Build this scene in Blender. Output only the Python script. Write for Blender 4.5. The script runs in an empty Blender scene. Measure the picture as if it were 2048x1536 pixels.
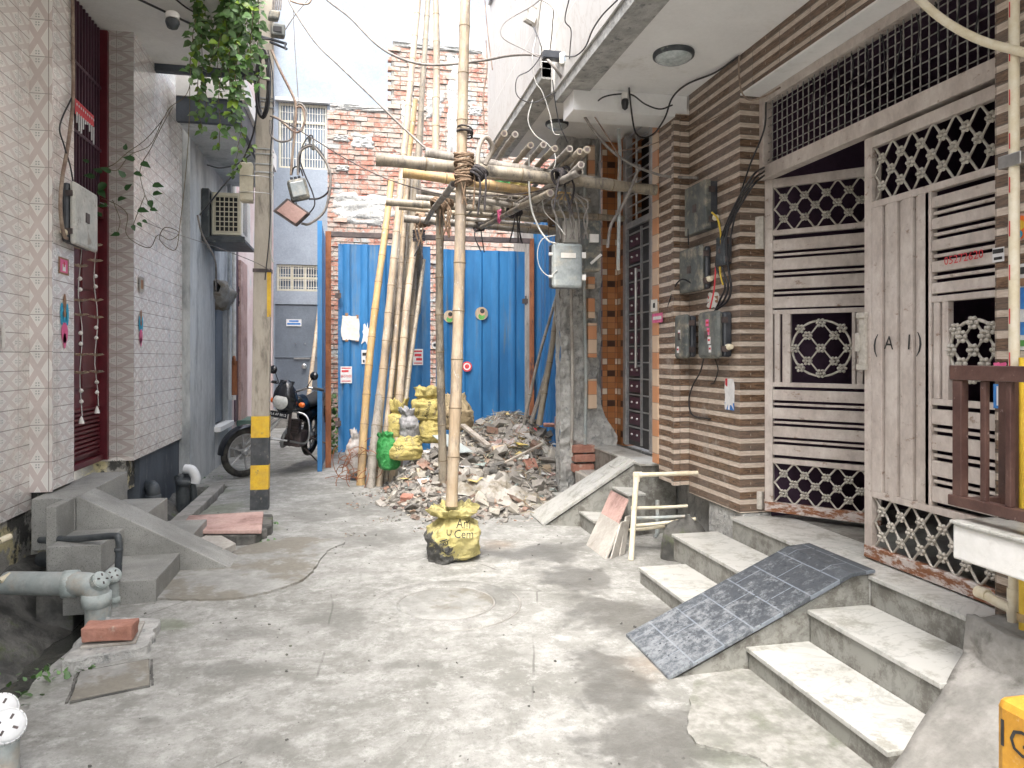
import bpy, bmesh, math, random
from mathutils import Vector, Matrix, noise
from mathutils.bvhtree import BVHTree
R = math.radians
rnd = random.Random(7)
sc = bpy.context.scene
# ---------------------------------------------------------------- camera, world, sun, exposure
F, H, HY, T = 1450.0, 1.5, 715.0, 0.215          # focal length in photo pixels, eye height, horizon row, street yaw
K = math.sqrt(1 + T * T)
cam = bpy.data.objects.new('camera', bpy.data.cameras.new('camera')); sc.collection.objects.link(cam)
cam.location = (0, 0, H); cam.rotation_euler = (R(90), 0, -math.atan(T))
cam.data.sensor_width = 36; cam.data.lens = F / 2048 * 36; cam.data.shift_y = -(768 - HY) / 2048
cam.data.clip_start = .05; cam.data.clip_end = 3000
sc.camera = cam
SUN_EL, SUN_AZ = 62, 200
w = bpy.data.worlds.new('World'); sc.world = w; w.use_nodes = True
wn = w.node_tree; bg = wn.nodes['Background']
sky = wn.nodes.new('ShaderNodeTexSky'); sky.sky_type = 'NISHITA'; sky.sun_disc = False
sky.sun_elevation = R(SUN_EL); sky.sun_rotation = R(SUN_AZ); sky.dust_density = 6; sky.air_density = 1.2
hs = wn.nodes.new('ShaderNodeHueSaturation'); hs.inputs['Saturation'].default_value = .5
wn.links.new(sky.outputs[0], hs.inputs['Color']); wn.links.new(hs.outputs[0], bg.inputs[0])
bg.inputs[1].default_value = .15
sl = bpy.data.lights.new('sun', 'SUN'); sl.energy = .5; sl.angle = R(25); sl.color = (1, .97, .92)
so = bpy.data.objects.new('sun', sl); sc.collection.objects.link(so); so.location = (0, 0, 20)
_sd = Vector((math.sin(R(SUN_AZ)) * math.cos(R(SUN_EL)), math.cos(R(SUN_AZ)) * math.cos(R(SUN_EL)), math.sin(R(SUN_EL))))
so.rotation_euler = _sd.to_track_quat('Z', 'Y').to_euler()
sc.view_settings.view_transform = 'Standard'; sc.view_settings.look = 'None'; sc.view_settings.gamma = 1
sc.view_settings.exposure = 2.38

# ---------------------------------------------------------------- where a photo point lies in the street (x across, y along, z up)
def ray(px, py):
    k = (px - 1024) / F
    return Vector(((k + T) / K, (1 - T * k) / K, (HY - py) / F))
def P(px, py, Y): return Vector((0, 0, H)) + ray(px, py) * Y
def G(px, py, z=0.0): return P(px, py, F * (H - z) / (py - HY))
def yx(px, x): r = ray(px, 0); return x / r.x * r.y
def xy(px, y): r = ray(px, 0); return y / r.y * r.x
def PX(px, py, x): r = ray(px, py); return P(px, py, x / r.x)
def PY(px, py, y): r = ray(px, py); return P(px, py, y / r.y)
# ---------------------------------------------------------------- mesh builder
class MB:
    def __init__(s): s.v = []; s.f = []; s.c = []; s.sm = []; s.col = None; s.smooth = False
    def add(s, vs, fs, smooth=None):
        b = len(s.v); s.v += [Vector(q) for q in vs]
        for f in fs: s.f.append([b + i for i in f]); s.c.append(s.col); s.sm.append(s.smooth if smooth is None else smooth)
        return s
    def box(s, x0, x1, y0, y1, z0, z1):
        x0, x1 = sorted((x0, x1)); y0, y1 = sorted((y0, y1)); z0, z1 = sorted((z0, z1))
        return s.add([(x, y, z) for z in (z0, z1) for x, y in ((x0, y0), (x1, y0), (x1, y1), (x0, y1))],
                     [(3, 2, 1, 0), (4, 5, 6, 7), (0, 1, 5, 4), (1, 2, 6, 5), (2, 3, 7, 6), (3, 0, 4, 7)])
    def obb(s, o, a, b, c):           # corner o, edges a b c (right handed)
        o, a, b, c = Vector(o), Vector(a), Vector(b), Vector(c)
        q = [o, o + a, o + a + b, o + b]
        return s.add(q + [p + c for p in q], [(3, 2, 1, 0), (4, 5, 6, 7), (0, 1, 5, 4), (1, 2, 6, 5), (2, 3, 7, 6), (3, 0, 4, 7)])
    def cob(s, o, a, b, c): a, b, c = Vector(a), Vector(b), Vector(c); return s.obb(Vector(o) - a / 2 - b / 2 - c / 2, a, b, c)
    def prism(s, pts, ext):
        n = len(pts); pts = [Vector(p) for p in pts]; e = Vector(ext)
        return s.add(pts + [p + e for p in pts], [tuple(range(n))[::-1], tuple(range(n, 2 * n))] + [(i, (i + 1) % n, n + (i + 1) % n, n + i) for i in range(n)])
    def tube(s, pts, r, seg=8, caps=True, hollow=0):
        pts = [Vector(p) for p in pts]; n = len(pts)
        if not hasattr(r, '__len__'): r = [r] * n
        vs = []; up = None
        for i, p in enumerate(pts):
            t = (pts[min(i + 1, n - 1)] - pts[max(i - 1, 0)])
            t = t.normalized() if t.length > 1e-9 else Vector((0, 0, 1))
            if up is None: up = t.orthogonal().normalized()
            up = (up - t * up.dot(t)); up = up.normalized() if up.length > 1e-6 else t.orthogonal().normalized()
            q = t.cross(up)
            for k in range(seg):
                a = 2 * math.pi * k / seg; vs.append(p + (up * math.cos(a) + q * math.sin(a)) * r[i])
        fs = [(i * seg + k, i * seg + (k + 1) % seg, (i + 1) * seg + (k + 1) % seg, (i + 1) * seg + k) for i in range(n - 1) for k in range(seg)]
        s.add(vs, fs, True)
        if caps: s.add(vs[:seg], [tuple(range(seg))[::-1]], False); s.add(vs[-seg:], [tuple(range(seg))], False)
        return s
    def rod(s, a, b, r, seg=8): return s.tube([a, b], r, seg)
    def ring(s, c, ax, R_, r, n=20, seg=6, a0=0, a1=360):
        c = Vector(c); ax = Vector(ax).normalized(); u = ax.orthogonal().normalized(); q = ax.cross(u)
        return s.tube([c + (u * math.cos(R(a0 + (a1 - a0) * i / n)) + q * math.sin(R(a0 + (a1 - a0) * i / n))) * R_ for i in range(n + 1)], r, seg, a1 - a0 < 360)
    def lathe(s, o, ax, prof, seg=20):   # prof: (radius, height)
        o = Vector(o); ax = Vector(ax).normalized(); u = ax.orthogonal().normalized(); q = ax.cross(u); vs = []
        for r, h in prof:
            for k in range(seg):
                a = 2 * math.pi * k / seg; vs.append(o + ax * h + (u * math.cos(a) + q * math.sin(a)) * r)
        n = len(prof)
        fs = [(i * seg + k, i * seg + (k + 1) % seg, (i + 1) * seg + (k + 1) % seg, (i + 1) * seg + k) for i in range(n - 1) for k in range(seg)]
        s.add(vs, fs, True); s.add(vs[:seg], [tuple(range(seg))[::-1]], False); s.add(vs[-seg:], [tuple(range(seg))], False)
        return s
    def grid(s, fn, nu, nv, smooth=True, closed=False):
        vs = [fn(i / nu, j / nv) for j in range(nv + 1) for i in range(nu + (0 if closed else 1))]
        m = nu if closed else nu + 1
        fs = [(j * m + i, j * m + (i + 1) % m, (j + 1) * m + (i + 1) % m, (j + 1) * m + i) for j in range(nv) for i in range(nu)]
        return s.add(vs, fs, smooth)
    def chunk(s, c, a, b, d, seed=0):
        r = random.Random(seed); M = Matrix.Rotation(r.uniform(0, 6.3), 3, 'Z') @ Matrix.Rotation(r.uniform(-.9, .9), 3, 'X') @ Matrix.Rotation(r.uniform(-.6, .6), 3, 'Y')
        vs = [Vector(c) + M @ Vector((x * a * r.uniform(.6, 1), y * b * r.uniform(.6, 1), z * d * r.uniform(.7, 1))) * .5 for z in (-1, 1) for x, y in ((-1, -1), (1, -1), (1, 1), (-1, 1))]
        return s.add(vs, [(3, 2, 1, 0), (4, 5, 6, 7), (0, 1, 5, 4), (1, 2, 6, 5), (2, 3, 7, 6), (3, 0, 4, 7)], False)
    def build(s, name, mat, parent=None, bevel=0, label=None):
        rt = parent
        while rt is not None and '_o' not in rt and rt.parent: rt = rt.parent
        loc = Vector(rt.get('_o', (0, 0, 0))) if rt else (s.v[0] * 0)
        me = bpy.data.meshes.new(name); me.from_pydata([v - loc for v in s.v], [], s.f)
        if any(c is not None for c in s.c):
            at = me.color_attributes.new('Col', 'FLOAT_COLOR', 'CORNER'); i = 0; buf = []
            for f, c in zip(s.f, s.c): buf += (list(c or (1, 1, 1)) + [1]) * len(f)
            at.data.foreach_set('color', buf)
        me.polygons.foreach_set('use_smooth', s.sm); me.update()
        ms = mat if isinstance(mat, (list, tuple)) else [mat]
        for m_ in ms: me.materials.append(m_)
        ob = bpy.data.objects.new(name, me); sc.collection.objects.link(ob)
        if parent: ob.parent = parent
        if label: ob['label'] = label
        if bevel:
            b = ob.modifiers.new('b', 'BEVEL'); b.width = bevel; b.segments = 2; b.limit_method = 'ANGLE'; b.angle_limit = R(50); b.harden_normals = False
        return ob
def recenter(ob):       # put a single-mesh thing's origin at the middle of its base
    me = ob.data; xs = [v.co.x for v in me.vertices]; ys = [v.co.y for v in me.vertices]; zs = [v.co.z for v in me.vertices]
    c = Vector(((min(xs) + max(xs)) / 2, (min(ys) + max(ys)) / 2, min(zs)))
    me.transform(Matrix.Translation(-c)); ob.location = c
def tag(o, label, cat, group=None):
    o['label'] = label; o['category'] = cat
    if group: o['group'] = group
    return o
def thing(name, label, cat, loc, group=None):
    o = bpy.data.objects.new(name, None); sc.collection.objects.link(o); o.location = loc; o.empty_display_size = .1
    o['_o'] = list(Vector(loc)); return tag(o, label, cat, group)
def solo(name, mb, mat, label, cat, group=None, bevel=0):
    o = mb.build(name, mat, None, bevel); recenter(o); return tag(o, label, cat, group)
def struct(name, mb, mat, kind='structure', label=None, cat=None):
    o = mb.build(name, mat); o['kind'] = kind; o['label'] = label or name.replace('_', ' '); o['category'] = cat or name.replace('_', ' '); return o
def clone(root, loc, label, rot=0, group=None):
    c = root.copy(); sc.collection.objects.link(c); c.location = loc; c.rotation_euler = (0, 0, rot); c['label'] = label
    if group: c['group'] = group
    for ch in list(root.children):
        d = ch.copy(); sc.collection.objects.link(d); d.parent = c
        for g in list(ch.children): e = g.copy(); sc.collection.objects.link(e); e.parent = d
    return c
def cr(pts, n=6):       # smooth line through points
    pts = [Vector(p) for p in pts]; q = [pts[0] * 2 - pts[1]] + pts + [pts[-1] * 2 - pts[-2]]; out = []
    for i in range(1, len(q) - 2):
        for k in range(n):
            t = k / n; a, b, c, d = q[i - 1:i + 3]
            out.append(.5 * ((2 * b) + (c - a) * t + (2 * a - 5 * b + 4 * c - d) * t * t + (3 * b - a - 3 * c + d) * t ** 3))
    out.append(pts[-1]); return out
AX = {'S': (Vector((1, 0, 0)), Vector((0, -1, 0))), 'E': (Vector((0, 1, 0)), Vector((1, 0, 0))), 'W': (Vector((0, -1, 0)), Vector((-1, 0, 0)))}
UP = Vector((0, 0, 1))
def on(face, c, px, py): return PY(px, py, c) if face == 'S' else PX(px, py, c)
def text_geo(body, size):
    cu = bpy.data.curves.new('t', 'FONT'); cu.body = body; cu.size = size; cu.align_x = 'CENTER'; cu.align_y = 'CENTER'; cu.resolution_u = 2
    ob = bpy.data.objects.new('t', cu); sc.collection.objects.link(ob)
    ev = ob.evaluated_get(bpy.context.evaluated_depsgraph_get()); me = ev.to_mesh()
    vs = [v.co.copy() for v in me.vertices]; fs = [tuple(p.vertices) for p in me.polygons]
    ev.to_mesh_clear(); bpy.data.objects.remove(ob); bpy.data.curves.remove(cu)
    return vs, fs
def put_text(mb, body, size, c, right, up, nrm, off=.003, rot=0, sx=1):
    vs, fs = text_geo(body, size); c, right, up, nrm = Vector(c), Vector(right).normalized(), Vector(up).normalized(), Vector(nrm).normalized()
    ca, sa = math.cos(R(rot)), math.sin(R(rot))
    mb.add([c + right * (v.x * sx * ca - v.y * sa) + up * (v.x * sx * sa + v.y * ca) + nrm * off for v in vs], fs, False)
def bar2(mb, c, right, up, nrm, x, y, w_, h_, off=.002):
    right, up, nrm = Vector(right), Vector(up), Vector(nrm); c = Vector(c) + right * x + up * y + nrm * off; mb.add([c - right * w_ / 2 - up * h_ / 2, c + right * w_ / 2 - up * h_ / 2, c + right * w_ / 2 + up * h_ / 2, c - right * w_ / 2 + up * h_ / 2], [(0, 1, 2, 3)], False)
# ---------------------------------------------------------------- materials
class NT:
    def __init__(s, name):
        s.m = bpy.data.materials.new(name); s.m.use_nodes = True; s.t = s.m.node_tree; s.b = s.t.nodes['Principled BSDF']
        s.g = s.t.nodes.new('ShaderNodeNewGeometry'); s.pos = s.g.outputs['Position']
    def set(s, i, v):
        if isinstance(v, bpy.types.NodeSocket): s.t.links.new(v, i)
        elif isinstance(v, (tuple, list)) and len(v) == 3 and i.type == 'RGBA': i.default_value = (*v, 1)
        else: i.default_value = v
    def math(s, op, a, b=0, c=0, clamp=False):
        n = s.t.nodes.new('ShaderNodeMath'); n.operation = op; n.use_clamp = clamp
        s.set(n.inputs[0], a); s.set(n.inputs[1], b); s.set(n.inputs[2], c); return n.outputs[0]
    def noise(s, scale, detail=5, rough=.6, vec=None, st=(1, 1, 1), dist=0, off=(0, 0, 0)):
        n = s.t.nodes.new('ShaderNodeTexNoise'); n.inputs['Scale'].default_value = scale; n.inputs['Detail'].default_value = detail; n.inputs['Roughness'].default_value = rough; n.inputs['Distortion'].default_value = dist
        m = s.t.nodes.new('ShaderNodeMapping'); m.inputs['Scale'].default_value = st; m.inputs['Location'].default_value = off
        s.t.links.new(vec or s.pos, m.inputs[0]); s.t.links.new(m.outputs[0], n.inputs['Vector']); return n.outputs['Fac']
    def step(s, v, lo, hi):
        n = s.t.nodes.new('ShaderNodeMapRange'); n.interpolation_type = 'SMOOTHSTEP'; s.set(n.inputs[0], v); s.set(n.inputs[1], lo); s.set(n.inputs[2], hi); return n.outputs[0]
    def mix(s, f, a, b, mode='MIX'):
        n = s.t.nodes.new('ShaderNodeMix'); n.data_type = 'RGBA'; n.blend_type = mode; s.set(n.inputs[0], f); s.set(n.inputs[6], a); s.set(n.inputs[7], b); return n.outputs[2]
    def sep(s, v=None):
        n = s.t.nodes.new('ShaderNodeSeparateXYZ'); s.t.links.new(v or s.pos, n.inputs[0]); return n.outputs
    def comb(s, x, y, z=0):
        n = s.t.nodes.new('ShaderNodeCombineXYZ')
        for i, q in enumerate((x, y, z)): s.set(n.inputs[i], q)
        return n.outputs[0]
    def bump(s, h, strength=.3, dist=.01, prev=None):
        n = s.t.nodes.new('ShaderNodeBump'); n.inputs['Strength'].default_value = strength; n.inputs['Distance'].default_value = dist; s.t.links.new(h, n.inputs['Height'])
        if prev is not None: s.t.links.new(prev, n.inputs['Normal'])
        return n.outputs[0]
    def uv(s):        # wall coordinates: along the face, up
        x, y, z = s.sep(); n = s.sep(s.g.outputs['True Normal'])
        f = s.math('GREATER_THAN', s.math('ABSOLUTE', n[0]), .5)
        u = s.math('ADD', s.math('MULTIPLY', y, f), s.math('MULTIPLY', x, s.math('SUBTRACT', 1, f)))
        return u, z
    def out(s, col=None, rough=.7, metal=0, normal=None, **kw):
        if col is not None: s.set(s.b.inputs['Base Color'], col)
        s.set(s.b.inputs['Roughness'], rough); s.set(s.b.inputs['Metallic'], metal)
        if normal is not None: s.t.links.new(normal, s.b.inputs['Normal'])
        for k, v in kw.items(): s.set(s.b.inputs[k.replace('_', ' ')], v)
        return s.m
def surf(name, c1, c2, scale=5, rough=.8, metal=0, bump=.25, bscale=60, bdist=.006, st=(1, 1, 1), stain=None, sscale=3, slo=.55, shi=.7, lo=.35, hi=.65, sst=None, **kw):
    n = NT(name); f = n.step(n.noise(scale, st=st), lo, hi); c = n.mix(f, c1, c2)
    if stain is not None: c = n.mix(n.step(n.noise(sscale, 6, .7, st=sst or st, off=(3, 7, 1)), slo, shi), c, stain)
    c = n.mix(.5, c, n.mix(n.noise(bscale * .6, 4, .7, st=st), (.2, .2, .2), (.8, .8, .8)), 'OVERLAY')
    c = n.mix(.35, c, n.mix(n.noise(scale * 3.1, 8, .78, st=st, off=(8, 3, 2)), (.15, .15, .15), (.85, .85, .85)), 'OVERLAY')
    h = n.noise(bscale, 5, .65, st=st)
    return n.out(c, rough, metal, n.bump(h, bump, bdist), **kw)
MT = {}
MT['plaster_cream'] = surf('plaster_cream', (.7, .69, .66), (.78, .77, .74), 2, .85, stain=(.5, .5, .48), sscale=2, slo=.6, shi=.8)
MT['plaster_white'] = surf('plaster_white', (.8, .8, .79), (.86, .86, .85), 1.5, .8, stain=(.66, .65, .61), sscale=2.5, slo=.58, shi=.75, bump=.15)
MT['plaster_grey'] = surf('plaster_grey', (.42, .44, .45), (.58, .6, .6), 1.6, .8, stain=(.28, .3, .31), sscale=2.2, slo=.5, shi=.68, st=(1, 1, .35))
MT['plaster_blue'] = surf('plaster_blue', (.224, .263, .308), (.280, .319, .370), .7, .85, stain=(.215, .25, .29), sscale=.9, slo=.52, shi=.75)
MT['plaster_pink'] = surf('plaster_pink', (.6, .44, .42), (.7, .58, .55), 1.2, .85, stain=(.5, .5, .5), sscale=1.4)
MT['plinth_dark'] = surf('plinth_dark', (.045, .055, .07), (.08, .095, .115), 3, .6, stain=(.2, .22, .23), sscale=8, slo=.6, shi=.75, st=(1, 1, .3))
MT['peel'] = surf('peel', (.56, .5, .3), (.34, .33, .3), 6, .9, bump=.7, stain=(.07, .07, .065), sscale=5, slo=.47, shi=.56, lo=.45, hi=.55, bdist=.012)
MT['concrete'] = surf('concrete', (.2, .195, .18), (.31, .3, .28), 4, .85, stain=(.12, .115, .1), sscale=5, slo=.55, shi=.72, bump=.5)
MT['concrete_dark'] = surf('concrete_dark', (.060, .060, .056), (.152, .148, .136), 7, .8, bump=.8, bscale=30, bdist=.015, stain=(.09, .11, .05), sscale=4)
MT['concrete_rough'] = surf('concrete_rough', (.36, .36, .345), (.5, .5, .48), 9, .95, bump=1, bscale=22, bdist=.03, stain=(.22, .23, .23), sscale=14, slo=.54, shi=.68)
MT['terrazzo'] = surf('terrazzo', (.22, .22, .205), (.32, .32, .3), 3, .6, bump=.2, bscale=220, stain=(.1, .1, .095), sscale=130, slo=.56, shi=.64)
MT['pole'] = surf('pole', (.46, .42, .355), (.36, .325, .27), 3, .9, bump=.5, bscale=40, stain=(.2, .18, .15), sscale=5, st=(1, 1, .25))
MT['yellow_paint'] = surf('yellow_paint', (.72, .46, .03), (.6, .38, .05), 6, .6, stain=(.25, .2, .1), sscale=14, slo=.6, shi=.7)
MT['yellow_block'] = surf('yellow_block', (.6, .3, .03), (.5, .25, .03), 6, .55, stain=(.6, .4, .2), sscale=20, slo=.6, shi=.7)
MT['black_paint'] = surf('black_paint', (.04, .045, .05), (.08, .085, .09), 6, .6, stain=(.22, .2, .17), sscale=14, slo=.6, shi=.7)
MT['maroon'] = surf('maroon', (.085, .009, .015), (.12, .015, .022), 4, .35, bump=.08)
MT['maroon_dark'] = surf('maroon_dark', (.055, .02, .035), (.08, .03, .05), 4, .5, bump=.1)
MT['gate_paint'] = surf('gate_paint', (.46, .4, .36), (.57, .51, .465), 7, .45, bump=.3, bscale=50, bdist=.002, st=(1, 1, .6), stain=(.25, .17, .125), sscale=13, slo=.58, shi=.72, sst=(1, 1, 1.6))
MT['gate_rust'] = surf('gate_rust', (.48, .42, .39), (.55, .5, .47), 5, .6, stain=(.22, .085, .035), sscale=9, slo=.44, shi=.56, sst=(1, 1, 3), bump=.4)
MT['gate_cast'] = surf('gate_cast', (.4, .37, .32), (.52, .49, .44), 30, .5, bump=.3)
MT['grille_grey'] = surf('grille_grey', (.2, .2, .19), (.3, .28, .26), 25, .5, bump=.2)
MT['rail_brown'] = surf('rail_brown', (.06, .03, .026), (.1, .055, .045), 8, .35, stain=(.3, .24, .22), sscale=22, slo=.62, shi=.72, bump=.2)
MT['rust'] = surf('rust', (.2, .07, .03), (.32, .12, .05), 6, .8, stain=(.1, .05, .04), sscale=9, bump=.4, st=(1, 1, .4))
MT['iron_dark'] = surf('iron_dark', (.05, .04, .04), (.1, .075, .07), 9, .6)
MT['steel'] = surf('steel', (.5, .5, .5), (.6, .6, .6), 6, .3, 1, bump=.05)
MT['blue_sheet'] = surf('blue_sheet', (.025, .14, .33), (.04, .19, .42), 2.5, .45, st=(1, 1, .3), bump=.45, bscale=5, bdist=.03, stain=(.13, .2, .27), sscale=3.5, slo=.5, shi=.72, sst=(2.5, 2.5, .2))
MT['blue_deep'] = surf('blue_deep', (.018, .115, .28), (.03, .165, .37), 2.5, .45, st=(1, 1, .3), bump=.45, bscale=5, bdist=.03, stain=(.1, .14, .18), sscale=4, slo=.55, shi=.75, sst=(2.5, 2.5, .2))
MT['grey_door'] = surf('grey_door', (.12, .145, .18), (.155, .185, .22), 2, .5, stain=(.45, .45, .43), sscale=9, slo=.68, shi=.72, sst=(1, 1, .25))
MT['dark'] = surf('dark', (.012, .012, .014), (.02, .02, .022), 3, .7, bump=.05)
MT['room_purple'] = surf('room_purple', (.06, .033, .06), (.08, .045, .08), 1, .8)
MT['black'] = surf('black', (.012, .012, .014), (.03, .03, .033), 9, .4, bump=.1)
MT['cable_grey'] = surf('cable_grey', (.17, .155, .145), (.27, .25, .23), 9, .6)
MT['cable_white'] = surf('cable_white', (.55, .55, .52), (.42, .42, .4), 9, .5)
MT['cable_brown'] = surf('cable_brown', (.2, .13, .1), (.33, .26, .2), 9, .6)
MT['cable_yellow'] = surf('cable_yellow', (.6, .42, .03), (.5, .35, .05), 9, .5)
MT['plastic_box'] = surf('plastic_box', (.07, .08, .08), (.14, .15, .14), 5, .5, bump=.2, stain=(.3, .27, .21), sscale=9, slo=.46, shi=.7)
MT['plastic_dark'] = surf('plastic_dark', (.03, .035, .045), (.06, .065, .075), 5, .35, bump=.1)
MT['plastic_pale'] = surf('plastic_pale', (.42, .43, .4), (.55, .54, .5), 6, .5, stain=(.28, .26, .22), sscale=9)
MT['clear_plastic'] = surf('clear_plastic', (.22, .25, .26), (.34, .37, .37), 4, .25, bump=.08, stain=(.42, .4, .34), sscale=5, slo=.5, shi=.75)
MT['beige_box'] = surf('beige_box', (.55, .5, .38), (.6, .56, .44), 6, .5)
MT['pvc_cream'] = surf('pvc_cream', (.68, .6, .43), (.74, .68, .54), 8, .4, bump=.06, stain=(.4, .33, .22), sscale=10, slo=.6, shi=.75)
MT['pvc_grey'] = surf('pvc_grey', (.3, .34, .34), (.38, .41, .4), 6, .45, bump=.08, stain=(.42, .38, .32), sscale=5, slo=.48, shi=.7)
MT['pvc_teal'] = surf('pvc_teal', (.33, .38, .37), (.42, .46, .45), 8, .5, stain=(.5, .5, .46), sscale=15)
MT['pvc_white'] = surf('pvc_white', (.68, .7, .71), (.76, .77, .77), 8, .4, bump=.05, stain=(.4, .4, .38), sscale=12, slo=.62, shi=.72)
MT['pvc_yellow'] = surf('pvc_yellow', (.75, .5, .04), (.68, .45, .05), 6, .4, bump=.05, stain=(.25, .18, .08), sscale=14, slo=.6, shi=.7)
MT['pvc_dark'] = surf('pvc_dark', (.035, .042, .05), (.075, .085, .09), 7, .5, stain=(.2, .22, .2), sscale=12, slo=.6, shi=.7)
MT['white_paint'] = surf('white_paint', (.66, .66, .64), (.76, .76, .74), 5, .6, bump=.6, bscale=30, stain=(.4, .38, .35), sscale=9, slo=.62, shi=.7)
MT['white_metal'] = surf('white_metal', (.58, .57, .52), (.66, .65, .6), 5, .5, bump=.05)
MT['cream_metal'] = surf('cream_metal', (.62, .58, .44), (.68, .64, .5), 5, .5, bump=.05)
MT['glass_window'] = surf('glass_window', (.1, .13, .17), (.2, .25, .31), 2, .12, bump=.02)
MT['glass_lamp'] = surf('glass_lamp', (.4, .45, .45), (.55, .6, .6), 30, .15, bump=.5, bscale=40, bdist=.004)
MT['lens'] = surf('lens', (.5, .52, .5), (.7, .7, .68), 20, .08, bump=.2)
MT['paper'] = surf('paper', (.62, .6, .55), (.74, .72, .68), 8, .9, bump=.4, bscale=20, stain=(.5, .42, .33), sscale=9, slo=.62, shi=.75)
MT['sticker_white'] = surf('sticker_white', (.7, .7, .7), (.62, .62, .62), 12, .6)
MT['ink_red'] = surf('ink_red', (.55, .035, .05), (.6, .06, .07), 9, .7)
MT['ink_blue'] = surf('ink_blue', (.03, .16, .5), (.05, .22, .55), 9, .7)
MT['ink_black'] = surf('ink_black', (.02, .02, .02), (.04, .04, .04), 9, .7)
MT['ink_pink'] = surf('ink_pink', (.65, .1, .25), (.7, .18, .32), 9, .7)
MT['ink_cyan'] = surf('ink_cyan', (.02, .3, .5), (.04, .38, .55), 9, .7)
MT['ink_brown'] = surf('ink_brown', (.25, .12, .07), (.3, .18, .1), 19, .7)
MT['ink_green'] = surf('ink_green', (.08, .28, .06), (.1, .33, .08), 9, .7)
MT['ink_skin'] = surf('ink_skin', (.42, .25, .16), (.48, .3, .2), 9, .7)
MT['wood_old'] = surf('wood_old', (.3, .26, .22), (.42, .38, .33), 9, .85, bump=.5, st=(1, 1, .15))
MT['rope'] = surf('rope', (.15, .1, .065), (.26, .18, .12), 40, .95, bump=1, bscale=120, bdist=.005)
MT['rope_dark'] = surf('rope_dark', (.03, .03, .035), (.07, .06, .06), 40, .95, bump=1, bscale=120, bdist=.005)
MT['tyre'] = surf('tyre', (.015, .015, .015), (.06, .058, .05), 12, .8)
MT['wheel_grey'] = surf('wheel_grey', (.35, .36, .37), (.45, .45, .45), 8, .4, .6)
MT['bike_black'] = surf('bike_black', (.01, .012, .016), (.02, .022, .028), 6, .18, bump=.02, stain=(.1, .1, .095), sscale=8, slo=.6, shi=.8)
MT['seat'] = surf('seat', (.016, .016, .018), (.03, .03, .03), 20, .6)
MT['orange'] = surf('orange', (.8, .16, .02), (.7, .12, .02), 6, .3, bump=.02)
MT['green_bag'] = surf('green_bag', (.015, .2, .035), (.06, .36, .1), 9, .35, bump=1, bscale=14, bdist=.05)
MT['tarp'] = surf('tarp', (.3, .285, .25), (.44, .42, .385), 4, .7, bump=.6, bscale=25, stain=(.2, .17, .12), sscale=5, slo=.45, shi=.65)
MT['sack_white'] = surf('sack_white', (.33, .31, .29), (.46, .44, .42), 12, .7, bump=.6, bscale=60, stain=(.26, .15, .12), sscale=9, slo=.5, shi=.65)
MT['sack_grey'] = surf('sack_grey', (.22, .22, .23), (.34, .34, .35), 9, .8, bump=.6)
MT['slab_pink'] = surf('slab_pink', (.42, .27, .24), (.52, .36, .32), 2.5, .75, stain=(.25, .15, .13), sscale=3, slo=.5, shi=.68, bump=.3)
MT['slab_grey'] = surf('slab_grey', (.33, .31, .28), (.45, .43, .39), 3, .8, stain=(.22, .19, .16), sscale=3, slo=.5, shi=.7)
MT['brick_loose'] = surf('brick_loose', (.3, .14, .1), (.4, .2, .15), 10, .9, bump=.8, bscale=40, stain=(.48, .4, .33), sscale=7, slo=.55, shi=.7)
MT['leafy'] = None
def leaf_mat(name, c1, c2):
    n = NT(name); at = n.t.nodes.new('ShaderNodeAttribute'); at.attribute_name = 'Col'
    c = n.mix(n.noise(14, 3), c1, c2); c = n.mix(1, c, at.outputs['Color'], 'MULTIPLY')
    return n.out(c, .4, 0, None, Transmission_Weight=0, Subsurface_Weight=.0)
MT['leaf'] = leaf_mat('leaf', (.035, .09, .028), (.11, .21, .06)); MT['leaf_dark'] = leaf_mat('leaf_dark', (.015, .05, .015), (.04, .11, .03))
MT['stem'] = surf('stem', (.1, .08, .045), (.16, .13, .07), 12, .8)
MT['weed'] = surf('weed', (.08, .17, .03), (.16, .28, .06), 12, .8)
MT['water'] = surf('water', (.05, .052, .048), (.08, .08, .07), 3, .06, bump=.15, bscale=12, bdist=.01)
def sackmat(name, y1, y2, dirt, lo=.5, hi=.62, low=0):
    n = NT(name); c = n.mix(n.noise(7, 4), y1, y2)
    z = n.sep()[2]
    w1 = n.step(n.math('ADD', n.noise(8, 6, .7, dist=1), n.math('MULTIPLY', n.math('SUBTRACT', n.math('SUBTRACT', .17, z), n.math('MULTIPLY', n.math('ADD', n.sep()[0], -.66), .9)), low)), lo, hi); c = n.mix(w1, c, dirt)
    c = n.mix(.4, c, n.mix(n.noise(120, 2, st=(1, 1, .3)), (.3, .3, .3), (.7, .7, .7)), 'OVERLAY')
    h = n.noise(11, 6, .7, dist=1.5)
    return n.out(c, .8, 0, n.bump(n.noise(150, 2), .3, .002, n.bump(h, 1, .035)))
MT['sack_yellow'] = sackmat('sack_yellow', (.5, .4, .1), (.58, .5, .22), (.26, .22, .12), .52, .68)
MT['sack_mud'] = sackmat('sack_mud', (.5, .43, .13), (.56, .5, .26), (.085, .085, .08), .53, .64, 1.1)
MT['sack_tan'] = sackmat('sack_tan', (.34, .26, .16), (.42, .34, .2), (.24, .18, .11), .5, .7)
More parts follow.
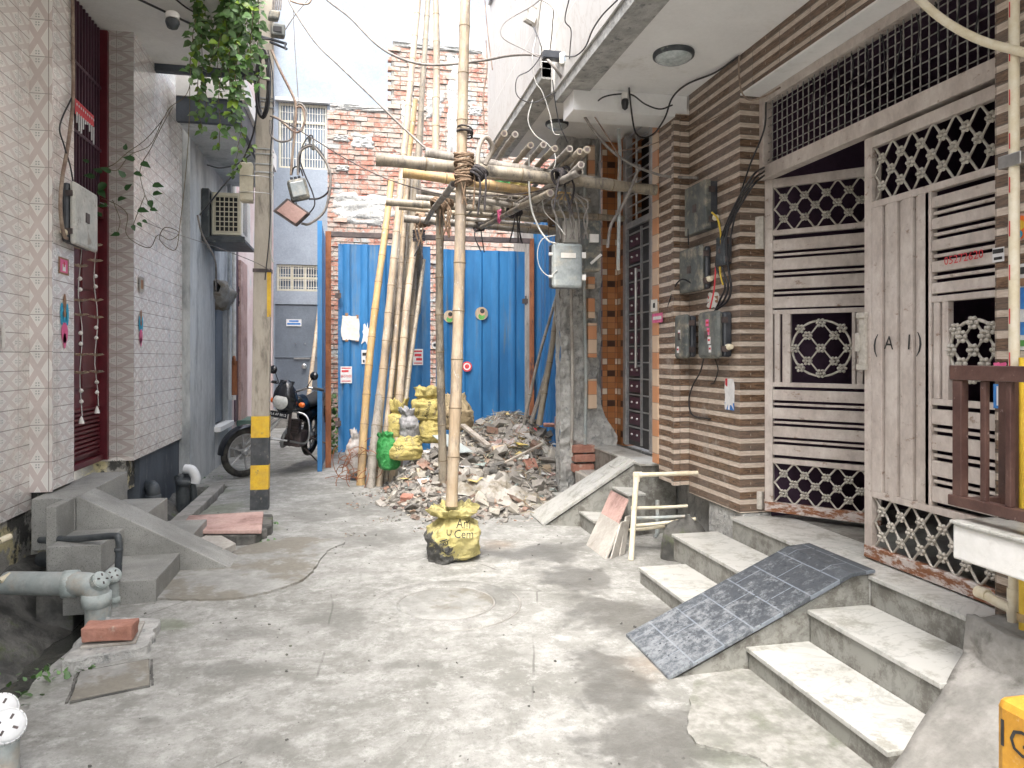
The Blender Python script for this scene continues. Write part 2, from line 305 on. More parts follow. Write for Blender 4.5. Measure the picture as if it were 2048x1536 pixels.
def bamboo(name, c1, c2, grey):
    n = NT(name); c = n.mix(n.step(n.noise(3, 5, .7), .35, .7), c1, c2); c = n.mix(n.step(n.noise(7, 8, .8, st=(1, 1, .3), off=(5, 5, 5)), .46, .62), c, grey); c = n.mix(n.step(n.noise(22, 5, .7, st=(1, 1, .5)), .62, .7), c, (.5, .48, .44))
    c = n.mix(.65, c, n.mix(n.noise(90, 3, st=(1, 1, .1)), (.25, .25, .25), (.75, .75, .75)), 'OVERLAY')
    return n.out(c, .55, 0, n.bump(n.noise(70, 4, st=(1, 1, .1)), .3, .003))
MT['bamboo_pale'] = bamboo('bamboo_pale', (.376, .288, .192), (.448, .376, .288), (.240, .200, .160))
MT['bamboo_yellow'] = bamboo('bamboo_yellow', (.442, .289, .119), (.493, .357, .187), (.323, .238, .145))
MT['bamboo_grey'] = bamboo('bamboo_grey', (.25, .23, .2), (.36, .33, .29), (.14, .125, .11))
MT['bamboo_dust'] = bamboo('bamboo_dust', (.26, .22, .165), (.36, .32, .25), (.13, .115, .1))
MT['bamboo_node'] = surf('bamboo_node', (.15, .11, .07), (.24, .19, .12), 20, .8)
def attrmat(name, rough=.9, bump=.8):
    n = NT(name); at = n.t.nodes.new('ShaderNodeAttribute'); at.attribute_name = 'Col'
    c = n.mix(n.step(n.noise(9, 6, .7), .4, .65), at.outputs['Color'], n.mix(.55, at.outputs['Color'], (.33, .31, .28)))
    c = n.mix(.4, c, n.mix(n.noise(60, 4), (.25, .25, .25), (.75, .75, .75)), 'OVERLAY')
    return n.out(c, rough, 0, n.bump(n.noise(45, 5, .7), bump, .008))
MT['rubble'] = attrmat('rubble')
# salmon bricks, smeared mortar and leftovers of plaster
n = NT('brick_wall'); at = n.t.nodes.new('ShaderNodeAttribute'); at.attribute_name = 'Col'
c = n.mix(n.step(n.noise(14, 5, .7), .4, .7), at.outputs['Color'], n.mix(.5, at.outputs['Color'], (.62, .46, .38)))
c = n.mix(n.math('MULTIPLY', n.step(n.noise(4.5, 8, .8, dist=1), .47, .53), .85), c, (.5, .47, .42))
c = n.mix(n.step(n.noise(1.1, 6, .7, off=(4, 2, 8)), .58, .63), c, (.46, .48, .48))
c = n.mix(1, c, (.72, .72, .72), 'MULTIPLY')
MT['brick_wall'] = n.out(c, .95, 0, n.bump(n.noise(30, 6, .7), .9, .02))
def tile_mat(name, tw, th, rot=False, bright=1.42, gap=.02, pm=.42, pw=.34):
    n = NT(name); u, v = n.uv()
    if rot: u, v, tw, th = v, u, th, tw
    iu, iv = n.math('DIVIDE', u, tw), n.math('DIVIDE', v, th)
    fu = n.math('FRACT', iu); fv = n.math('FRACT', iv)
    a = n.math('ABSOLUTE', n.math('SUBTRACT', n.math('MULTIPLY', fu, 2), 1)); b = n.math('ABSOLUTE', n.math('SUBTRACT', n.math('MULTIPLY', fv, 2), 1))
    k = n.math('ADD', a, n.math('MULTIPLY', b, .9))                 # distance from tile centre in diamond metric
    base = n.mix(n.noise(3, 5, .7), tuple(q * bright for q in (.53, .51, .48)), tuple(q * bright for q in (.6, .585, .56)))
    x1 = n.math('LESS_THAN', n.math('ABSOLUTE', n.math('SUBTRACT', a, b)), pw)     # pink saltire
    x1 = n.math('MULTIPLY', x1, n.math('LESS_THAN', a, .985))
    pk = n.mix(n.noise(25, 3), tuple(q * bright for q in (.36, .28, .265)), tuple(q * bright for q in (.43, .35, .33)))
    c = n.mix(n.math('MULTIPLY', x1, pm), base, pk)
    li = n.math('LESS_THAN', n.math('ABSOLUTE', n.math('SUBTRACT', n.math('ABSOLUTE', n.math('SUBTRACT', a, b)), pw)), .035)
    c = n.mix(n.math('MULTIPLY', li, .7), c, tuple(q * bright for q in (.66, .64, .6)))
    # four little dots in the side diamonds
    da = n.math('SUBTRACT', a, .78); q1 = n.math('ABSOLUTE', n.math('SUBTRACT', n.math('ABSOLUTE', da), .07)); q2 = n.math('ABSOLUTE', n.math('SUBTRACT', b, .12))
    dot = n.math('LESS_THAN', n.math('ADD', n.math('MULTIPLY', q1, 1.4), n.math('MULTIPLY', q2, .8)), .07)
    c = n.mix(n.math('MULTIPLY', dot, .75), c, (.24, .27, .24))
    mx = n.math('MAXIMUM', n.math('MULTIPLY', n.math('SUBTRACT', a, 1 - gap * .26 / tw), tw), n.math('MULTIPLY', n.math('SUBTRACT', b, 1 - 2.2 * gap * .13 / th), th))
    g = n.math('GREATER_THAN', mx, 0)
    grime = n.step(n.noise(2, 6, .75, off=(9, 1, 2)), .5, .75)
    c = n.mix(n.math('MULTIPLY', g, .9), c, n.mix(grime, (.3, .26, .23), (.12, .1, .09)))
    c = n.mix(n.math('MULTIPLY', grime, .3), c, (.3, .27, .24))
    wn_ = n.t.nodes.new('ShaderNodeTexWhiteNoise'); n.t.links.new(n.comb(n.math('FLOOR', iu), n.math('FLOOR', iv), 0), wn_.inputs[0])
    c = n.mix(n.math('MULTIPLY', wn_.outputs[0], .16), c, (.38, .34, .31))
    h = n.math('SUBTRACT', n.math('MULTIPLY', wn_.outputs[0], .4), n.math('MULTIPLY', g, 1.0))
    return n.out(c, n.math('ADD', n.math('MULTIPLY', grime, .3), .22), 0, n.bump(n.noise(9, 3), .12, .01, n.bump(h, .7, .004)))
MT['tile'] = tile_mat('tile', .26, .128); MT['tile_tall'] = tile_mat('tile_tall', .14, .257, True, pm=.62); MT['tile_shaded'] = tile_mat('tile_shaded', .26, .128, False, .95, pm=.62)  # last one: darker copy with the camera-facing pilaster's shade put into its colour
# wood-look striped wall tile
n = NT('stripe_tile'); u, v = n.uv(); cyc = n.math('DIVIDE', v, .083); fv = n.math('FRACT', cyc); iv = n.math('FLOOR', cyc)
gr = n.noise(13, 7, .75, st=(1, 1, 7), dist=.6)
light = n.mix(n.step(gr, .3, .7), (.42, .33, .255), (.68, .6, .52)); dark = n.mix(n.step(gr, .36, .62), (.045, .024, .013), (.23, .14, .085))
w1 = n.t.nodes.new('ShaderNodeTexWhiteNoise'); n.t.links.new(n.comb(iv, n.math('FLOOR', n.math('DIVIDE', u, .31)), 0), w1.inputs[0])
dark = n.mix(n.math('MULTIPLY', w1.outputs[0], .5), dark, (.2, .17, .15))
m1 = n.math('LESS_THAN', fv, .45); c = n.mix(m1, dark, light)
ed = n.math('LESS_THAN', n.math('ABSOLUTE', n.math('SUBTRACT', fv, .42)), .045); c = n.mix(n.math('MULTIPLY', ed, .8), c, (.06, .045, .035))
tick = n.math('MULTIPLY', n.math('LESS_THAN', n.math('FRACT', n.math('DIVIDE', u, .155)), .03), n.math('LESS_THAN', n.math('ABSOLUTE', n.math('SUBTRACT', fv, .7)), .1))
c = n.mix(n.math('MULTIPLY', tick, .6), c, (.5, .45, .38))
sv = n.math('LESS_THAN', n.math('FRACT', n.math('DIVIDE', u, .31)), .009); sh_ = n.math('LESS_THAN', n.math('FRACT', n.math('DIVIDE', v, .332)), .012); sm = n.math('MAXIMUM', sv, sh_)
c = n.mix(sm, c, (.07, .055, .045)); c = n.mix(n.step(n.noise(2.5, 6, .7), .6, .8), c, (.4, .36, .32))
hh = n.math('SUBTRACT', n.math('MULTIPLY', m1, 1), n.math('MULTIPLY', sm, 1))
MT['stripe'] = n.out(c, .38, 0, n.bump(gr, .25, .003, n.bump(hh, .8, .006)))
# small orange / cream / brown mosaic
n = NT('mosaic'); u, v = n.uv(); a = n.math('DIVIDE', u, .085); b = n.math('DIVIDE', v, .062)
ia, ib = n.math('FLOOR', a), n.math('FLOOR', b)
pb = n.math('FLOORED_MODULO', ib, 5); pa = n.math('FLOORED_MODULO', ia, 2)
wh = n.math('MULTIPLY', n.math('LESS_THAN', n.math('ABSOLUTE', n.math('SUBTRACT', pb, 3)), .6), pa); bk = n.math('MULTIPLY', n.math('LESS_THAN', n.math('ABSOLUTE', n.math('SUBTRACT', pb, 1)), .6), n.math('SUBTRACT', 1, pa))
wv = n.t.nodes.new('ShaderNodeTexWhiteNoise'); n.t.links.new(n.comb(ia, ib, 0), wv.inputs[0])
c = n.mix(wv.outputs[0], (.3, .11, .035), (.42, .19, .075)); c = n.mix(bk, c, (.05, .022, .014)); c = n.mix(wh, c, (.58, .5, .4))
g = n.math('MAXIMUM', n.math('LESS_THAN', n.math('FRACT', a), .05), n.math('LESS_THAN', n.math('FRACT', b), .06)); c = n.mix(g, c, (.1, .06, .04))
MT['mosaic'] = n.out(c, .35, 0, n.bump(n.math('SUBTRACT', wv.outputs[0], n.math('MULTIPLY', g, 2)), .5, .004))
n = NT('mosaic_light'); u, v = n.uv(); ib = n.math('FLOOR', n.math('DIVIDE', v, .14)); pb = n.math('FLOORED_MODULO', ib, 2)
c = n.mix(pb, (.55, .26, .13), (.62, .47, .34)); c = n.mix(n.math('LESS_THAN', n.math('FRACT', n.math('DIVIDE', v, .14)), .04), c, (.3, .22, .17))
MT['mosaic_light'] = n.out(c, .4, 0)
# marble
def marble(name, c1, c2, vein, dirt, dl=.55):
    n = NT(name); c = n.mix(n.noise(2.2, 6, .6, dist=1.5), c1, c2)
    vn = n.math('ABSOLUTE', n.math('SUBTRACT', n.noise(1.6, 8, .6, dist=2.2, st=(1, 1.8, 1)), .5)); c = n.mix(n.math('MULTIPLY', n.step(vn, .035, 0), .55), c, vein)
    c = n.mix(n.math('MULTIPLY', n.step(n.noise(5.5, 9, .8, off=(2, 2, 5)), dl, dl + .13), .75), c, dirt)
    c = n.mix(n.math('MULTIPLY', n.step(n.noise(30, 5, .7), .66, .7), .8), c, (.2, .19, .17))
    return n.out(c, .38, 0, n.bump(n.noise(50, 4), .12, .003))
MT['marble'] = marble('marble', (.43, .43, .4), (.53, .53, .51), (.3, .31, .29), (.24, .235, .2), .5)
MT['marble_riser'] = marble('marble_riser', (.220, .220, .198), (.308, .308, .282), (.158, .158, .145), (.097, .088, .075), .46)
MT['marble_wall'] = marble('marble_wall', (.5, .49, .465), (.6, .59, .57), (.42, .39, .35), (.4, .37, .33), .6)
# black granite tiles, worn white towards the foot of the ramp
n = NT('granite'); x, y, z = n.sep()
c = n.mix(n.noise(30, 4), (.035, .041, .05), (.085, .097, .11))
pt = n.t.nodes.new('ShaderNodeTexBrick'); pt.offset = .5; pt.inputs['Color1'].default_value = (.9, .9, .9, 1); pt.inputs['Color2'].default_value = (1.15, 1.15, 1.15, 1); pt.inputs['Mortar'].default_value = (2.6, 2.6, 2.6, 1)
pt.inputs['Scale'].default_value = 1; pt.inputs['Mortar Size'].default_value = .004; pt.inputs['Brick Width'].default_value = .3; pt.inputs['Row Height'].default_value = .155
n.t.links.new(n.comb(y, x, 0), pt.inputs['Vector']); c = n.mix(1, c, pt.outputs[0], 'MULTIPLY')
wear = n.math('ADD', n.noise(16, 10, .85, dist=.2), n.math('MULTIPLY', n.math('SUBTRACT', 2.1, x), .13))
c = n.mix(n.math('MULTIPLY', n.step(wear, .48, .66), .75), c, (.25, .27, .285))
c = n.mix(n.step(n.noise(38, 4, .6), .64, .68), c, (.03, .035, .045))
MT['granite'] = n.out(c, .45, 0, n.bump(n.noise(60, 4), .25, .003))

# ================================================================ GROUND
def blobmask(n, lst, nz, amp, lo=.0, hi=.12):
    acc = None
    for px, py, rx, ry in lst:
        c = G(px, py); Yc = F * H / (py - HY); ax, ay = rx * Yc / F, ry * Yc * Yc / (F * H)
        m = n.t.nodes.new('ShaderNodeMapping'); m.vector_type = 'TEXTURE'; m.inputs['Location'].default_value = (c.x, c.y, 0)
        m.inputs['Rotation'].default_value = (0, 0, -math.atan(T)); m.inputs['Scale'].default_value = (ax, ay, 1000)
        n.t.links.new(n.pos, m.inputs[0]); l = n.t.nodes.new('ShaderNodeVectorMath'); l.operation = 'LENGTH'; n.t.links.new(m.outputs[0], l.inputs[0])
        d = n.math('SUBTRACT', 1, l.outputs['Value']); acc = d if acc is None else n.math('MAXIMUM', acc, d)
    return n.step(n.math('ADD', acc, n.math('MULTIPLY', n.math('SUBTRACT', nz, .5), amp)), lo, hi)
n = NT('street_concrete'); nz = n.noise(2.6, 8, .68, dist=.5)
c = n.mix(n.step(n.noise(4.5, 7, .72), .38, .62), (.232, .232, .216), (.336, .336, .320))
c = n.mix(n.math('MULTIPLY', n.step(n.noise(1.3, 7, .75, dist=.8, off=(3, 1, 0)), .46, .6), .75), c, (.176, .176, .160))
c = n.mix(n.math('MULTIPLY', n.step(n.noise(16, 10, .8, off=(1, 8, 0)), .5, .6), .55), c, (.160, .160, .148))
c = n.mix(n.math('MULTIPLY', n.step(n.noise(9, 7, .8, off=(7, 1, 0)), .5, .64), .6), c, (.416, .416, .400))
gm = blobmask(n, [(450, 1015, 70, 25), (1480, 1420, 110, 60), (60, 1390, 90, 50), (1440, 1510, 130, 50), (520, 1062, 50, 22), (430, 980, 60, 20), (330, 1250, 60, 20)], nz, 2.4, .1, .8)
c = n.mix(n.math('MULTIPLY', gm, .5), c, (.096, .120, .064))
bm_ = blobmask(n, [(1330, 1330, 170, 45), (1010, 1090, 70, 20), (1480, 1400, 100, 60)], nz, 2.5, .1, .9); c = n.mix(n.math('MULTIPLY', bm_, .5), c, (.216, .160, .112))
wet = blobmask(n, [(1330, 1485, 230, 90), (1215, 1360, 100, 90), (1250, 1240, 170, 50), (1160, 1160, 90, 45), (1075, 1105, 130, 28)], nz, 2.6, .05, .55)
wk = blobmask(n, [(530, 1490, 90, 45), (665, 1240, 110, 40), (740, 1075, 150, 26), (800, 1010, 270, 30), (470, 1265, 100, 16), (640, 1030, 90, 26), (1000, 1190, 100, 22), (300, 1440, 70, 14), (600, 940, 60, 14), (600, 880, 60, 12), (450, 1340, 120, 20), (820, 1330, 90, 14)], nz, 2.6, .0, .7)
c = n.mix(n.math('MULTIPLY', wk, .55), c, (.13, .13, .12))
c = n.mix(n.math('MULTIPLY', wet, n.math('ADD', .42, n.math('MULTIPLY', n.noise(3, 5), .5))), c, (.09, .089, .083))
ck = n.t.nodes.new('ShaderNodeTexVoronoi'); ck.feature = 'DISTANCE_TO_EDGE'; ck.inputs['Scale'].default_value = .55
dv = n.t.nodes.new('ShaderNodeVectorMath'); n.t.links.new(n.pos, dv.inputs[0]); nn_ = n.t.nodes.new('ShaderNodeTexNoise'); nn_.inputs['Scale'].default_value = 2.2; nn_.inputs['Detail'].default_value = 6; n.t.links.new(nn_.outputs['Color'], dv.inputs[1]); n.t.links.new(dv.outputs[0], ck.inputs['Vector'])
crk = n.math('MULTIPLY', n.math('LESS_THAN', ck.outputs['Distance'], .0026), n.step(n.noise(1.5, 3, .5, off=(2, 2, 2)), .5, .58)); c = n.mix(n.math('MULTIPLY', crk, .65), c, (.1, .1, .09))
grit = n.noise(150, 3, .6); c = n.mix(n.math('MULTIPLY', n.step(grit, .62, .68), .6), c, (.14, .13, .12))
c = n.mix(.3, c, n.mix(n.noise(40, 5), (.25, .25, .25), (.75, .75, .75)), 'OVERLAY')
rg = n.math('SUBTRACT', .82, n.math('MULTIPLY', wet, .42))
hb = n.math('SUBTRACT', n.noise(55, 5, .7), n.math('MULTIPLY', wet, .35))
MT['street'] = n.out(c, rg, 0, n.bump(n.noise(7, 5, .6), .3, .03, n.bump(hb, .45, .005)))
mb = MB(); mb.box(-600, 600, -600, 900, -.8, -.6); struct('ground', mb, MT['concrete_dark'])
mb = MB()
def gz(x, y): return .010 * noise.noise(Vector((x * 1.3, y * 1.3, 0))) - .012 * max(0, min(1, (-1.1 - x) * 3))
x0g, x1g, y0g, y1g = -1.46, 3.0, -5.0, 9.0
def edge(y): return -1.46 + .05 * noise.noise(Vector((0, y * 3, 1))) + .02 * noise.noise(Vector((0, y * 11, 1)))
mb.grid(lambda u, v: (lambda y: (lambda x: Vector((x, y, gz(x, y))))(edge(y) + (x1g - edge(y)) * u))(y0g + (y1g - y0g) * v), 60, 200)
mb.grid(lambda u, v: (lambda y, t: Vector((edge(y) - .02 * t, y, gz(edge(y), y) - .3 * t)))(y0g + (y1g - y0g) * (1 - v) if False else y0g + (y1g - y0g) * v, 1 - u), 3, 200)
mb.box(-1.95, 6, 9.0, 30, -.3, -.002)
struct('street_paving', mb, MT['street'])
# open drain along the left-hand houses
mb = MB(); mb.box(-2.3, -1.40, -5, 9.0, -.3, -.24); struct('drain_floor', mb, MT['concrete_dark'], label='drain floor')
mb = MB(); mb.grid(lambda u, v: Vector((-1.8 + .34 * u, -5 + 14 * v, -.2 + .004 * noise.noise(Vector((u * 5, v * 60, 0))))), 4, 100); struct('drain_water', mb, MT['water'], label='drain water')
mb = MB()
def bank(u, v):
    y = -5 + 14 * v; x = -2.24 + .52 * u; z = .12 - .36 * (u ** 1.4)
    k = noise.noise(Vector((x * 5, y * 4, 0))) * .05 + noise.noise(Vector((x * 14, y * 14, 3))) * .018
    return Vector((x + k * .5, y, z + k))
mb.grid(bank, 14, 260); struct('drain_bank', mb, MT['concrete_dark'], label='drain bank')
# thin cement apron by the grey ramp, raised a little with a broken edge
def flat(pts, z0, z1, mb=None):
    mb = mb or MB(); return mb.prism([Vector((p[0], p[1], z0)) for p in pts], (0, 0, z1 - z0))
def jag(pts, k=6, a=.02, seed=1):
    r = random.Random(seed); out = []
    for i in range(len(pts)):
        p, q = Vector(pts[i][:2]), Vector(pts[(i + 1) % len(pts)][:2])
        for j in range(k): t = j / k; o = p.lerp(q, t); d = (q - p).normalized().orthogonal() if (q - p).length else Vector((0, 0)); out.append((o.x + d.x * r.uniform(-a, a), o.y + d.y * r.uniform(-a, a)))
    return out
ap = [G(px, py) for px, py in ((300, 1200), (400, 1203), (500, 1196), (590, 1170), (625, 1145), (655, 1105), (690, 1085), (600, 1078), (540, 1085), (480, 1100), (440, 1130), (350, 1140))]
apm = surf('cement_apron', (.224, .224, .210), (.320, .320, .304), 5, .7, bump=.3, stain=(.19, .178, .15), sscale=2.2, slo=.46, shi=.56)
solo('cement_patch', flat(jag(cr([(p.x, p.y, 0) for p in ap] + [(ap[0].x, ap[0].y, 0)], 3)[:-1], 3, .008), -.02, .016), apm, 'thin raised cement patch with a curved broken edge below the grey ramp', 'cement patch')
mp = [G(px, py) for px, py in ((1385, 1365), (1378, 1470), (1430, 1500), (1500, 1512), (1560, 1545), (1640, 1580), (1760, 1545), (1640, 1440), (1500, 1342), (1440, 1350))]
solo('cement_patch', flat(jag(cr([(p.x, p.y, 0) for p in mp] + [(mp[0].x, mp[0].y, 0)], 3)[:-1], 3, .008, 5), -.02, .007), surf('mossy_cement', (.19, .19, .17), (.29, .285, .265), 9, .75, bump=.5, stain=(.14, .148, .115), sscale=5, slo=.48, shi=.72), 'mossy raised cement patch with a pale broken edge at the lowest marble step', 'cement patch')
# manhole with a round concrete lid
mc = G(893, 1208); mr = 152 * mc.y / F * 1.0
mb = MB()
mb.lathe((mc.x, mc.y, -.05), UP, [(mr * .62, 0), (mr * .62, .058), (mr * .6, .062), (.001, .060)], 48)
mh = thing('manhole', 'round concrete manhole lid set flush in the middle of the lane', 'manhole', (mc.x, mc.y, 0))
mb.build('lid', apm, mh)
mb = MB(); mb.ring((mc.x, mc.y, .002), UP, mr * .63, .008, 60, 5, 200, 420); mb.ring((mc.x, mc.y, -.001), UP, mr * .98, .007, 60, 5, 190, 330); mb.build('groove', MT['concrete'], mh)
mb = MB(); mb.lathe((mc.x, mc.y, -.05), UP, [(mr * .64, .0), (mr * .64, .055), (mr * .67, .061), (mr * .95, .058), (mr, .04)], 48); mb.build('rim', MT['street'], mh)
# square inspection cover and its cracked surround, lower left
cv = thing('inspection_cover', 'square concrete inspection cover framed by a dark gap beside the open drain', 'drain cover', G(220, 1370))
q = [G(px, py) for px, py in ((140, 1405), (300, 1372), (298, 1322), (160, 1347))]
flat([(p.x, p.y) for p in q], .0, .012).build('lid', apm, cv, .006)
mb = MB()
for i in range(4):
    a, b = q[i], q[(i + 1) % 4]; d = (b - a).normalized(); m = (a + b) / 2; o = (m - (q[0] + q[1] + q[2] + q[3]) / 4).normalized()
    n9 = 9
    for k in range(n9): f = (k + .5) / n9; mb.cob(a.lerp(b, f) + o * (.010 + .006 * noise.noise(Vector((k * 1.7, i, 3)))) + Vector((0, 0, .0005 * (k % 2))), d * ((b - a).length / n9 * 1.05), UP.cross(d) * (.010 + .008 * abs(noise.noise(Vector((k * 2.3, i, 7))))), UP * .012)
mb.build('gap', MT['concrete_dark'], cv)
sp = [G(px, py) for px, py in ((120, 1345), (295, 1310), (320, 1255), (215, 1250), (170, 1285))]
bs = thing('broken_slab', 'low slab of broken mortar and grey concrete under the loose brick', 'slab', (sp[0] + sp[2]) / 2)
flat(jag([(p.x, p.y) for p in sp], 7, .012), -.05, .05).build('mortar', MT['concrete_rough'], bs, .008)
q2 = [G(px, py, .05) for px, py in ((160, 1300), (272, 1288), (290, 1247), (200, 1248))]
flat([(p.x, p.y) for p in q2], .05, .066).build('top', MT['slab_grey'], bs, .004)
def brick(name, c, dx, dy, dz, rot, mat, label, group=None, cap=None):
    mb = MB(); M = Matrix.Rotation(R(rot), 3, 'Z'); r = random.Random(label); nu = 6
    b = bmesh.new(); bmesh.ops.create_cube(b, size=1); bmesh.ops.subdivide_edges(b, edges=b.edges[:], cuts=3, use_grid_fill=True)
    for v in b.verts:
        p = Vector((v.co.x * dx, v.co.y * dy, v.co.z * dz)); p += Vector([noise.noise(p * 18 + Vector((k * 9, r.random(), 0))) * .006 for k in range(3)]); v.co = Vector(c) + M @ p
    mb.add([v.co.copy() for v in b.verts], [[v.index for v in f.verts] for f in b.faces], False); b.free()
    return solo(name, mb, mat, label, 'brick', group, .006)
bc = G(217, 1283, .07); brick('brick', bc + Vector((0, .03, .045)), .235, .11, .075, -2, MT['brick_loose'], 'single red brick lying on the broken slab by the grey drain pipes')
# ================================================================ LEFT: tiled house
yB = yx(105, -2.08); yC = yx(148, -2.08); yE = 7.25; yE2 = yx(365, -1.94); ZS = 4.4
th = thing('tiled_house', 'house faced in pink and white patterned tiles with a maroon door and a deep balcony', 'house', (-2.6, 5, 0))
p268 = yx(268, -1.94)
mb = MB(); mb.box(-2.9, -2.22, -4, yB + .02, .44, 7); mb.box(-2.22, -1.96, p268 + .001, yE2, .585, ZS + .1); mb.box(-2.9, -2.2, p268 + .2, yE2, .585, 7)
mb.box(-2.9, -2.08, yB + .004, yC, .57, 7); mb.box(-2.9, -1.943, p268 + .004, yE2 - .002, .58, ZS + .02)
mb.build('tile_wall', MT['tile'], th)
mb = MB(); mb.box(-2.24, -2.078, yB - .012, yB + .004, .56, 7); mb.build('tile_pilaster', MT['tile_tall'], th)
mb = MB(); mb.box(-2.26, -1.94, p268 - .012, p268 + .004, .62, ZS + .0); mb.build('tile_pilaster', MT['tile_shaded'], th)
mb = MB(); mb.box(-2.9, -2.235, -4, yB + .1, -.25, .44); mb.box(-2.8, -2.13, yB + .05, yC, -.2, .57)
mb.box(-2.8, -2.02, p268 + .02, p268 + .32, .3, .62); mb.build('lower_wall', MT['peel'], th)
mb = MB(); mb.box(-2.8, -1.975, p268 + .3, yE2 - .01, -.25, .58); mb.build('dark_plinth', MT['plinth_dark'], th)
mb = MB(); mb.box(-2.9, -.98, -4, 7.72, ZS, ZS + .14); mb.build('balcony_slab', MT['plaster_cream'], th)
mb = MB(); mb.box(-1.12, -.95, -4, 7.74, ZS + .142, 5.4); mb.box(-2.9, -1.12, 7.6, 7.74, ZS + .142, 5.4); mb.build('balcony_parapet', MT['plaster_cream'], th)
mb = MB(); mb.box(-1.95, -1.0, 7.725, 7.80, ZS - .07, ZS + .05); mb.build('balcony_gap_shade', MT['plinth_dark'], th)  # dark bar that stands in for the shade of the slot here
# maroon door with barred fanlight, louvred foot
dx = -2.17; dz0, dz1 = .60, 4.38; ya, yb = yC + .0, p268 - .005
dr = MB(); dr.box(dx - .06, dx, ya, ya + .06, dz0, dz1); dr.box(dx - .06, dx + .03, yb - .05, yb, dz0, dz1); dr.box(dx - .06, dx, ya + .06, yb - .05, 2.72, 2.8); dr.box(dx - .06, dx, ya + .06, yb - .05, dz0, dz0 + .05)
dr.build('door_frame', MT['maroon'], th, .004)
mb = MB(); mb.box(dx - .07, dx - .045, ya + .06, yb - .05, dz0 + .05, 2.72)
for a, b, lo, hi in ((.1, .9, .62, 1.35), (.1, .9, 1.45, 2.0)):
    L = yb - ya - .11
    for q in range(2):
        y0_ = ya + .06 + L * (.06 + .47 * q); mb.box(dx - .046, dx - .03, y0_, y0_ + L * .4, .62 + lo, .62 + hi)
door = mb.build('door', MT['maroon'], th, .006)
mb = MB()
for i in range(11): mb.obb((dx - .05, ya + .1, .70 + i * .037), (.03, 0, -.012), (0, yb - ya - .19, 0), (.004, 0, .02))
mb.build('louvre', MT['maroon'], door) if False else mb.build('louvre', MT['maroon'], th)
mb = MB()
for i in range(13): y_ = ya + .1 + (yb - ya - .19) * i / 12; mb.box(dx - .04, dx - .022, y_ - .008, y_ + .008, 2.8, dz1)
for z_ in (3.3, 3.85): mb.box(dx - .046, dx - .018, ya + .06, yb - .05, z_, z_ + .025)
mb.build('fanlight_bars', MT['maroon_dark'], th)
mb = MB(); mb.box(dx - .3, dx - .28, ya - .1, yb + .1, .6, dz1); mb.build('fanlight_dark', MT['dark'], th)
# decals by the door: stylised blue and pink figures reduced to a plain feather-like motif
def decal(px, py, h_, label, face='E', c=-2.08, off=.004):
    o = on(face, c, px, py); rg_, nm = AX[face]; t = thing('wall_decal', label, 'decal', o + nm * off, 'blue and pink paper decals by the maroon door')
    def shape(name, mat, els, k):
        m = MB()
        for x, y, rx, ry in els:
            vs = [o + nm * (off + .0006 * k) + rg_ * (x + rx * math.cos(a * .52)) * h_ + UP * (y + ry * math.sin(a * .52)) * h_ for a in range(12)]; m.add(vs, [tuple(range(12))], False)
        m.build(name, mat, t)
    shape('blue_part', MT['ink_cyan'], [(-.12, .1, .07, .2), (.12, .1, .07, .2), (0, .06, .1, .13)], 1)
    shape('pink_part', MT['ink_pink'], [(0, -.22, .15, .18), (0, -.36, .07, .14)], 2)
    shape('brown_part', MT['ink_brown'], [(0, .32, .07, .14), (0, .12, .06, .08)], 3)
decal(128, 640, .42, 'blue and pink paper decal stuck left of the maroon door')
decal(281, 655, .36, 'small blue and pink paper decal stuck right of the maroon door', 'E', -1.94)
def sticker(face, c, px0, py0, px1, py1, name, label, cat, base, marks=(), off=.003, group=None, rot=0, text=None, torn=0):
    a, b = on(face, c, px0, py0), on(face, c, px1, py1); rg_, nm = AX[face]
    w_, h_ = abs((b - a).dot(rg_)), abs((b - a).z); o = (a + b) / 2
    ca, sa = math.cos(R(rot)), math.sin(R(rot)); r2 = rg_ * ca + UP * sa; u2 = UP * ca - rg_ * sa
    t = thing(name, label, cat, o + nm * off, group); m = MB(); rr = random.Random(label)
    if torn:
        k = 22; vs = []
        for i in range(k):
            an = 2 * math.pi * i / k; q = max(abs(math.cos(an)), abs(math.sin(an))); s_ = (1 - torn * rr.random()) / q
            vs.append(o + nm * (off + .004 * rr.random()) + r2 * math.cos(an) * s_ * w_ / 2 + u2 * math.sin(an) * s_ * h_ / 2)
        m.add(vs + [o + nm * (off + .004)], [(i, (i + 1) % k, k) for i in range(k)], False)
    else: bar2(m, o, r2, u2, nm, 0, 0, w_, h_, off)
    m.build('sheet', base, t)
    by = {}
    for mk in marks:
        mt, x, y, mw, mh_ = mk; by.setdefault(mt, MB()); bar2(by[mt], o, r2, u2, nm, x * w_, y * h_, mw * w_, mh_ * h_, off + .0012 + .0006 * len(by))
    for mt, s_, x, y, sz in (text or ()):
        by.setdefault(mt, MB()); put_text(by[mt], s_, sz * h_, o + r2 * x * w_ + u2 * y * h_, r2, u2, nm, off + .003, 0, .6)
    for k_, m_ in by.items(): m_.build('print', MT[k_], t)
    return t
sticker('E', -2.08, 116, 512, 137, 552, 'small_poster', 'small dark red framed picture sticker on the tiles above the blue decal', 'sticker', MT['ink_brown'], [('ink_pink', 0, 0, .7, .78), ('sticker_white', 0, -.1, .3, .4), ('ink_red', 0, .1, .12, .3)])
sticker('E', -1.94, 276, 552, 286, 585, 'switch_plate', 'small brown doorbell plate on the tiled wall beside the pilaster', 'bell switch', MT['slab_grey'], [('ink_brown', 0, 0, .5, .6)], off=.012)
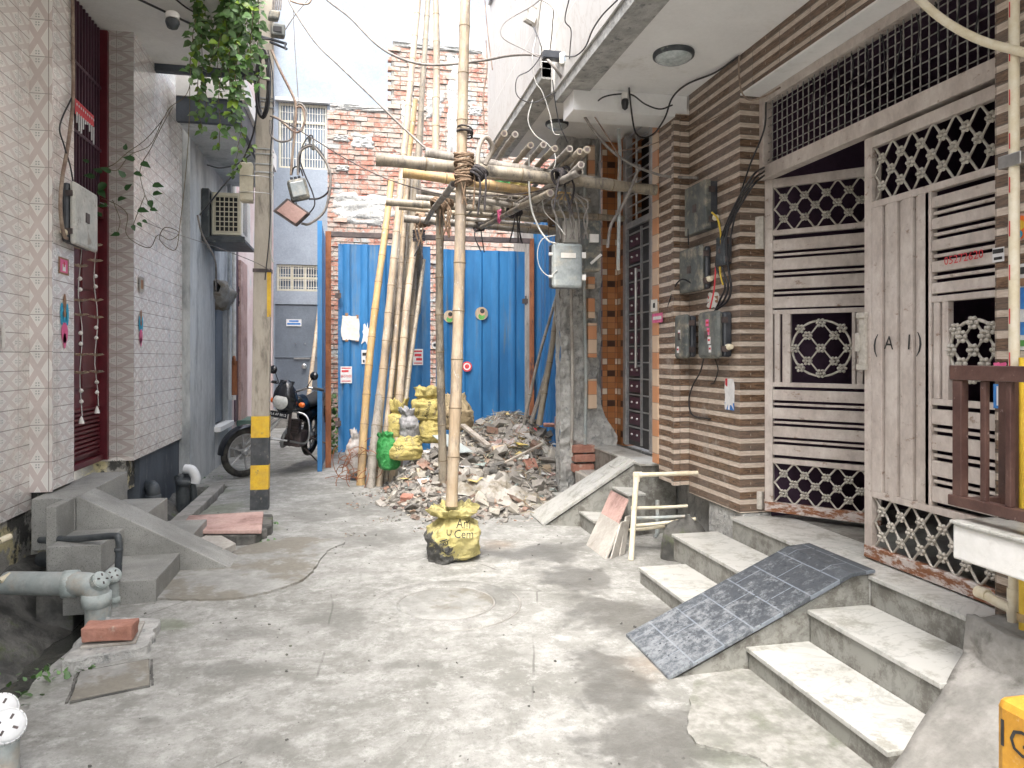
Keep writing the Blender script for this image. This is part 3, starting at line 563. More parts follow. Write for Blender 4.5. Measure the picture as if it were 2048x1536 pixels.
sticker('E', -2.22, 0, 645, 9, 700, 'torn_sticker', 'torn beige paper scrap stuck on the leftmost tiled wall', 'sticker', MT['paper'], [('ink_brown', 0, 0, .4, .5)], torn=.3)
# hanging flower garlands
def garland(px, y0p, y1p, label, seed):
    a = PX(px, y0p, -2.10); b = PX(px + 4, y1p, -2.10); t = thing('garland', label, 'garland', a, 'dried flower garlands at the maroon door'); r = random.Random(seed)
    m = MB(); pts = [a.lerp(b, i / 12) + Vector((.01 * math.sin(i + seed), .012 * math.sin(i * 1.3), 0)) for i in range(13)]; m.tube(pts, .004, 5); m.build('cord', MT['cable_white'], t)
    L = (a - b).length
    zs = [.07, .17, .36, .44, .66, .76] if seed == 1 else [.06, .15, .38, .48, .7, .8]
    for f in zs:
        p = a.lerp(b, f); m = MB()
        for q in range(7):
            an = q * .9; d = Vector((math.cos(an), math.sin(an), .1 * r.random())); m.add([p + Vector((0, 0, .004)), p + d * .04 + UP.cross(d) * .016 + UP * .012, p + d * .062, p + d * .04 - UP.cross(d) * .016 + UP * .012, p - UP * .012], [(0, 1, 2), (0, 2, 3), (4, 2, 1), (4, 3, 2)], False)
        m.build('flower', MT['bamboo_pale'], t)
    for f in (.24, .3, .54, .6, .86, .92): m2 = MB(); m2.lathe(a.lerp(b, f) - UP * .016, UP, [(.002, 0), (.014, .006), (.018, .016), (.012, .028), (.002, .034)], 8); m2.build('bead', MT['paper'], t)
    p = b; m2 = MB(); m2.lathe(p - UP * .06, UP, [(.022, 0), (.018, .02), (.008, .05), (.003, .06)], 10)
    m2.build('bell', MT['paper'], t)
garland(159, 470, 832, 'left of two dried yellow flower garlands hanging on the maroon door', 1)
garland(190, 470, 812, 'right, shorter dried yellow flower garland hanging at the door jamb', 2)
# red toran scrap over the door
a = PX(150, 196, -2.1); t = thing('door_hanging', 'small red and white fringed cloth hanging on the dark door bars', 'door hanging', a)
m = MB(); b_ = PX(188, 232, -2.1)
m.add([a, b_, b_ - UP * .09, a - UP * .12], [(0, 1, 2, 3)], False); m.build('cloth', MT['ink_red'], t)
m = MB()
for i in range(9): p = a.lerp(b_, (i + .5) / 9) - UP * .1 + Vector((.004, 0, 0)); m.rod(p, p - UP * (.08 + .06 * math.sin(i)), .006, 5); p2 = a.lerp(b_, (i + .5) / 9) + Vector((.006, 0, -.04)); m.add([p2 - UP * .014, p2 + Vector((0, .014, 0)), p2 + UP * .014, p2 - Vector((0, .014, 0))], [(0, 1, 2, 3)], False)
m.build('fringe', MT['sticker_white'], t)
# meter cabinets ------------------------------------------------------------
def cabinet(face, c, pL, pM, pR, pt, pb, name, label, body, lid, group=None, round_=.03, gland=True, window=False, stick=None):
    """box fixed to a wall: far edge pL, near outer corner pM, wall column pR"""
    if face == 'W': yn = yx(pR, c); xo = xy(pM, yn); yf = yx(pL, xo)
    elif face == 'E': yn = yx(pL, c); xo = xy(pM, yn); yf = yx(pR, xo)
    zt, zb = PX(pM, pt, xo).z, PX(pM, pb, xo).z
    t = thing(name, label, 'meter box', ((c + xo) / 2, (yn + yf) / 2, zb), group); s = 1 if xo > c else -1; d = abs(xo - c); xm = c + s * d * .55
    m = MB(); m.box(c, xm, yn, yf, zb + .01, zt - .01); m.build('back_case', body, t, round_ * .6)
    m = MB(); m.box(xm + s * .001, xo, yn - .008, yf + .008, zb, zt); ld = m.build('cover', lid, t, min(round_, d * .45))
    m = MB()
    m.box(xo - .0, xo + s * .006, yn + (yf - yn) * .42, yn + (yf - yn) * .58, zb + (zt - zb) * .42, zb + (zt - zb) * .58)
    for z_ in (.2, .8): m.box(xm - .02, xm + .025, yn - .018, yn - .006, zb + (zt - zb) * z_ - .02, zb + (zt - zb) * z_ + .02)
    m.build('latch', MT['iron_dark'], ld)
    if gland:
        m = MB(); m.lathe((c + s * d * .3, yn, zb + .08), (0, -1, 0), [(.022, 0), (.022, .03), (.017, .032), (.017, .055), (.012, .056)], 12); m.build('gland', MT['pvc_cream'], t)
    if window: m = MB(); m.box(xo + s * .002, xo + s * .005, yn + (yf - yn) * .2, yn + (yf - yn) * .8, zb + (zt - zb) * .55, zb + (zt - zb) * .85); m.build('window', MT['glass_window'], t)
    for i, (fy, fz, w_, h_, mt) in enumerate(stick or ()):
        m = MB(); y_ = yn + (yf - yn) * fy; z_ = zb + (zt - zb) * fz; m.box(xo + s * .0015, xo + s * .003, y_ - w_ / 2, y_ + w_ / 2, z_ - h_ / 2, z_ + h_ / 2); m.build('sticker', MT[mt], ld)
        m = MB(); m.box(xo + s * .0031, xo + s * .004, y_ - w_ * .35, y_ + w_ * .35, z_ - h_ * .1, z_ + h_ * .2); m.build('print', MT['ink_red'], ld)
    return t
cabinet('E', -2.08, 122, 152, 196, 362, 488, 'meter_box', 'large weathered pale meter box hung on the pink tiles beside the maroon door', MT['plastic_dark'], MT['plastic_pale'], round_=.035)
def cable(pts, r, mat, label, name='cable', group=None, n=6, seg=6, cat='cable'):
    m = MB(); m.tube(cr(pts, n), r, seg); return solo(name, m, mat, label, cat, group)
cable([PX(145, -30, -2.06), PX(146, 100, -2.06), PX(146, 200, -2.05), PX(136, 290, -2.04), PX(124, 360, -2.03), PX(121, 420, -2.02), PX(128, 470, -2.03), PX(140, 478, -2.06)], .014, MT['cable_brown'], 'thick brown cable coming down the tiles and curving round the pale meter box')
cable([PX(146, 190, -2.06), PX(120, 250, -2.05), PX(128, 290, -2.04), PX(140, 330, -2.03), PX(146, 362, -2.04)], .006, MT['black'], 'thin black wire kinked beside the brown cable above the pale meter box')
# ================================================================ LEFT: stairs with grey ramp
ZL = .55
xr = -.46 * 0 + G(480, 1135).x; lx0 = -2.15
st = thing('grey_stairs', 'grey terrazzo steps with a central sloping ramp up to the maroon door', 'stairs', (-1.8, 5.2, 0))
ry0, ry1 = 5.43, 5.76         # ramp across y
sx = lambda x_: x_
m = MB()
L0 = G(300, 1196)
m.prism([(-1.72, ry0 - .62, -.05), (-1.2, ry0 - .62, -.05), (-1.2, ry0, -.05), (-1.72, ry0, -.05)], (0, 0, .19)); m.build('step', MT['terrazzo'], st, .006)
m = MB(); m.box(-1.866, -1.56, ry0 - .45, ry0 - .002, .143, .33); m.build('step', MT['terrazzo'], st, .006)
m = MB(); m.box(-2.13, -1.862, ry0 - .0, ry0 + 1.15, .2, ZL); m.box(-1.93, -1.87, ry0 - .3, ry0 - .001, -.1, ZL - .001); m.build('landing', MT['terrazzo'], st, .006)
m = MB(); m.prism([(-1.86, ry0, -.05), (-.84, ry0, -.05), (-.84, ry0, .0), (-1.84, ry0, ZL + .008), (-1.86, ry0, ZL + .008)], (0, ry1 - ry0, 0)); m.build('ramp', MT['terrazzo'], st, .008)
m = MB(); m.box(-1.83, -1.5, ry1 + .003, ry1 + .6, -.05, .36); m.build('step', MT['terrazzo'], st, .006)
m = MB(); m.box(-1.5, -1.2, ry1 + .003, ry1 + .6, -.05, .17); m.build('step', MT['terrazzo'], st, .006)
m = MB(); m.box(-1.93, -1.72, ry0 - .455, ry0 - .1, -.2, .141); m.build('hollow_shade', MT['concrete_dark'], st, .01)  # dark block painted in for the shaded hollow under the step
# ================================================================ LEFT: pipes
def pipe_with_cap(name, label, pts, r, mat, capm, group=None, capr=None, cap_at=None, cap_dir=None, coll=()):
    t = thing(name, label, 'pipe', pts[-1], group); m = MB(); m.tube(cr(pts, 8), r, 16); m.build('pipe', mat, t)
    for p, d in coll: m = MB(); m.lathe(Vector(p) - Vector(d).normalized() * r * .5, d, [(r, 0), (r * 1.17, .002), (r * 1.17, r * 1.1), (r, r * 1.12)], 18); m.build('collar', capm, t)
    if cap_at is not None:
        cr_ = capr or r * 1.1; m = MB(); d = Vector(cap_dir).normalized()
        m.lathe(Vector(cap_at) - d * .03, d, [(cr_ * .85, -.03), (cr_ * .85, .0), (cr_, .001), (cr_, .035), (cr_ * .85, .045), (cr_ * .25, .047)], 18)
        u = d.orthogonal().normalized(); q = d.cross(u)
        for k in range(22): an = k * 2 * math.pi / 22; o = Vector(cap_at) + (u * math.cos(an) + q * math.sin(an)) * cr_; m.cob(o - d * .01, d * .03, (u * math.cos(an) + q * math.sin(an)) * .004, (q * math.cos(an) - u * math.sin(an)) * cr_ * .22)
        cp = m.build('cap', capm, t)
        m = MB()
        for k in range(4): an = k * math.pi / 2 + .3; e = u * math.cos(an) + q * math.sin(an); m.cob(Vector(cap_at) + d * .0175 + e * cr_ * .5, e * cr_ * .3, d.cross(e) * .008, d * .003)
        m.build('slots', MT['iron_dark'], cp)
    return t
Yp = 4.15
A, B_, C_ = P(15, 1166, Yp + .12), P(180, 1168, Yp), P(195, 1205, Yp)
pipe_with_cap('drain_pipe', 'fat grey PVC drain pipe leaving the yellow wall and bending down by the brick', [A, P(100, 1167, Yp + .05), P(165, 1168, Yp), P(188, 1176, Yp), P(195, 1205, Yp), P(196, 1262, Yp)], .067, MT['pvc_grey'], MT['pvc_teal'], 'grey PVC drain pipes', .05, P(202, 1160, Yp - .03), (.75, -.45, .6), [(P(193, 1200, Yp), (0, 0, 1)), (P(140, 1168, Yp + .02), (1, 0, 0))])
pipe_with_cap('drain_pipe', 'thinner grey PVC pipe standing just behind the fat drain pipe', [P(226, 1165, Yp + .25), P(227, 1200, Yp + .25), P(227, 1250, Yp + .25)], .034, MT['pvc_grey'], MT['pvc_teal'], 'grey PVC drain pipes', .045, P(226, 1150, Yp + .22), (.4, -.7, .6), [(P(227, 1200, Yp + .25), (0, 0, 1))])
pipe_with_cap('iron_pipe', 'dark horizontal pipe elbowing down beside the second grey step', [P(80, 1080, 4.7), P(150, 1078, 4.6), P(225, 1072, 4.5), P(237, 1078, 4.48), P(238, 1100, 4.48), P(236, 1150, 4.48)], .021, MT['pvc_dark'], MT['pvc_dark'], None, coll=[(P(237, 1100, 4.48), (0, 0, 1)), (P(120, 1079, 4.65), (1, 0, 0)), (P(95, 1080, 4.68), (1, 0, 0))])
pipe_with_cap('drain_pipe', 'short black stained pipe with a round cap under the grey steps', [P(85, 1118, 4.75), P(120, 1116, 4.65), P(140, 1122, 4.6), P(144, 1145, 4.6)], .05, MT['pvc_dark'], MT['pvc_grey'], None, .048, P(140, 1105, 4.55), (.7, -.5, .5))
t1 = pipe_with_cap('vent_pipe', 'white capped PVC pipe at the bottom left corner of the lane, front one of two', [P(12, 1600, 2.6), P(13, 1500, 2.6), P(14, 1460, 2.6)], .04, MT['pvc_grey'], MT['pvc_white'], 'white capped PVC pipes', .058, P(14, 1452, 2.58), (.3, -.75, .6))
pipe_with_cap('vent_pipe', 'white capped PVC pipe at the bottom left corner of the lane, rear one of two', [P(-6, 1600, 2.72), P(-4, 1480, 2.72), P(-2, 1430, 2.72)], .04, MT['pvc_grey'], MT['pvc_white'], 'white capped PVC pipes', .058, P(0, 1420, 2.7), (.3, -.75, .6))
for k, (px, py, lb) in enumerate(((270, 985, 'left one of the two short black pipes capped upright by the dark plinth'), (306, 985, 'right one of the two short black pipes bent over by the dark plinth'))):
    c = P(px, py, 6.9)
    pipe_with_cap('plinth_pipe', lb, [c - UP * .25, c - UP * .05] + ([c + UP * .02, c + Vector((-.03, .05, .05)), c + Vector((-.08, .1, .05))] if k else [c + UP * .03]), .062, MT['pvc_dark'], MT['pvc_dark'], 'short black pipes by the dark plinth', .062, (c + UP * .06) if not k else None, (.25, -.3, 1), [(c - UP * .06, (0, 0, 1))])
c = P(372, 985, 7.7)
tp = thing('drain_trap', 'black pipe trap with a pale plastic elbow at the tiled wall corner', 'drain trap', c - UP * .15)
m = MB(); m.tube(cr([c - UP * .2 + Vector((-.03, 0, 0)), c + Vector((-.03, 0, .05)), c + Vector((-.06, .05, .17))]), .07, 14); m.lathe(c + Vector((-.02, -.03, .1)), (.2, -.2, 1), [(.075, 0), (.08, .01), (.08, .05), (.05, .06)], 16); m.build('trap', MT['pvc_dark'], tp)
m = MB(); m.tube(cr([c + Vector((.06, .05, -.2)), c + Vector((.07, .03, 0)), c + Vector((.03, .04, .14)), c + Vector((-.04, .05, .2))]), .035, 10); m.build('branch', MT['pvc_dark'], tp)
m = MB(); m.tube(cr([c + Vector((-.01, 0, .25)), c + Vector((.06, -.02, .24)), c + Vector((.1, -.02, .16)), c + Vector((.09, -.02, .1))]), .05, 12); m.build('elbow', MT['pvc_white'], tp)
cable([P(0, 1082, 4.2), P(22, 1072, 4.25)], .02, MT['pvc_cream'], 'short cream pipe stub poking from the yellow peeling wall, upper one', 'pipe_stub', cat='pipe')
cable([P(0, 1162, 4.2), P(22, 1150, 4.25)], .02, MT['pvc_cream'], 'short cream pipe stub poking from the yellow peeling wall, lower one', 'pipe_stub', cat='pipe')
# pink stone slab over the drain, near the pole
q = [G(px, py, .1) for px, py in ((355, 1065), (523, 1064), (527, 1026), (378, 1034))]
solo('stone_slab', flat([(p.x, p.y) for p in q], .085, .115), MT['slab_pink'], 'flat pink stone slab lying over the drain beside the foot of the pole', 'stone slab', bevel=.006)
q = [G(px, py) for px, py in ((405, 1090), (510, 1090), (540, 1070), (545, 1045), (400, 1050))]
solo('slab_footing', flat(jag([(p.x, p.y) for p in q], 6, .02), -.05, .078), MT['concrete_dark'], 'mossy dark concrete footing under the pink stone slab', 'footing', bevel=.01)
q = [G(px, py, .08) for px, py in ((392, 1077), (440, 1100), (472, 1085), (430, 1062))]
solo('slab_piece', flat([(p.x, p.y) for p in q], .02, .075), MT['slab_grey'], 'small grey stone piece tucked between the ramp and the pink slab', 'stone piece', bevel=.005)
# kerb beyond the stairs
m = MB(); m.box(-1.62, -1.48, ry1 + .8, 8.9, -.2, .05); solo('drain_kerb', m, MT['concrete'], 'low grey kerb between the drain and the foot of the grey wall', 'kerb', bevel=.01)
# ================================================================ LEFT: grey house, further houses
yG1 = yx(457, -1.86)
gh = thing('grey_house', 'grey rendered house with peeling paint and a small balcony between the tiled wall and pipes', 'house', (-2.2, 9, 0))
wo0, wo1 = yx(430, -1.86), yx(456, -1.86); wz0, wz1 = PX(440, 850, -1.86).z, PX(440, 606, -1.86).z
m = MB(); m.box(-2.6, -1.86, yE2 + .005, wo0, -.25, 6.5); m.box(-2.6, -1.86, wo0, wo1, -.25, wz0); m.box(-2.6, -1.86, wo0, wo1, wz1, 6.5); m.box(-2.6, -1.86, wo1, yG1 + .3, -.25, 6.5)
m.build('wall', MT['plaster_grey'], gh)
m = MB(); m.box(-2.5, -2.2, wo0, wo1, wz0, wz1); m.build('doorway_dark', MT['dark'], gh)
m = MB()
for i in range(26): z_ = wz0 + .05 + (wz1 - wz0 - .1) * i / 25; m.box(-1.99, -1.97, wo0 + .02, wo0 + (wo1 - wo0) * .4, z_, z_ + .03)
m.build('grille', MT['iron_dark'], gh)
m = MB(); m.box(-1.95, -1.93, wo0 + (wo1 - wo0) * .42, wo1 - .03, wz0 + .02, wz1 - .02); m.build('shutter', MT['grey_door'], gh, .004)
m = MB(); m.box(-1.9, -1.78, wo0 - .05, wo1 + .04, wz0 - .06, wz0 + .01); m.build('sill', MT['plaster_white'], gh, .006)
m = MB(); m.box(-1.858, -1.22, 8.3, 11.3, 4.02, 4.12); m.build('balcony', MT['plaster_grey'], gh)
m = MB(); m.box(-1.858, -1.2, 8.22, 8.298, 4.0, 4.26); m.box(-1.25, -1.2, 8.3, 11.3, 4.0, 4.26); m.build('balcony_beam', MT['plinth_dark'], gh)
m = MB(); m.box(-1.858, -1.16, 8.2, 11.3, 4.262, 4.5); m.build('balcony_edge', MT['plaster_cream'], gh)
m = MB(); c0 = PX(372, 165, -1.85); 
# cloth bundle on bracket
c = P(438, 590, 10.0); t = thing('rolled_awning', 'crumpled pale plastic sheet bundled over the grey doorway', 'bundle', c)
m = MB()
def bun(u, v):
    a = u * 2 * math.pi; L = v - .5; r_ = .17 * math.sqrt(max(.02, 1 - (2 * L) ** 2 * .8)); k = 1 + .35 * noise.noise(Vector((math.cos(a) * 2, math.sin(a) * 2, v * 4)))
    return c + Vector((math.cos(a) * r_ * k * 1.1, L * .7, math.sin(a) * r_ * k - .16 * L))
m.grid(bun, 26, 14, closed=True); m.build('sheet', MT['tarp'], t)
# air conditioner
ac = thing('air_conditioner', 'window air conditioner with a white grid grille sticking out of the grey wall', 'air conditioner', (-1.65, 9.3, 2.95))
ay0 = yx(425, -1.745); ay1 = ay0 + .75; az0, az1 = 3.02, 3.56; ax0, ax1 = -1.76, -1.40
m = MB(); m.box(ax0, ax1, ay0, ay1, az0, az1); m.build('casing', MT['white_metal'], ac, .008)
m = MB(); m.box(ax0 + .05, ax1 - .045, ay0 - .004, ay0 - .002, az0 + .05, az1 - .06); m.build('mesh_backing', MT['dark'], ac)
m = MB()
for i in range(6): x_ = ax0 + .05 + (ax1 - ax0 - .095) * i / 5; m.box(x_ - .005, x_ + .005, ay0 - .02, ay0 - .006, az0 + .045, az1 - .055)
for i in range(8): z_ = az0 + .05 + (az1 - az0 - .11) * i / 7; m.box(ax0 + .04, ax1 - .04, ay0 - .024, ay0 - .008, z_ - .005, z_ + .005)
for b_ in ((ax0 + .02, ax0 + .05), (ax1 - .045, ax1 - .01)): m.box(b_[0], b_[1], ay0 - .02, ay0 - .001, az0 + .01, az1 - .01)
m.box(ax0 + .05, ax1 - .045, ay0 - .02, ay0 - .001, az0 + .01, az0 + .04); m.box(ax0 + .05, ax1 - .045, ay0 - .02, ay0 - .001, az1 - .05, az1 - .01)
m.build('front_grille', MT['cream_metal'], ac)
m = MB()
for i in range(22): z_ = az0 + .06 + i * .02; m.box(ax1 + .001, ax1 + .008, ay0 + .1, ay0 + .45, z_, z_ + .009)
m.build('side_louvre', MT['steel'], ac)
m = MB(); m.box(-1.85, ax1 + .05, ay0 - .06, ay1 + .05, az0 - .09, az0 - .05); m.box(-1.85, ax0 - .01, ay0 - .1, ay1, az0 - .05, az1 + .02); m.box(-1.85, ax1 + .04, ay0 - .05, ay0 - .01, az0 - .05, az0 - .012); m.build('bracket', MT['pvc_dark'], ac, .004)
# pipes on the grey house end
for px, lb, mt in ((459, 'left of the two thin pale pipes clipped upright beside the grey doorway', 'plaster_grey'), (468, 'right of the two thin pale pipes clipped upright beside the grey doorway', 'paper')):
    a = yx(px, -1.8); m = MB(); m.tube([(-1.8, a, PX(px, 800, -1.8).z), (-1.8, a, 5)], .03, 10); solo('riser_pipe', m, MT[mt], lb, 'pipe', 'riser pipes by the grey doorway')
c = PX(468, 790, -1.75); m = MB(); m.tube([c, c + UP * .5], .05, 8); m.ring(c + UP * .5, (1, .3, 0), .06, .02, 10); solo('tap_joint', m, MT['rust'], 'rusty valve joint at the foot of the pale riser pipes', 'valve')
# pink house behind
ph = thing('pink_house', 'narrow pink rendered house front behind the utility pole', 'house', (-2, 13, 0))
yp0 = yG1 + .31
m = MB(); m.box(-2.6, -1.86, yp0, 16.55, 0, 8); m.build('wall', MT['plaster_pink'], ph)
m = MB(); m.box(-1.858, -1.8, yx(478, -1.83), yx(491, -1.83), .5, PX(484, 525, -1.83).z); m.build('door_jamb', MT['slab_pink'], ph)
m = MB(); m.box(-1.858, -1.84, yx(472, -1.83), yx(478, -1.83), .5, 3.4); m.build('door', MT['maroon_dark'], ph)
m = MB(); m.box(-1.86, -1.35, yx(460, -1.86), yx(460, -1.86) + .55, .0, .33); solo('entry_step', m, MT['concrete'], 'pale stone step in the alley against the grey and pink houses', 'step', bevel=.01)
m = MB(); m.box(-1.86, -1.62, 12.2, 13.0, .0, .5); solo('green_step', m, surf('green_step', (.08, .14, .115), (.13, .2, .17), 4, .8), 'faded green painted step behind the motorcycle', 'step', bevel=.01)
cabinet('E', -1.86, 474, 478, 488, 573, 613, 'junction_box', 'small dark junction box on the pink wall beyond the pale riser pipes', MT['plastic_dark'], MT['plastic_dark'], gland=False)
# ================================================================ BACK: pale blue house
yF = 16.6
bh = thing('pale_blue_house', 'tall pale blue rendered building closing the lane, with barred windows and a grey door', 'house', (0, 17, 0))
def rect(px0, py0, px1, py1, c=yF, face='S'): a = on(face, c, px0, py0); b = on(face, c, px1, py1); return a.x, b.x, min(a.z, b.z), max(a.z, b.z)
win = rect(557, 203, 654, 340); ven = rect(553, 528, 640, 583); dor = rect(550, 608, 640, 818)
dor = (dor[0], dor[1] + .12, .38, dor[3])
x0f = PY(547, 500, yF).x; x1f = 6.0
m = MB()
def wallholes(m, x0, x1, z0, z1, y0, y1, holes):      # wall with rectangular openings, holes sorted by z
    zs = sorted({z0, z1, *[h[2] for h in holes], *[h[3] for h in holes]})
    for a, b in zip(zs, zs[1:]):
        hs_ = sorted([h for h in holes if h[2] <= a + 1e-6 and h[3] >= b - 1e-6]); x = x0
        for h in hs_:
            if h[0] > x: m.box(x, h[0], y0, y1, a, b)
            x = max(x, h[1])
        if x < x1: m.box(x, x1, y0, y1, a, b)
wallholes(m, x0f, x1f, -.2, 14, yF, yF + .3, [win, ven, dor]); m.build('wall', MT['plaster_blue'], bh)
m = MB(); m.box(x0f - 1.5, x1f, yF + .8, yF + .9, 0, 14); m.build('back_wall', MT['dark'], bh)
m = MB(); m.box(x0f - .5, x0f - .001, yF - .25, yF + .3, 0, 14); m.build('side_pier', MT['plaster_pink'], bh)
def window(h, cols, transoms, nb, y=yF + .06):
    m = MB(); f = .05; x0, x1, z0, z1 = h
    m.box(x0, x1, y, y + .05, z0, z0 + f); m.box(x0, x1, y, y + .05, z1 - f, z1)
    for i in range(cols + 1): x_ = x0 + (x1 - x0 - f) * i / cols; m.box(x_, x_ + f, y - .002, y + .048, z0 + f, z1 - f)
    for t_ in transoms: m.box(x0 + f, x1 - f, y - .004, y + .05, z0 + (z1 - z0) * t_ - .025, z0 + (z1 - z0) * t_ + .025)
    w_ = m.build('window', MT['cream_metal'], bh, .004)
    m = MB(); m.box(x0 + .02, x1 - .02, y + .06, y + .07, z0 + .02, z1 - .02); m.build('glass', MT['glass_window'], w_)
    m = MB()
    for i in range(nb): x_ = x0 + (x1 - x0) * (i + .5) / nb; m.rod((x_, y - .04, z0 + .01), (x_, y - .04, z1 - .01), .008, 5)
    for t_ in (.15, .4, .62, .85): z_ = z0 + (z1 - z0) * t_; m.rod((x0 + .01, y - .045, z_), (x1 - .01, y - .045, z_), .006, 5)
    m.build('window_bars', MT['white_metal'], w_)
window(win, 2, (.72,), 18); window(ven, 3, (.5,), 17)
m = MB(); m.box(win[0] - .06, win[1] + .06, yF - .12, yF - .001, win[3], win[3] + .07); m.build('window_ledge', MT['plaster_grey'], bh)
m = MB(); m.box(dor[0], dor[1], yF + .02, yF + .07, dor[2] + .03, dor[3] - .02)
dxm = (dor[0] + dor[1]) / 2; zz = (dor[2] + dor[3]) / 2
m.box(dor[0], dor[1], yF + .0, yF + .019, zz - .03, zz + .0)
d_ = m.build('door', MT['grey_door'], bh, .004)
m = MB()
for dx_ in (-.1, .1): m.ring((dxm + dx_, yF - .01, zz + .22), (1, 0, 0), .07, .01, 10, 5, -90, 90)
m.box(dxm - .14, dxm + .2, yF - .02, yF - .001, zz - .06, zz - .03); m.lathe((dxm + .08, yF - .03, zz - .22), (0, -1, 0), [(.06, 0), (.06, .02), (.03, .03)], 12); m.build('door_handle', MT['steel'], d_)
m = MB(); m.box(dxm - .3, dxm + .02, yF - .003, yF - .001 + .02, dor[3] - .48, dor[3] - .33); m.build('door_sign', MT['sticker_white'], d_)
m = MB(); bar2(m, (dxm - .14, yF - .003, dor[3] - .4), (1, 0, 0), UP, (0, -1, 0), 0, -.03, .28, .04); bar2(m, (dxm - .14, yF - .003, dor[3] - .4), (1, 0, 0), UP, (0, -1, 0), 0, .03, .2, .035); m.build('door_sign_print', MT['ink_blue'], d_)
m = MB(); m.box(dor[0] - .1, dor[1] + .3, yF - .5, yF - .002, -.1, .2); m.box(dor[0] - .1, dor[1] + .3, yF - .25, yF - .002, .2, .37); solo('door_step', m, MT['concrete'], 'two low concrete steps under the far grey door', 'steps', bevel=.01)
# bamboo helper
def bamboo_pole(a, b, r, mat, label, name='bamboo_pole', group=None, seg=12, bend=.01, seed=0, stub=False, r2=None):
    a, b = Vector(a), Vector(b); L = (b - a).length; k = max(2, int(L / .34)); rr = random.Random(seed + int(L * 1000)); t = thing(name, label, 'bamboo pole', a, group)
    d = (b - a).normalized(); s1 = d.orthogonal().normalized(); s2 = d.cross(s1); ph1, ph2 = rr.uniform(0, 6), rr.uniform(0, 6); r2 = r2 or r * .8
    m = MB(); pts = []; rs = []; nd = MB(); n_ = k * 6
    def pos(f): return a.lerp(b, f) + s1 * bend * L * math.sin(math.pi * f) * math.cos(ph1) + s2 * bend * L * .6 * math.sin(2 * math.pi * f + ph2) * .5
    for i in range(n_ + 1):
        f = i / n_; base = r + (r2 - r) * f; w_ = (i % 6) / 6; rs.append(base * (1.07 if i % 6 == 0 else (.97 if 1 < i % 6 < 5 else 1.0))); pts.append(pos(f))
    m.tube(pts, rs, seg); m.build('culm', mat, t)
    for i in range(1, k): f = i / k; base = (r + (r2 - r) * f); p = pos(f); nd.tube([p - d * .006, p - d * .002, p + d * .002, p + d * .006], [base * 1.03, base * 1.12, base * 1.12, base * 1.03], seg, False)
    nd.build('nodes', MT['bamboo_node'], t)
    e = MB()
    for f, sg in ((0, -1), (1, 1)): p = pos(f); e.lathe(p + d * sg * .0012, d * sg, [((r if f == 0 else r2) * .62, 0), (.001, .0005)], 10)
    e.build('hollow', MT['iron_dark'], t)
    return t
bamboo_pole(P(616, 815, 14.3), P(641, 590, 15.9), .045, MT['bamboo_pale'], 'thin bamboo pole leaning against the far grey door', seed=3)
# ================================================================ BACK: brick wall
yW = 13.3
bw = thing('brick_wall', 'unfinished salmon brick wall with a taller pillar and smeared mortar behind the blue gate', 'wall', (.5, yW, 0))
xa, xb, xc = PY(655, 300, yW).x, PY(783, 300, yW).x, PY(1000, 300, yW).x + 2.0
zl, zh = PY(720, 212, yW).z, PY(870, 96, yW).z
mB = MB(); mM = MB(); rb = random.Random(3); ch, bl = .087, .235
nc = int(zh / ch) + 1
for j in range(nc):
    z = j * ch; off = (j % 2) * bl / 2; x = xa - off
    while x < xc:
        x0_, x1_ = max(x, xa), min(x + bl - .014, xc); xm_ = (x0_ + x1_) / 2
        top = zl + .14 * noise.noise(Vector((xm_ * 1.7, 0, 0))) - max(0, .25 - (xm_ - xa)) * .2 if xm_ < xb else (zh + .05 * noise.noise(Vector((xm_ * 3, 5, 0))) if xm_ < PY(968, 300, yW).x else zh)
        if z + ch < top and x1_ - x0_ > .03:
            v = rb.random(); colr = Vector((.42, .17, .12)).lerp(Vector((.52, .27, .2)), rb.random())
            if v < .1: colr = Vector((.33, .12, .09))
            if v > .82: colr = Vector((.55, .4, .33))
            mB.col = tuple(colr); o = rb.uniform(-.016, .012) - (.025 if v > .97 else 0)
            z0_ = z + rb.uniform(0, .004); t_ = rb.uniform(-.004, .004)
            mB.add([(x0_, yW - .012 + o, z0_), (x1_, yW - .012 + o, z0_ + t_), (x1_, yW + .1, z0_ + t_), (x0_, yW + .1, z0_), (x0_, yW - .012 + o, z0_ + ch - .016), (x1_, yW - .012 + o, z0_ + ch - .016 + t_), (x1_, yW + .1, z0_ + ch - .016 + t_), (x0_, yW + .1, z0_ + ch - .016)],
                   [(3, 2, 1, 0), (4, 5, 6, 7), (0, 1, 5, 4), (1, 2, 6, 5), (2, 3, 7, 6), (3, 0, 4, 7)], False)
        x += bl
mB.build('bricks', MT['brick_wall'], bw)
MT['mortar'] = surf('mortar', (.17, .165, .15), (.29, .28, .25), 4, .95, bump=.9, bscale=35, bdist=.02, stain=(.3, .28, .26), sscale=8)
mM.box(xa + .01, xb, yW + .004, yW + .22, 0, zl - .12); mM.box(xb, xc, yW + .004, yW + .22, 0, zh - .1); mM.build('mortar', MT['mortar'], bw)
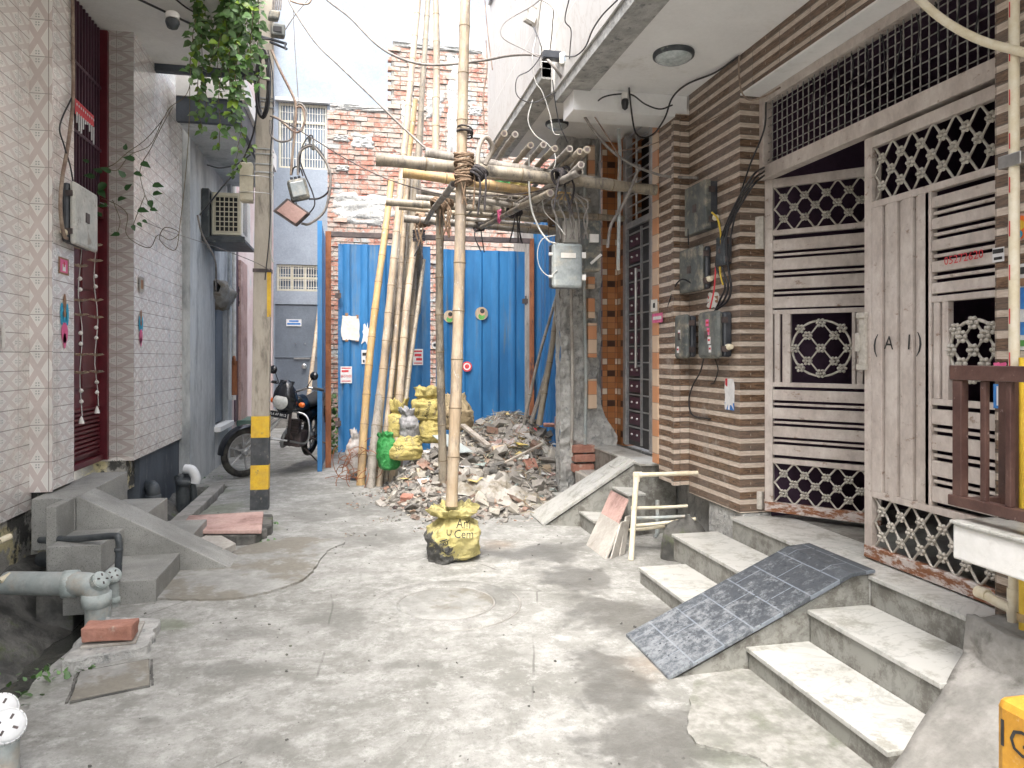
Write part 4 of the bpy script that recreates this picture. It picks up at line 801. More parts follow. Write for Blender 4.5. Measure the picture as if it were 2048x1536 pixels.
# thick mortar leftovers on the pillar and along the top
m = MB()
def smear(x0_, x1_, z0_, z1_, seed, th=.03):
    def f(u, v):
        e = min(u, 1 - u, v, 1 - v) * 6; k = noise.noise(Vector((u * 5 + seed, v * 8, seed))); h_ = min(1, e) * th * (1 + k) - (.03 if e + k * 1.3 < .35 else 0)
        return Vector((x0_ + (x1_ - x0_) * u, yW - .014 - h_ + .006, z0_ + (z1_ - z0_) * v))
    m.grid(f, 14, 26)
pxz = lambda px, py: (PY(px, py, yW).x, PY(px, py, yW).z)
for i, (a, b, c, d) in enumerate(((893, 100, 930, 330), (785, 82, 965, 110), (660, 205, 785, 228), (700, 265, 750, 300), (660, 380, 800, 455), (800, 430, 1060, 452), (665, 268, 700, 285), (850, 180, 890, 240), (670, 330, 700, 345), (800, 200, 830, 260), (935, 210, 965, 235))):
    x0_, z1_ = pxz(a, b); x1_, z0_ = pxz(c, d); smear(x0_, x1_, z0_, z1_, i * 3.3)
m.build('mortar_smears', MT['concrete_rough'], bw)
# ================================================================ BLUE GATE
yG = 10.2; gx0, gx1 = PY(657, 800, yG).x, PY(1062, 800, yG).x; zt = 3.22
fr = thing('blue_gate', 'corrugated blue two-leaf sheet gate hung in a rusty brown iron frame', 'gate', (gx0, yG, 0))
m = MB(); m.box(gx0 - .04, gx0 + .035, yG - .035, yG + .035, 0, zt); m.build('post', MT['rust'], fr, .003)
m = MB(); m.box(gx1 - .02, gx1 + .04, yG - .03, yG + .03, 0, zt); m.build('post', MT['rust'], fr, .003)
m = MB(); m.box(gx0 + .036, gx1 - .021, yG - .03, yG + .03, zt - .07, zt); m.build('top_rail', MT['iron_dark'], fr, .003)
m = MB()
for px, py in ((678, 594), (678, 848), (1050, 605)):
    c = PY(px, py, yG); m.box(c.x - .05, c.x + .03, yG - .06, yG - .036, c.z - .02, c.z + .05); m.rod((c.x, yG - .05, c.z - .04), (c.x, yG - .05, c.z + .09), .012, 8)
m.build('hinge', MT['iron_dark'], fr)
def corr(m, a, b, z0, z1, amp=.018, per=.2, thick=.0015):      # corrugated sheet between two plan points
    a, b = Vector((*a, 0)), Vector((*b, 0)); L = (b - a).length; d = (b - a) / L; q = Vector((-d.y, d.x, 0)); k = int(L / per * 8)
    def prof(s_):
        f = (s_ / per) % 1; return amp * (0 if f < .55 else (f - .55) / .1 if f < .65 else 1 if f < .85 else (1 - f) / .15)
    pts = [i * L / k for i in range(k + 1)]
    for side, o in ((1, 0), (-1, thick)):
        vs = [a + d * s_ + q * (prof(s_) + o) + UP * z for z in (z0, z1) for s_ in pts]
        m.add(vs, [((i, i + 1, k + 2 + i, k + 1 + i) if side > 0 else (i + 1, i, k + 1 + i, k + 2 + i)) for i in range(k)], False)
def leaf_(px0, px1, ztop, zbot, label, mat, pxref):
    xa_, xb_ = PY(px0, 800, yG).x, PY(px1, 800, yG).x; m = MB(); corr(m, (xb_, yG + .02), (xa_, yG + .02), zbot, ztop, .028, .24); t = m.build('leaf', MT[mat], fr, label=label)
    m = MB(); m.box(xa_ + .02, xb_ - .02, yG + .03, yG + .06, zbot + .1, zbot + .14); m.box(xa_ + .02, xb_ - .02, yG + .03, yG + .06, ztop - .2, ztop - .16); m.build('cross_bar', MT['rust'], t)
leaf_(676, 861, 3.06, .2, 'left leaf of the blue corrugated gate, pasted with torn papers', 'blue_sheet', 0)
leaf_(872, 1050, 3.03, .25, 'right leaf of the blue corrugated gate, darker and ribbed', 'blue_deep', 0)
m = MB(); y1_ = yG + .0; xs = gx0 - .1; corr(m, (xs, yG + 2.6), (xs, yG - .3), 0, 3.3, .02); m.box(xs - .03, xs + .03, yG - .34, yG - .3, 0, 3.3); m.box(xs - .03, xs + .0, yG + 2.6, yG + 2.64, 0, 3.3)
solo('side_sheet', m, MT['blue_sheet'], 'narrow blue sheet fence seen edge-on left of the brown gate post', 'sheet fence')
m = MB(); corr(m, (gx1 + .08, yG - 0.02), (gx1 + .1, yG - 1.9), 0, 3.7, .03); solo('side_sheet', m, MT['blue_deep'], 'tall dark blue corrugated sheet turned sideways right of the gate', 'sheet fence')
m = MB(); corr(m, (gx1 + .045, yG + .03), (gx1 + .4, yG + .03), 0, 3.7, .03); solo('side_sheet', m, MT['blue_deep'], 'far strip of dark blue sheet behind the right gate post', 'sheet fence')
G_ = 'papers pasted on the blue gate'
sticker('S', yG - .011, 682, 630, 720, 682, 'torn_paper', 'torn cream paper held by brown tape on the left blue gate leaf', 'paper', MT['paper'], [('ink_brown', -.2, .5, .16, .16), ('ink_brown', .35, .44, .14, .14), ('ink_brown', -.2, -.46, .16, .12), ('ink_brown', .35, -.46, .16, .12)], torn=.12, group=G_)
sticker('S', yG - .011, 722, 640, 746, 700, 'torn_paper', 'curled white paper scrap half torn off beside the yellow bamboo pole', 'paper', MT['sticker_white'], torn=.6, group=G_)
sticker('S', yG - .011, 723, 700, 741, 728, 'small_notice', 'small black and white printed notice below the curled scrap', 'notice', MT['sticker_white'], [('ink_black', -.1, .2, .6, .22), ('ink_black', .1, -.1, .3, .3), ('ink_black', -.25, -.3, .2, .2)], group=G_)
sticker('S', yG - .011, 681, 733, 704, 766, 'red_notice', 'small white notice with red printed lines low on the left blue leaf', 'notice', MT['sticker_white'], [('ink_red', 0, .4, .8, .06), ('ink_red', -.1, .22, .6, .12), ('ink_red', 0, -.38, .8, .05)], text=[('ink_red', 'BROTHER', 0, -.1, .24)], group=G_)
sticker('S', yG - .011, 826, 698, 846, 730, 'red_notice', 'small white notice with red printed lines behind the tied bamboo pole', 'notice', MT['sticker_white'], [('ink_red', 0, .36, .8, .1), ('ink_red', 0, .12, .7, .16), ('ink_red', .1, -.14, .6, .16), ('ink_red', 0, -.38, .8, .06)], group=G_)
sticker('S', yG - .011, 795, 665, 815, 690, 'small_notice', 'faded grey paper strip between the leaning bamboo poles', 'notice', MT['paper'], [('ink_black', 0, .2, .7, .08)], torn=.15, group=G_)
def round_sticker(px, py, rpx, label, cols, face='S', c=yG - .011, grp='round stickers on the blue gate'):
    o = on(face, c, px, py); rg_, nm = AX[face]; r_ = rpx * (o.y * K) / F if face == 'S' else rpx; t = thing('round_sticker', label, 'sticker', o, grp)
    m = MB(); m.add([o + nm * .003 + (rg_ * math.cos(a * .3142) + UP * math.sin(a * .3142)) * r_ for a in range(20)], [tuple(range(20))], False); m.build('disc', MT[cols[0]], t)
    for i, (x, y, rr, mt) in enumerate(cols[1:]): m = MB(); m.add([o + nm * (.004 + .0008 * i) + (rg_ * (x + rr * math.cos(a * .3142)) + UP * (y + rr * math.sin(a * .3142))) * r_ for a in range(20)], [tuple(range(20))], False); m.build('print', MT[mt], t)
fc = ('bamboo_pale', (0, -.45, .5, 'ink_green'), (.1, .1, .42, 'ink_skin'), (.12, .38, .36, 'ink_black'))
round_sticker(963, 627, 13, 'round sticker with a dark-haired face on the right blue leaf', fc)
round_sticker(899, 633, 12, 'round face sticker half hidden behind the second tall bamboo', fc)
round_sticker(934, 733, 10, 'round red and white sticker right of the tall front bamboo', ('ink_red', (0, 0, .72, 'sticker_white'), (0, 0, .45, 'ink_red')))
round_sticker(797, 730, 9, 'round red sticker low between the leaning bamboo poles', ('ink_red', (0, 0, .6, 'sticker_white')))
round_sticker(870, 690, 7, 'small white sticker on the gap between the two gate leaves', ('sticker_white', (0, 0, .5, 'ink_black')))
# ================================================================ LEANING BAMBOO
lg = 'bamboo poles leaning on the gate'
def lean(bx, by, tx, ty, tY, rp, mat, label, rt=None):
    a = G(bx, by); b = P(tx, ty, tY); Ya = F * H / (by - HY)
    bamboo_pole(a + Vector((0, 0, -.01)), b, rp / 2 * Ya / F, MT[mat], label, 'bamboo_pole', lg, seed=bx, bend=.012, r2=(rt or rp * .85) / 2 * Ya / F)
lean(720, 970, 782, 362, 9.6, 17, 'bamboo_yellow', 'leftmost leaning bamboo pole, bright yellow and shorter than the rest')
lean(741, 975, 800, 470, 9.5, 20, 'bamboo_grey', 'grey weathered log-like pole second from the left of the leaning poles', 17)
lean(752, 970, 846, -60, 9.9, 16, 'bamboo_pale', 'tall pale leaning pole third from the left, reaching above the picture', 14)
lean(762, 955, 824, 360, 9.7, 15, 'bamboo_grey', 'grey leaning pole tucked behind the third one')
lean(784, 972, 838, 420, 9.6, 17, 'bamboo_pale', 'pale bowed pole nearest the lane among the leaning poles', 15)
lean(792, 950, 862, -60, 10.0, 14, 'bamboo_dust', 'tall dusty pole fourth in the leaning row, rising behind the scaffold')
lean(832, 900, 838, 455, 9.4, 16, 'bamboo_dust', 'upright pole lashed with rope at its top in front of the left gate leaf')
bamboo_pole(P(872, 310, 8.3), P(868, -80, 8.6), .045, MT['bamboo_pale'], 'upper length of bamboo rising behind the scaffold platform', seed=5)
lean(770, 966, 812, 425, 9.75, 14, 'bamboo_dust', 'dull brown leaning pole squeezed between the pale ones')
lean(800, 945, 846, 230, 9.9, 12, 'bamboo_pale', 'slender pale leaning pole at the right of the fan')
lean(776, 958, 830, 200, 9.95, 13, 'bamboo_yellow', 'slender yellow leaning pole in the middle of the fan')
lean(760, 972, 820, 330, 9.7, 12, 'bamboo_pale', 'slim pale leaning pole just right of the tall third one')
lean(790, 975, 846, 520, 9.6, 11, 'bamboo_dust', 'short thin leaning pole in front at the right of the fan')
# two tall front uprights
front_b = G(903, 1020, .0); 
ba = P(903, 1012, 5.45); bb = P(932, -40, 5.62)
bamboo_pole(ba, bb, .045, MT['bamboo_pale'], 'thick tall front bamboo upright standing in the yellow cement bag', seed=11, bend=.006, r2=.040)
bamboo_pole(G(884, 1005), P(886, 560, 6.9), .046, MT['bamboo_dust'], 'second tall upright just left of the front one, foot in the rubble', seed=12, bend=.006, r2=.042) if False else None
bamboo_pole(P(884, 990, 7.3), P(878, 400, 6.9), .044, MT['bamboo_dust'], 'second tall upright just left of the front one, foot in the rubble', seed=12, bend=.014, r2=.036)
# ================================================================ SCAFFOLD PLATFORM
sg = 'long bamboo rails of the scaffold platform'
def rail_(x0_, y0_, Y0, x1_, y1_, Y1, rp, mat, label, seed): Ya = (Y0 + Y1) / 2; bamboo_pole(P(x0_, y0_, Y0), P(x1_, y1_, Y1), rp / 2 * Ya / F, MT[mat], label, 'scaffold_rail', sg, seed=seed, bend=.004, r2=rp / 2 * Ya / F * .85)
rail_(752, 318, 5.50, 1312, 380, 5.98, 25, 'bamboo_dust', 'nearest and thickest scaffold rail, lashed to the front upright', 1)
rail_(850, 307, 5.75, 1300, 380, 6.15, 22, 'bamboo_grey', 'grey scaffold rail just behind the thickest one', 2)
rail_(806, 345, 6.2, 1140, 394, 6.5, 20, 'bamboo_yellow', 'yellowish scaffold rail below the thickest one, cut short', 3)
rail_(842, 382, 6.5, 1110, 425, 6.8, 13, 'bamboo_grey', 'thin grey scaffold rail under the yellowish one', 4)
rail_(772, 403, 6.9, 1262, 438, 7.3, 15, 'bamboo_dust', 'long dusty scaffold rail at mid height reaching the meter boxes', 5)
rail_(832, 396, 7.2, 1165, 418, 7.5, 14, 'bamboo_grey', 'grey scaffold rail just above the long dusty one', 6)
rail_(798, 414, 7.5, 1080, 442, 7.8, 11, 'bamboo_pale', 'thin pale scaffold rail under the long dusty one', 7)
rail_(808, 437, 7.9, 1115, 462, 8.2, 15, 'bamboo_grey', 'rearmost and lowest scaffold rail in front of the brick wall', 8)
rail_(905, 322, 5.95, 1160, 352, 6.2, 13, 'bamboo_dust', 'short dusty scaffold rail between the two thickest ones', 9)
rail_(985, 338, 6.3, 1295, 384, 6.6, 14, 'bamboo_grey', 'grey scaffold rail running to the striped wall behind the near ones', 10)
rail_(880, 395, 7.0, 1140, 432, 7.3, 11, 'bamboo_grey', 'thin grey scaffold rail crossing under the middle of the platform', 11)
rail_(920, 372, 6.6, 1180, 402, 6.9, 12, 'bamboo_dust', 'dusty scaffold rail hidden under the cross poles', 12)
rail_(930, 442, 8.0, 1250, 470, 8.3, 11, 'bamboo_pale', 'pale thin rail low behind the hanging meter boxes', 13)
o9 = ['first', 'second', 'third', 'fourth', 'fifth', 'sixth', 'seventh', 'eighth', 'ninth']
for k, (xa_, ya_, Ya_, xb_, yb_, Yb_, rp_) in enumerate(((930, 336, 6.1, 1215, 366, 6.35, 10), (950, 350, 6.4, 1150, 372, 6.6, 12), (915, 360, 6.7, 1120, 386, 6.9, 10), (890, 378, 6.9, 1175, 412, 7.2, 9), (940, 390, 7.1, 1120, 410, 7.3, 13), (860, 408, 7.3, 1100, 436, 7.6, 9), (925, 425, 7.6, 1140, 446, 7.8, 10), (850, 428, 7.8, 1060, 450, 8.0, 8), (900, 448, 8.1, 1130, 470, 8.3, 9))):
    bamboo_pole(P(xa_, ya_, Ya_), P(xb_, yb_, Yb_), rp_ / 2 * Ya_ / F, MT['bamboo_grey' if k % 3 else 'bamboo_dust'], '%s thin pole packed inside the scaffold platform, counting from the top' % o9[k], 'packed_pole', 'thin poles packed inside the scaffold', seed=60 + k, bend=.008)
def arch(px):   # small cross poles resting on the rails, running away from the camera
    pass
cg = 'short cross poles laid over the scaffold rails'
rods = [(1175, 300, 5.25, 1090, 400, 7.2), (1163, 330, 5.2, 1065, 425, 7.3), (1160, 303, 5.35, 1110, 345, 6.1), (1140, 298, 5.45, 1060, 380, 7.4), (1110, 297, 5.5, 1040, 370, 7.4), (1088, 290, 5.6, 1018, 365, 7.6), (1062, 291, 5.65, 1000, 355, 7.6), (1030, 268, 5.8, 975, 350, 7.6), (1008, 266, 5.8, 960, 345, 7.7), (905, 368, 5.7, 850, 445, 8.0), (1100, 385, 5.6, 960, 455, 8.0), (1160, 345, 5.3, 960, 450, 8.2)]
rods += [(940 + 27 * k, 396 - 3 * (k % 3), 6.5 + .05 * k, 905 + 24 * k, 432 + 4 * (k % 2), 7.9) for k in range(9)]
ords2 = ['first', 'second', 'third', 'fourth', 'fifth', 'sixth', 'seventh', 'eighth', 'ninth']
ords = ['first', 'second', 'third', 'fourth', 'fifth', 'sixth', 'seventh', 'eighth', 'ninth']
for i, (a, b, Ya, c, d, Yb) in enumerate(rods):
    lb = ('%s raised cross pole end over the scaffold rails, counting from the right' % ords[i]) if i < 9 else ('short grey cross pole hanging left of the front upright', 'low cross pole slanting under the rails in the middle of the scaffold', 'long grey cross pole running from the near right to the rear rail')[i - 9] if i < 12 else ('%s of the thin sticks laid on the lower rails, counting from the left' % ords2[i - 12])
    bamboo_pole(P(a, b, Ya), P(c, d, Yb), .025 if i < 9 else .029 if i < 12 else .016, MT['bamboo_grey' if i % 2 else 'bamboo_dust'], lb, 'cross_pole', cg, seed=20 + i, bend=.008)
# bent stick, hooked over the rail
m = MB(); m.tube(cr([P(955, 345, 5.5), P(957, 300, 5.5), P(968, 275, 5.52), P(980, 282, 5.56), P(984, 300, 5.6), P(970, 330, 5.6)]), .018, 9); solo('bent_stick', m, MT['wood_old'], 'grey stick bent into a hook over the rail beside the front upright', 'stick')
# rope lashings
def lash(c, ax, R_, n_, mat, label, spread=.012, r=.008, seed=0, tails=2, grp=None):
    rr = random.Random(seed); ax = Vector(ax).normalized(); m = MB(); c = Vector(c)
    for i in range(n_): o = c + ax * (i - n_ / 2) * spread; a2 = (ax + Vector((rr.uniform(-.25, .25), rr.uniform(-.25, .25), rr.uniform(-.25, .25)))).normalized(); m.ring(o, a2, R_ * rr.uniform(1.0, 1.12), r * rr.uniform(.8, 1.2), 16, 5)
    for i in range(tails): p = c + Vector((rr.uniform(-.06, .06), -.05, -.02)); m.tube(cr([p, p + Vector((rr.uniform(-.03, .03), -.01, -.1)), p + Vector((rr.uniform(-.05, .05), 0, -.22 - rr.random() * .1))]), r * .7, 5)
    return solo('rope_lashing', m, MT[mat], label, 'rope', grp)
lgp = 'rope lashings on the scaffold'
lash(P(928, 335, 5.52), UP, .066, 15, 'rope', 'thick brown rope lashing binding the front upright to its rails', .016, .01, 1, 3, lgp)
lash(P(930, 262, 5.58), UP, .056, 4, 'rope_dark', 'narrow dark ring of rope on the front upright above the rails', .012, .007, 2, 0, lgp)
lash(P(885, 405, 6.9), (1, .3, .8), .075, 10, 'rope', 'shaggy brown rope knot on the second upright under the rails', .014, .012, 3, 6, lgp)
lash(P(958, 345, 5.5), (.7, .2, .8), .05, 7, 'rope_dark', 'dark knotted strap just right of the front upright', .012, .012, 4, 2, lgp)
lash(P(1125, 352, 5.7), (1, .3, .4), .055, 7, 'rope_dark', 'black tangle of binding on the near rail at its right third', .014, .012, 5, 3, lgp)
lash(P(1030, 420, 7.0), (1, .3, .4), .06, 7, 'rope_dark', 'black knot with hanging ends on the mid rail', .014, .011, 6, 4, lgp)
lash(P(838, 470, 9.3), UP, .07, 9, 'rope_dark', 'dark rope wound round the top of the lashed upright pole', .016, .012, 7, 4, lgp)
lash(P(960, 452, 8.0), (1, .2, .2), .05, 6, 'rope_dark', 'small dark knot on the lowest scaffold rail', .014, .01, 8, 2, lgp)
lash(P(845, 440, 8.0), (1, .4, .2), .07, 9, 'rope', 'brown rope tangle at the left end of the lowest rail', .014, .012, 9, 4, lgp)
lash(P(1105, 440, 7.6), (0, .3, 1), .045, 8, 'rope', 'brown cord wound beside the hanging meter boxes', .014, .008, 10, 3, lgp)
def rag(c, w_, h_, mat, label, seed):
    m = MB(); c = Vector(c)
    m.grid(lambda u, v: c + Vector(((u - .5) * w_, .04 * noise.noise(Vector((u * 4, v * 4, seed))) - .02, (v - .5) * h_ + .05 * noise.noise(Vector((u * 3, seed, v * 3))))), 8, 8); solo('plastic_scrap', m, MT[mat], label, 'plastic scrap')
rag(P(1008, 372, 7.3), .2, .12, 'green_bag', 'greenish plastic scrap caught under the scaffold poles', 1)
rag(P(1040, 370, 6.9), .2, .1, 'sack_yellow', 'yellow plastic scrap caught under the scaffold, left piece', 2)
rag(P(1060, 352, 6.5), .22, .1, 'sack_yellow', 'yellow plastic scrap caught under the scaffold, right piece', 3)
rag(P(998, 432, 7.0), .04, .12, 'ink_pink', 'small pink rag hanging from the mid rail', 4)
# sticks leaning at the right of the gate
for i, (a, b, c, d, Yt, mt, rp, lb) in enumerate(((1045, 850, 1120, 560, 8.6, 'bamboo_grey', 7, 'thin grey twig leaning across the dark blue sheet, left of three'), (1062, 848, 1128, 590, 8.5, 'bamboo_grey', 9, 'knotty twig leaning across the dark blue sheet, middle of three'), (1080, 850, 1130, 480, 8.5, 'bamboo_dust', 13, 'thicker bamboo leaning behind the grey meter box'))):
    bamboo_pole(P(a, b, 8.3), P(c, d, Yt), rp / 2 * 8.4 / F, MT[mt], lb, 'leaning_stick', 'sticks leaning by the dark blue sheet', seed=40 + i, bend=.02)
m = MB(); m.tube([P(1133, 850, 8.0), P(1136, 430, 8.0)], .028, 10); solo('corner_pipe', m, MT['pvc_cream'], 'cream conduit pipe standing at the corner of the rough concrete pier', 'pipe')
# ================================================================ RIGHT: buildings
XW, XG, XC = 2.557, 2.73, 2.45
yR1 = yx(1480, XW); yR0 = yx(1990, XW); yK = yx(1378, XW); yK2 = yx(1318, XC); ZP = .413; ZSF = 3.56
hs = thing('striped_house', 'house clad in brown and beige striped wood-look tiles with a deep white balcony', 'house', (XW, 4, 0))
m = MB()
m.box(XW, 3.2, yR1, yK, .44, ZSF); m.box(XC, 3.2, yK + .001, yK2, .5, ZSF - .15); m.box(XW, 3.2, -2, yR0, -.2, ZSF)
m.box(XW, XG + .12, yR0, yR1, 3.30, ZSF)
m.build('striped_wall', MT['stripe'], hs)
m = MB(); m.box(XC - .028, XC + .02, yK - .012, yK + .03, .5, ZSF - .2); m.build('striped_corner', MT['stripe'], hs)
m = MB(); m.box(XC - .012, 3.2, yK2 + .001, yK2 + .11, .62, ZSF - .1); m.build('mosaic_strip', MT['mosaic_light'], hs)
m = MB(); m.box(XW + .02, 3.1, yR1 - .0, yR1 + .5, -.2, .438); m.box(XW + .14, 3.1, yR1 + .5, yK2, -.2, .49); m.box(XC + .25, 3.2, yK2, 7.3, -.2, .6); m.build('footing', MT['concrete_rough'], hs, .02)
# soffit slab + outer face
m = MB(); m.box(1.56, 3.2, -4, 5.58, ZSF, ZSF + .12); m.box(1.62, XC + .1, 5.3, 5.58, ZSF - .17, ZSF - .001); m.build('balcony_slab', MT['plaster_white'], hs)
m = MB(); m.box(XW + .002, XG + .05, yR0, yR1 - .0, 3.285, 3.299); m.build('lintel', MT['plaster_white'], hs)
m = MB(); m.box(1.555, 1.75, -4, 5.60, ZSF - .02, ZSF + .06); m.build('slab_edge', MT['concrete_rough'], hs)
m = MB(); m.box(1.54, 1.9, -4, 5.62, ZSF + .061, 8); m.build('upper_wall', MT['marble_wall'], hs)
m = MB()
for i in range(9):
    z_ = ZSF + .5 + i * .45; m.box(1.5392, 1.5399, -4, 5.6, z_, z_ + .006)
m.box(1.53, 1.5399, 5.56, 5.62, ZSF + .06, 8); m.build('joints', MT['plaster_cream'], hs)
m = MB(); m.box(1.9, 3.2, -4, 5.62, ZSF + .13, 8); m.build('upper_body', MT['plaster_white'], hs)
# room behind the gate
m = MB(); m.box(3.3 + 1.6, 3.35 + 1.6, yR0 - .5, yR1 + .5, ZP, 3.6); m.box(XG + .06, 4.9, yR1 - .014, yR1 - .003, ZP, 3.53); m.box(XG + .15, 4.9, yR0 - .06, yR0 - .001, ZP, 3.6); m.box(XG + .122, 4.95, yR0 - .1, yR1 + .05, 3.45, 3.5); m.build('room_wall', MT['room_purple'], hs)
m = MB(); m.box(2.915, 4.9, yR0, yR1, ZP - .04, ZP - .001); m.build('room_floor', MT['marble_riser'], hs)
# second house: mosaic jambs, black door
h2 = thing('mosaic_house', 'neighbouring house with orange mosaic door jambs, black panelled door and white slanted upper storey', 'house', (2.6, 7, 0))
XD = 2.66; yd0, yd1 = yx(1308, XD), yx(1246, XD); yp = 7.16
m = MB(); m.box(2.50, 2.66, yp, yp + .05, .6, 3.74); m.box(2.66, 3.4, yd1, yp + .05, .6, 3.74); m.build('mosaic_jamb', MT['mosaic'], h2)
m = MB(); m.box(2.4, 2.67, yp - .06, yp - .001, .95, 1.9) if False else None
m = MB()
jx = lambda z_: 2.45 + .035 * noise.noise(Vector((z_ * 5, 0, 2))) + (.16 * math.exp(-((z_ - .65) / .25) ** 2))
def pier(u, v):
    z_ = -.1 + 3.85 * v; k = .05 * noise.noise(Vector((u * 2.6, z_ * 3.5, 0))) + .04 * noise.noise(Vector((u * 6, z_ * 13, 4))) + .025 * noise.noise(Vector((u * 15, z_ * 32, 9)))
    x_ = 2.03 + (jx(z_) - 2.03) * u; return Vector((x_, yp - .04 - k - .10 * math.exp(-((z_ - .5) / .35) ** 2) * u, z_))
m.grid(pier, 44, 160); m.grid(lambda u, v: Vector((2.03 + .02 * noise.noise(Vector((v * 30, u * 5, 0))), yp - .04 + .16 * (1 - u), -.1 + 3.85 * v)), 6, 60)
m.grid(lambda u, v: Vector((jx(-.1 + 3.85 * v), yp - .06 + .09 * u, -.1 + 3.85 * v)), 2, 130)
m.build('rough_pier', MT['concrete_rough'], h2)
m = MB()
for i, (z0_, h_) in enumerate(((3.3, .35), (1.5, .35), (1.9, .2), (.98, .3), (2.2, .12))): m.box(2.3, 2.37 + .02 * (i % 2), yp - .14, yp - .06, z0_, z0_ + h_)
m.build('tile_remnants', MT['mosaic_light'], h2)
m = MB(); m.box(2.72, 3.6, yp + .051, 12.5, 0, 3.74); m.build('side_wall', MT['concrete'], h2)
# door
dzt = PX(1280, 450, XD).z
m = MB()
for a in (yd0 + .0, yd1 - .16): m.box(XD - .03, XD + .04, a, a + .05, .63, 3.72)
m.box(XD - .02, XD + .04, yd1 - .11, yd1 - .075, .63, 3.72); m.box(XD - .01, XD + .04, yd1 - .06, yd1 - .02, .63, 3.72)
m.box(XD - .03, XD + .04, yd0 + .05, yd1 - .16, dzt, dzt + .06); m.build('door_frame', MT['wheel_grey'], h2, .004)
m = MB(); ya_, yb_ = yd0 + .055, yd1 - .165; m.box(XD + .0, XD + .03, ya_, yb_, .64, dzt - .002)
dd = m.build('door', MT['black'], h2)
m = MB(); m2 = MB(); m3 = MB(); nr = 13; hz = (dzt - .72) / nr; ym = ya_ + (yb_ - ya_) * .38
for j in range(nr):
    z_ = .67 + j * hz; m.box(XD - .016, XD - .001, ya_ + .03, yb_ - .02, z_ + hz - .012, z_ + hz)
    m2.box(XD - .014, XD - .001, ym + .03, yb_ - .05, z_ + .02, z_ + hz - .03)
    for f in (.25, .75): m3.lathe((XD - .014, ym + .03 + (yb_ - ym - .08) * f, z_ + hz * .5), (-1, 0, 0), [(.013, 0), (.01, .01), (.002, .014)], 8)
m.box(XD - .02, XD - .001, ym - .012, ym + .012, .66, dzt - .02); m.build('door_rails', MT['wheel_grey'], dd)
m2.build('door_panels', MT['maroon_dark'], dd, .004); m3.build('door_studs', MT['steel'], dd)
m = MB(); hy = ym + .02
m.tube([(XD - .06, hy, 1.4), (XD - .06, hy, 2.35)], .014, 10); m.rod((XD - .06, hy, 1.42), (XD, hy, 1.42), .012); m.rod((XD - .06, hy, 2.33), (XD, hy, 2.33), .012); m.build('door_handle', MT['steel'], dd)
m = MB()
for i in range(9): z_ = dzt + .12 + i * .1; m.rod((XD - .01, yd0 + .05, z_), (XD - .01, yd1 - .17, z_), .009, 6)
m.rod((XD - .01, (yd0 + yd1) / 2, dzt + .06), (XD - .01, (yd0 + yd1) / 2, 3.7), .012, 6); m.build('fanlight_bars', MT['steel'], h2)
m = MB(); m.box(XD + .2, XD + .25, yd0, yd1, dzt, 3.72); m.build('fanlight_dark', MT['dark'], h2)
for i, (xx, lb) in enumerate(((2.13, 'left of the two pale conduits cemented into the rough pier'), (2.27, 'right of the two pale conduits cemented into the rough pier'))):
    m = MB(); m.tube(cr([(xx, yp - .12, .5), (xx + .008, yp - .13, 1.3), (xx - .006, yp - .12, 2.3), (xx, yp - .13, 3.6)]), .017, 10); solo('pier_conduit', m, MT['pvc_grey' if i else 'slab_grey'], lb, 'conduit', 'conduits on the rough pier')
# upper storey of the second house (sits higher, projects further)
XO2, ZS2 = 1.457, 3.75
m = MB(); m.box(XO2, 3.4, 5.63, 7.95, ZS2, ZS2 + .12); m.build('balcony_slab', MT['plaster_cream'], h2)
m = MB(); m.box(XO2 - .004, XO2 + .2, 5.63, 7.96, ZS2 - .015, ZS2 + .07); m.build('slab_edge', MT['concrete_rough'], h2)
yw0, yw1 = yx(1005, XO2), 7.98
uz = lambda px, py: PX(px, py, XO2 - .02).z
m = MB(); wz = 5.35
m.box(XO2 - .02, XO2 + .25, 5.63, 7.98, ZS2 + .071, wz); m.box(XO2 - .02, XO2 + .25, 5.63, 6.55, wz, 8.5); m.box(XO2 - .02, XO2 + .25, 6.95, 7.15, wz, 8.5); m.box(XO2 - .02, XO2 + .25, 7.8, 7.98, wz, 8.5); m.box(XO2 + .25, 3.4, 5.63, 7.98, ZS2 + .121, 8.5)
m.build('upper_wall', MT['marble_wall'], h2)
m = MB()
for a, b in ((6.55, 6.95), (7.15, 7.8)): m.box(XO2 - .05, XO2 + .02, a, b, wz, wz + .06); m.box(XO2 - .04, XO2 + .02, a, a + .05, wz + .06, 8.4); m.box(XO2 - .04, XO2 + .02, b - .05, b, wz + .06, 8.4)
m.build('window_frame', MT['wheel_grey'], h2)
m = MB()
for a, b in ((6.6, 6.9), (7.2, 7.75)): m.box(XO2 + .02, XO2 + .03, a, b, wz + .06, 8.4)
m.build('glass', MT['glass_window'], h2)
m = MB()
for i in range(9): z_ = ZS2 + .45 + i * .45; m.box(XO2 - .0208, XO2 - .0201, 5.65, 7.97, z_, z_ + .008)
m.build('joints', MT['plaster_cream'], h2)
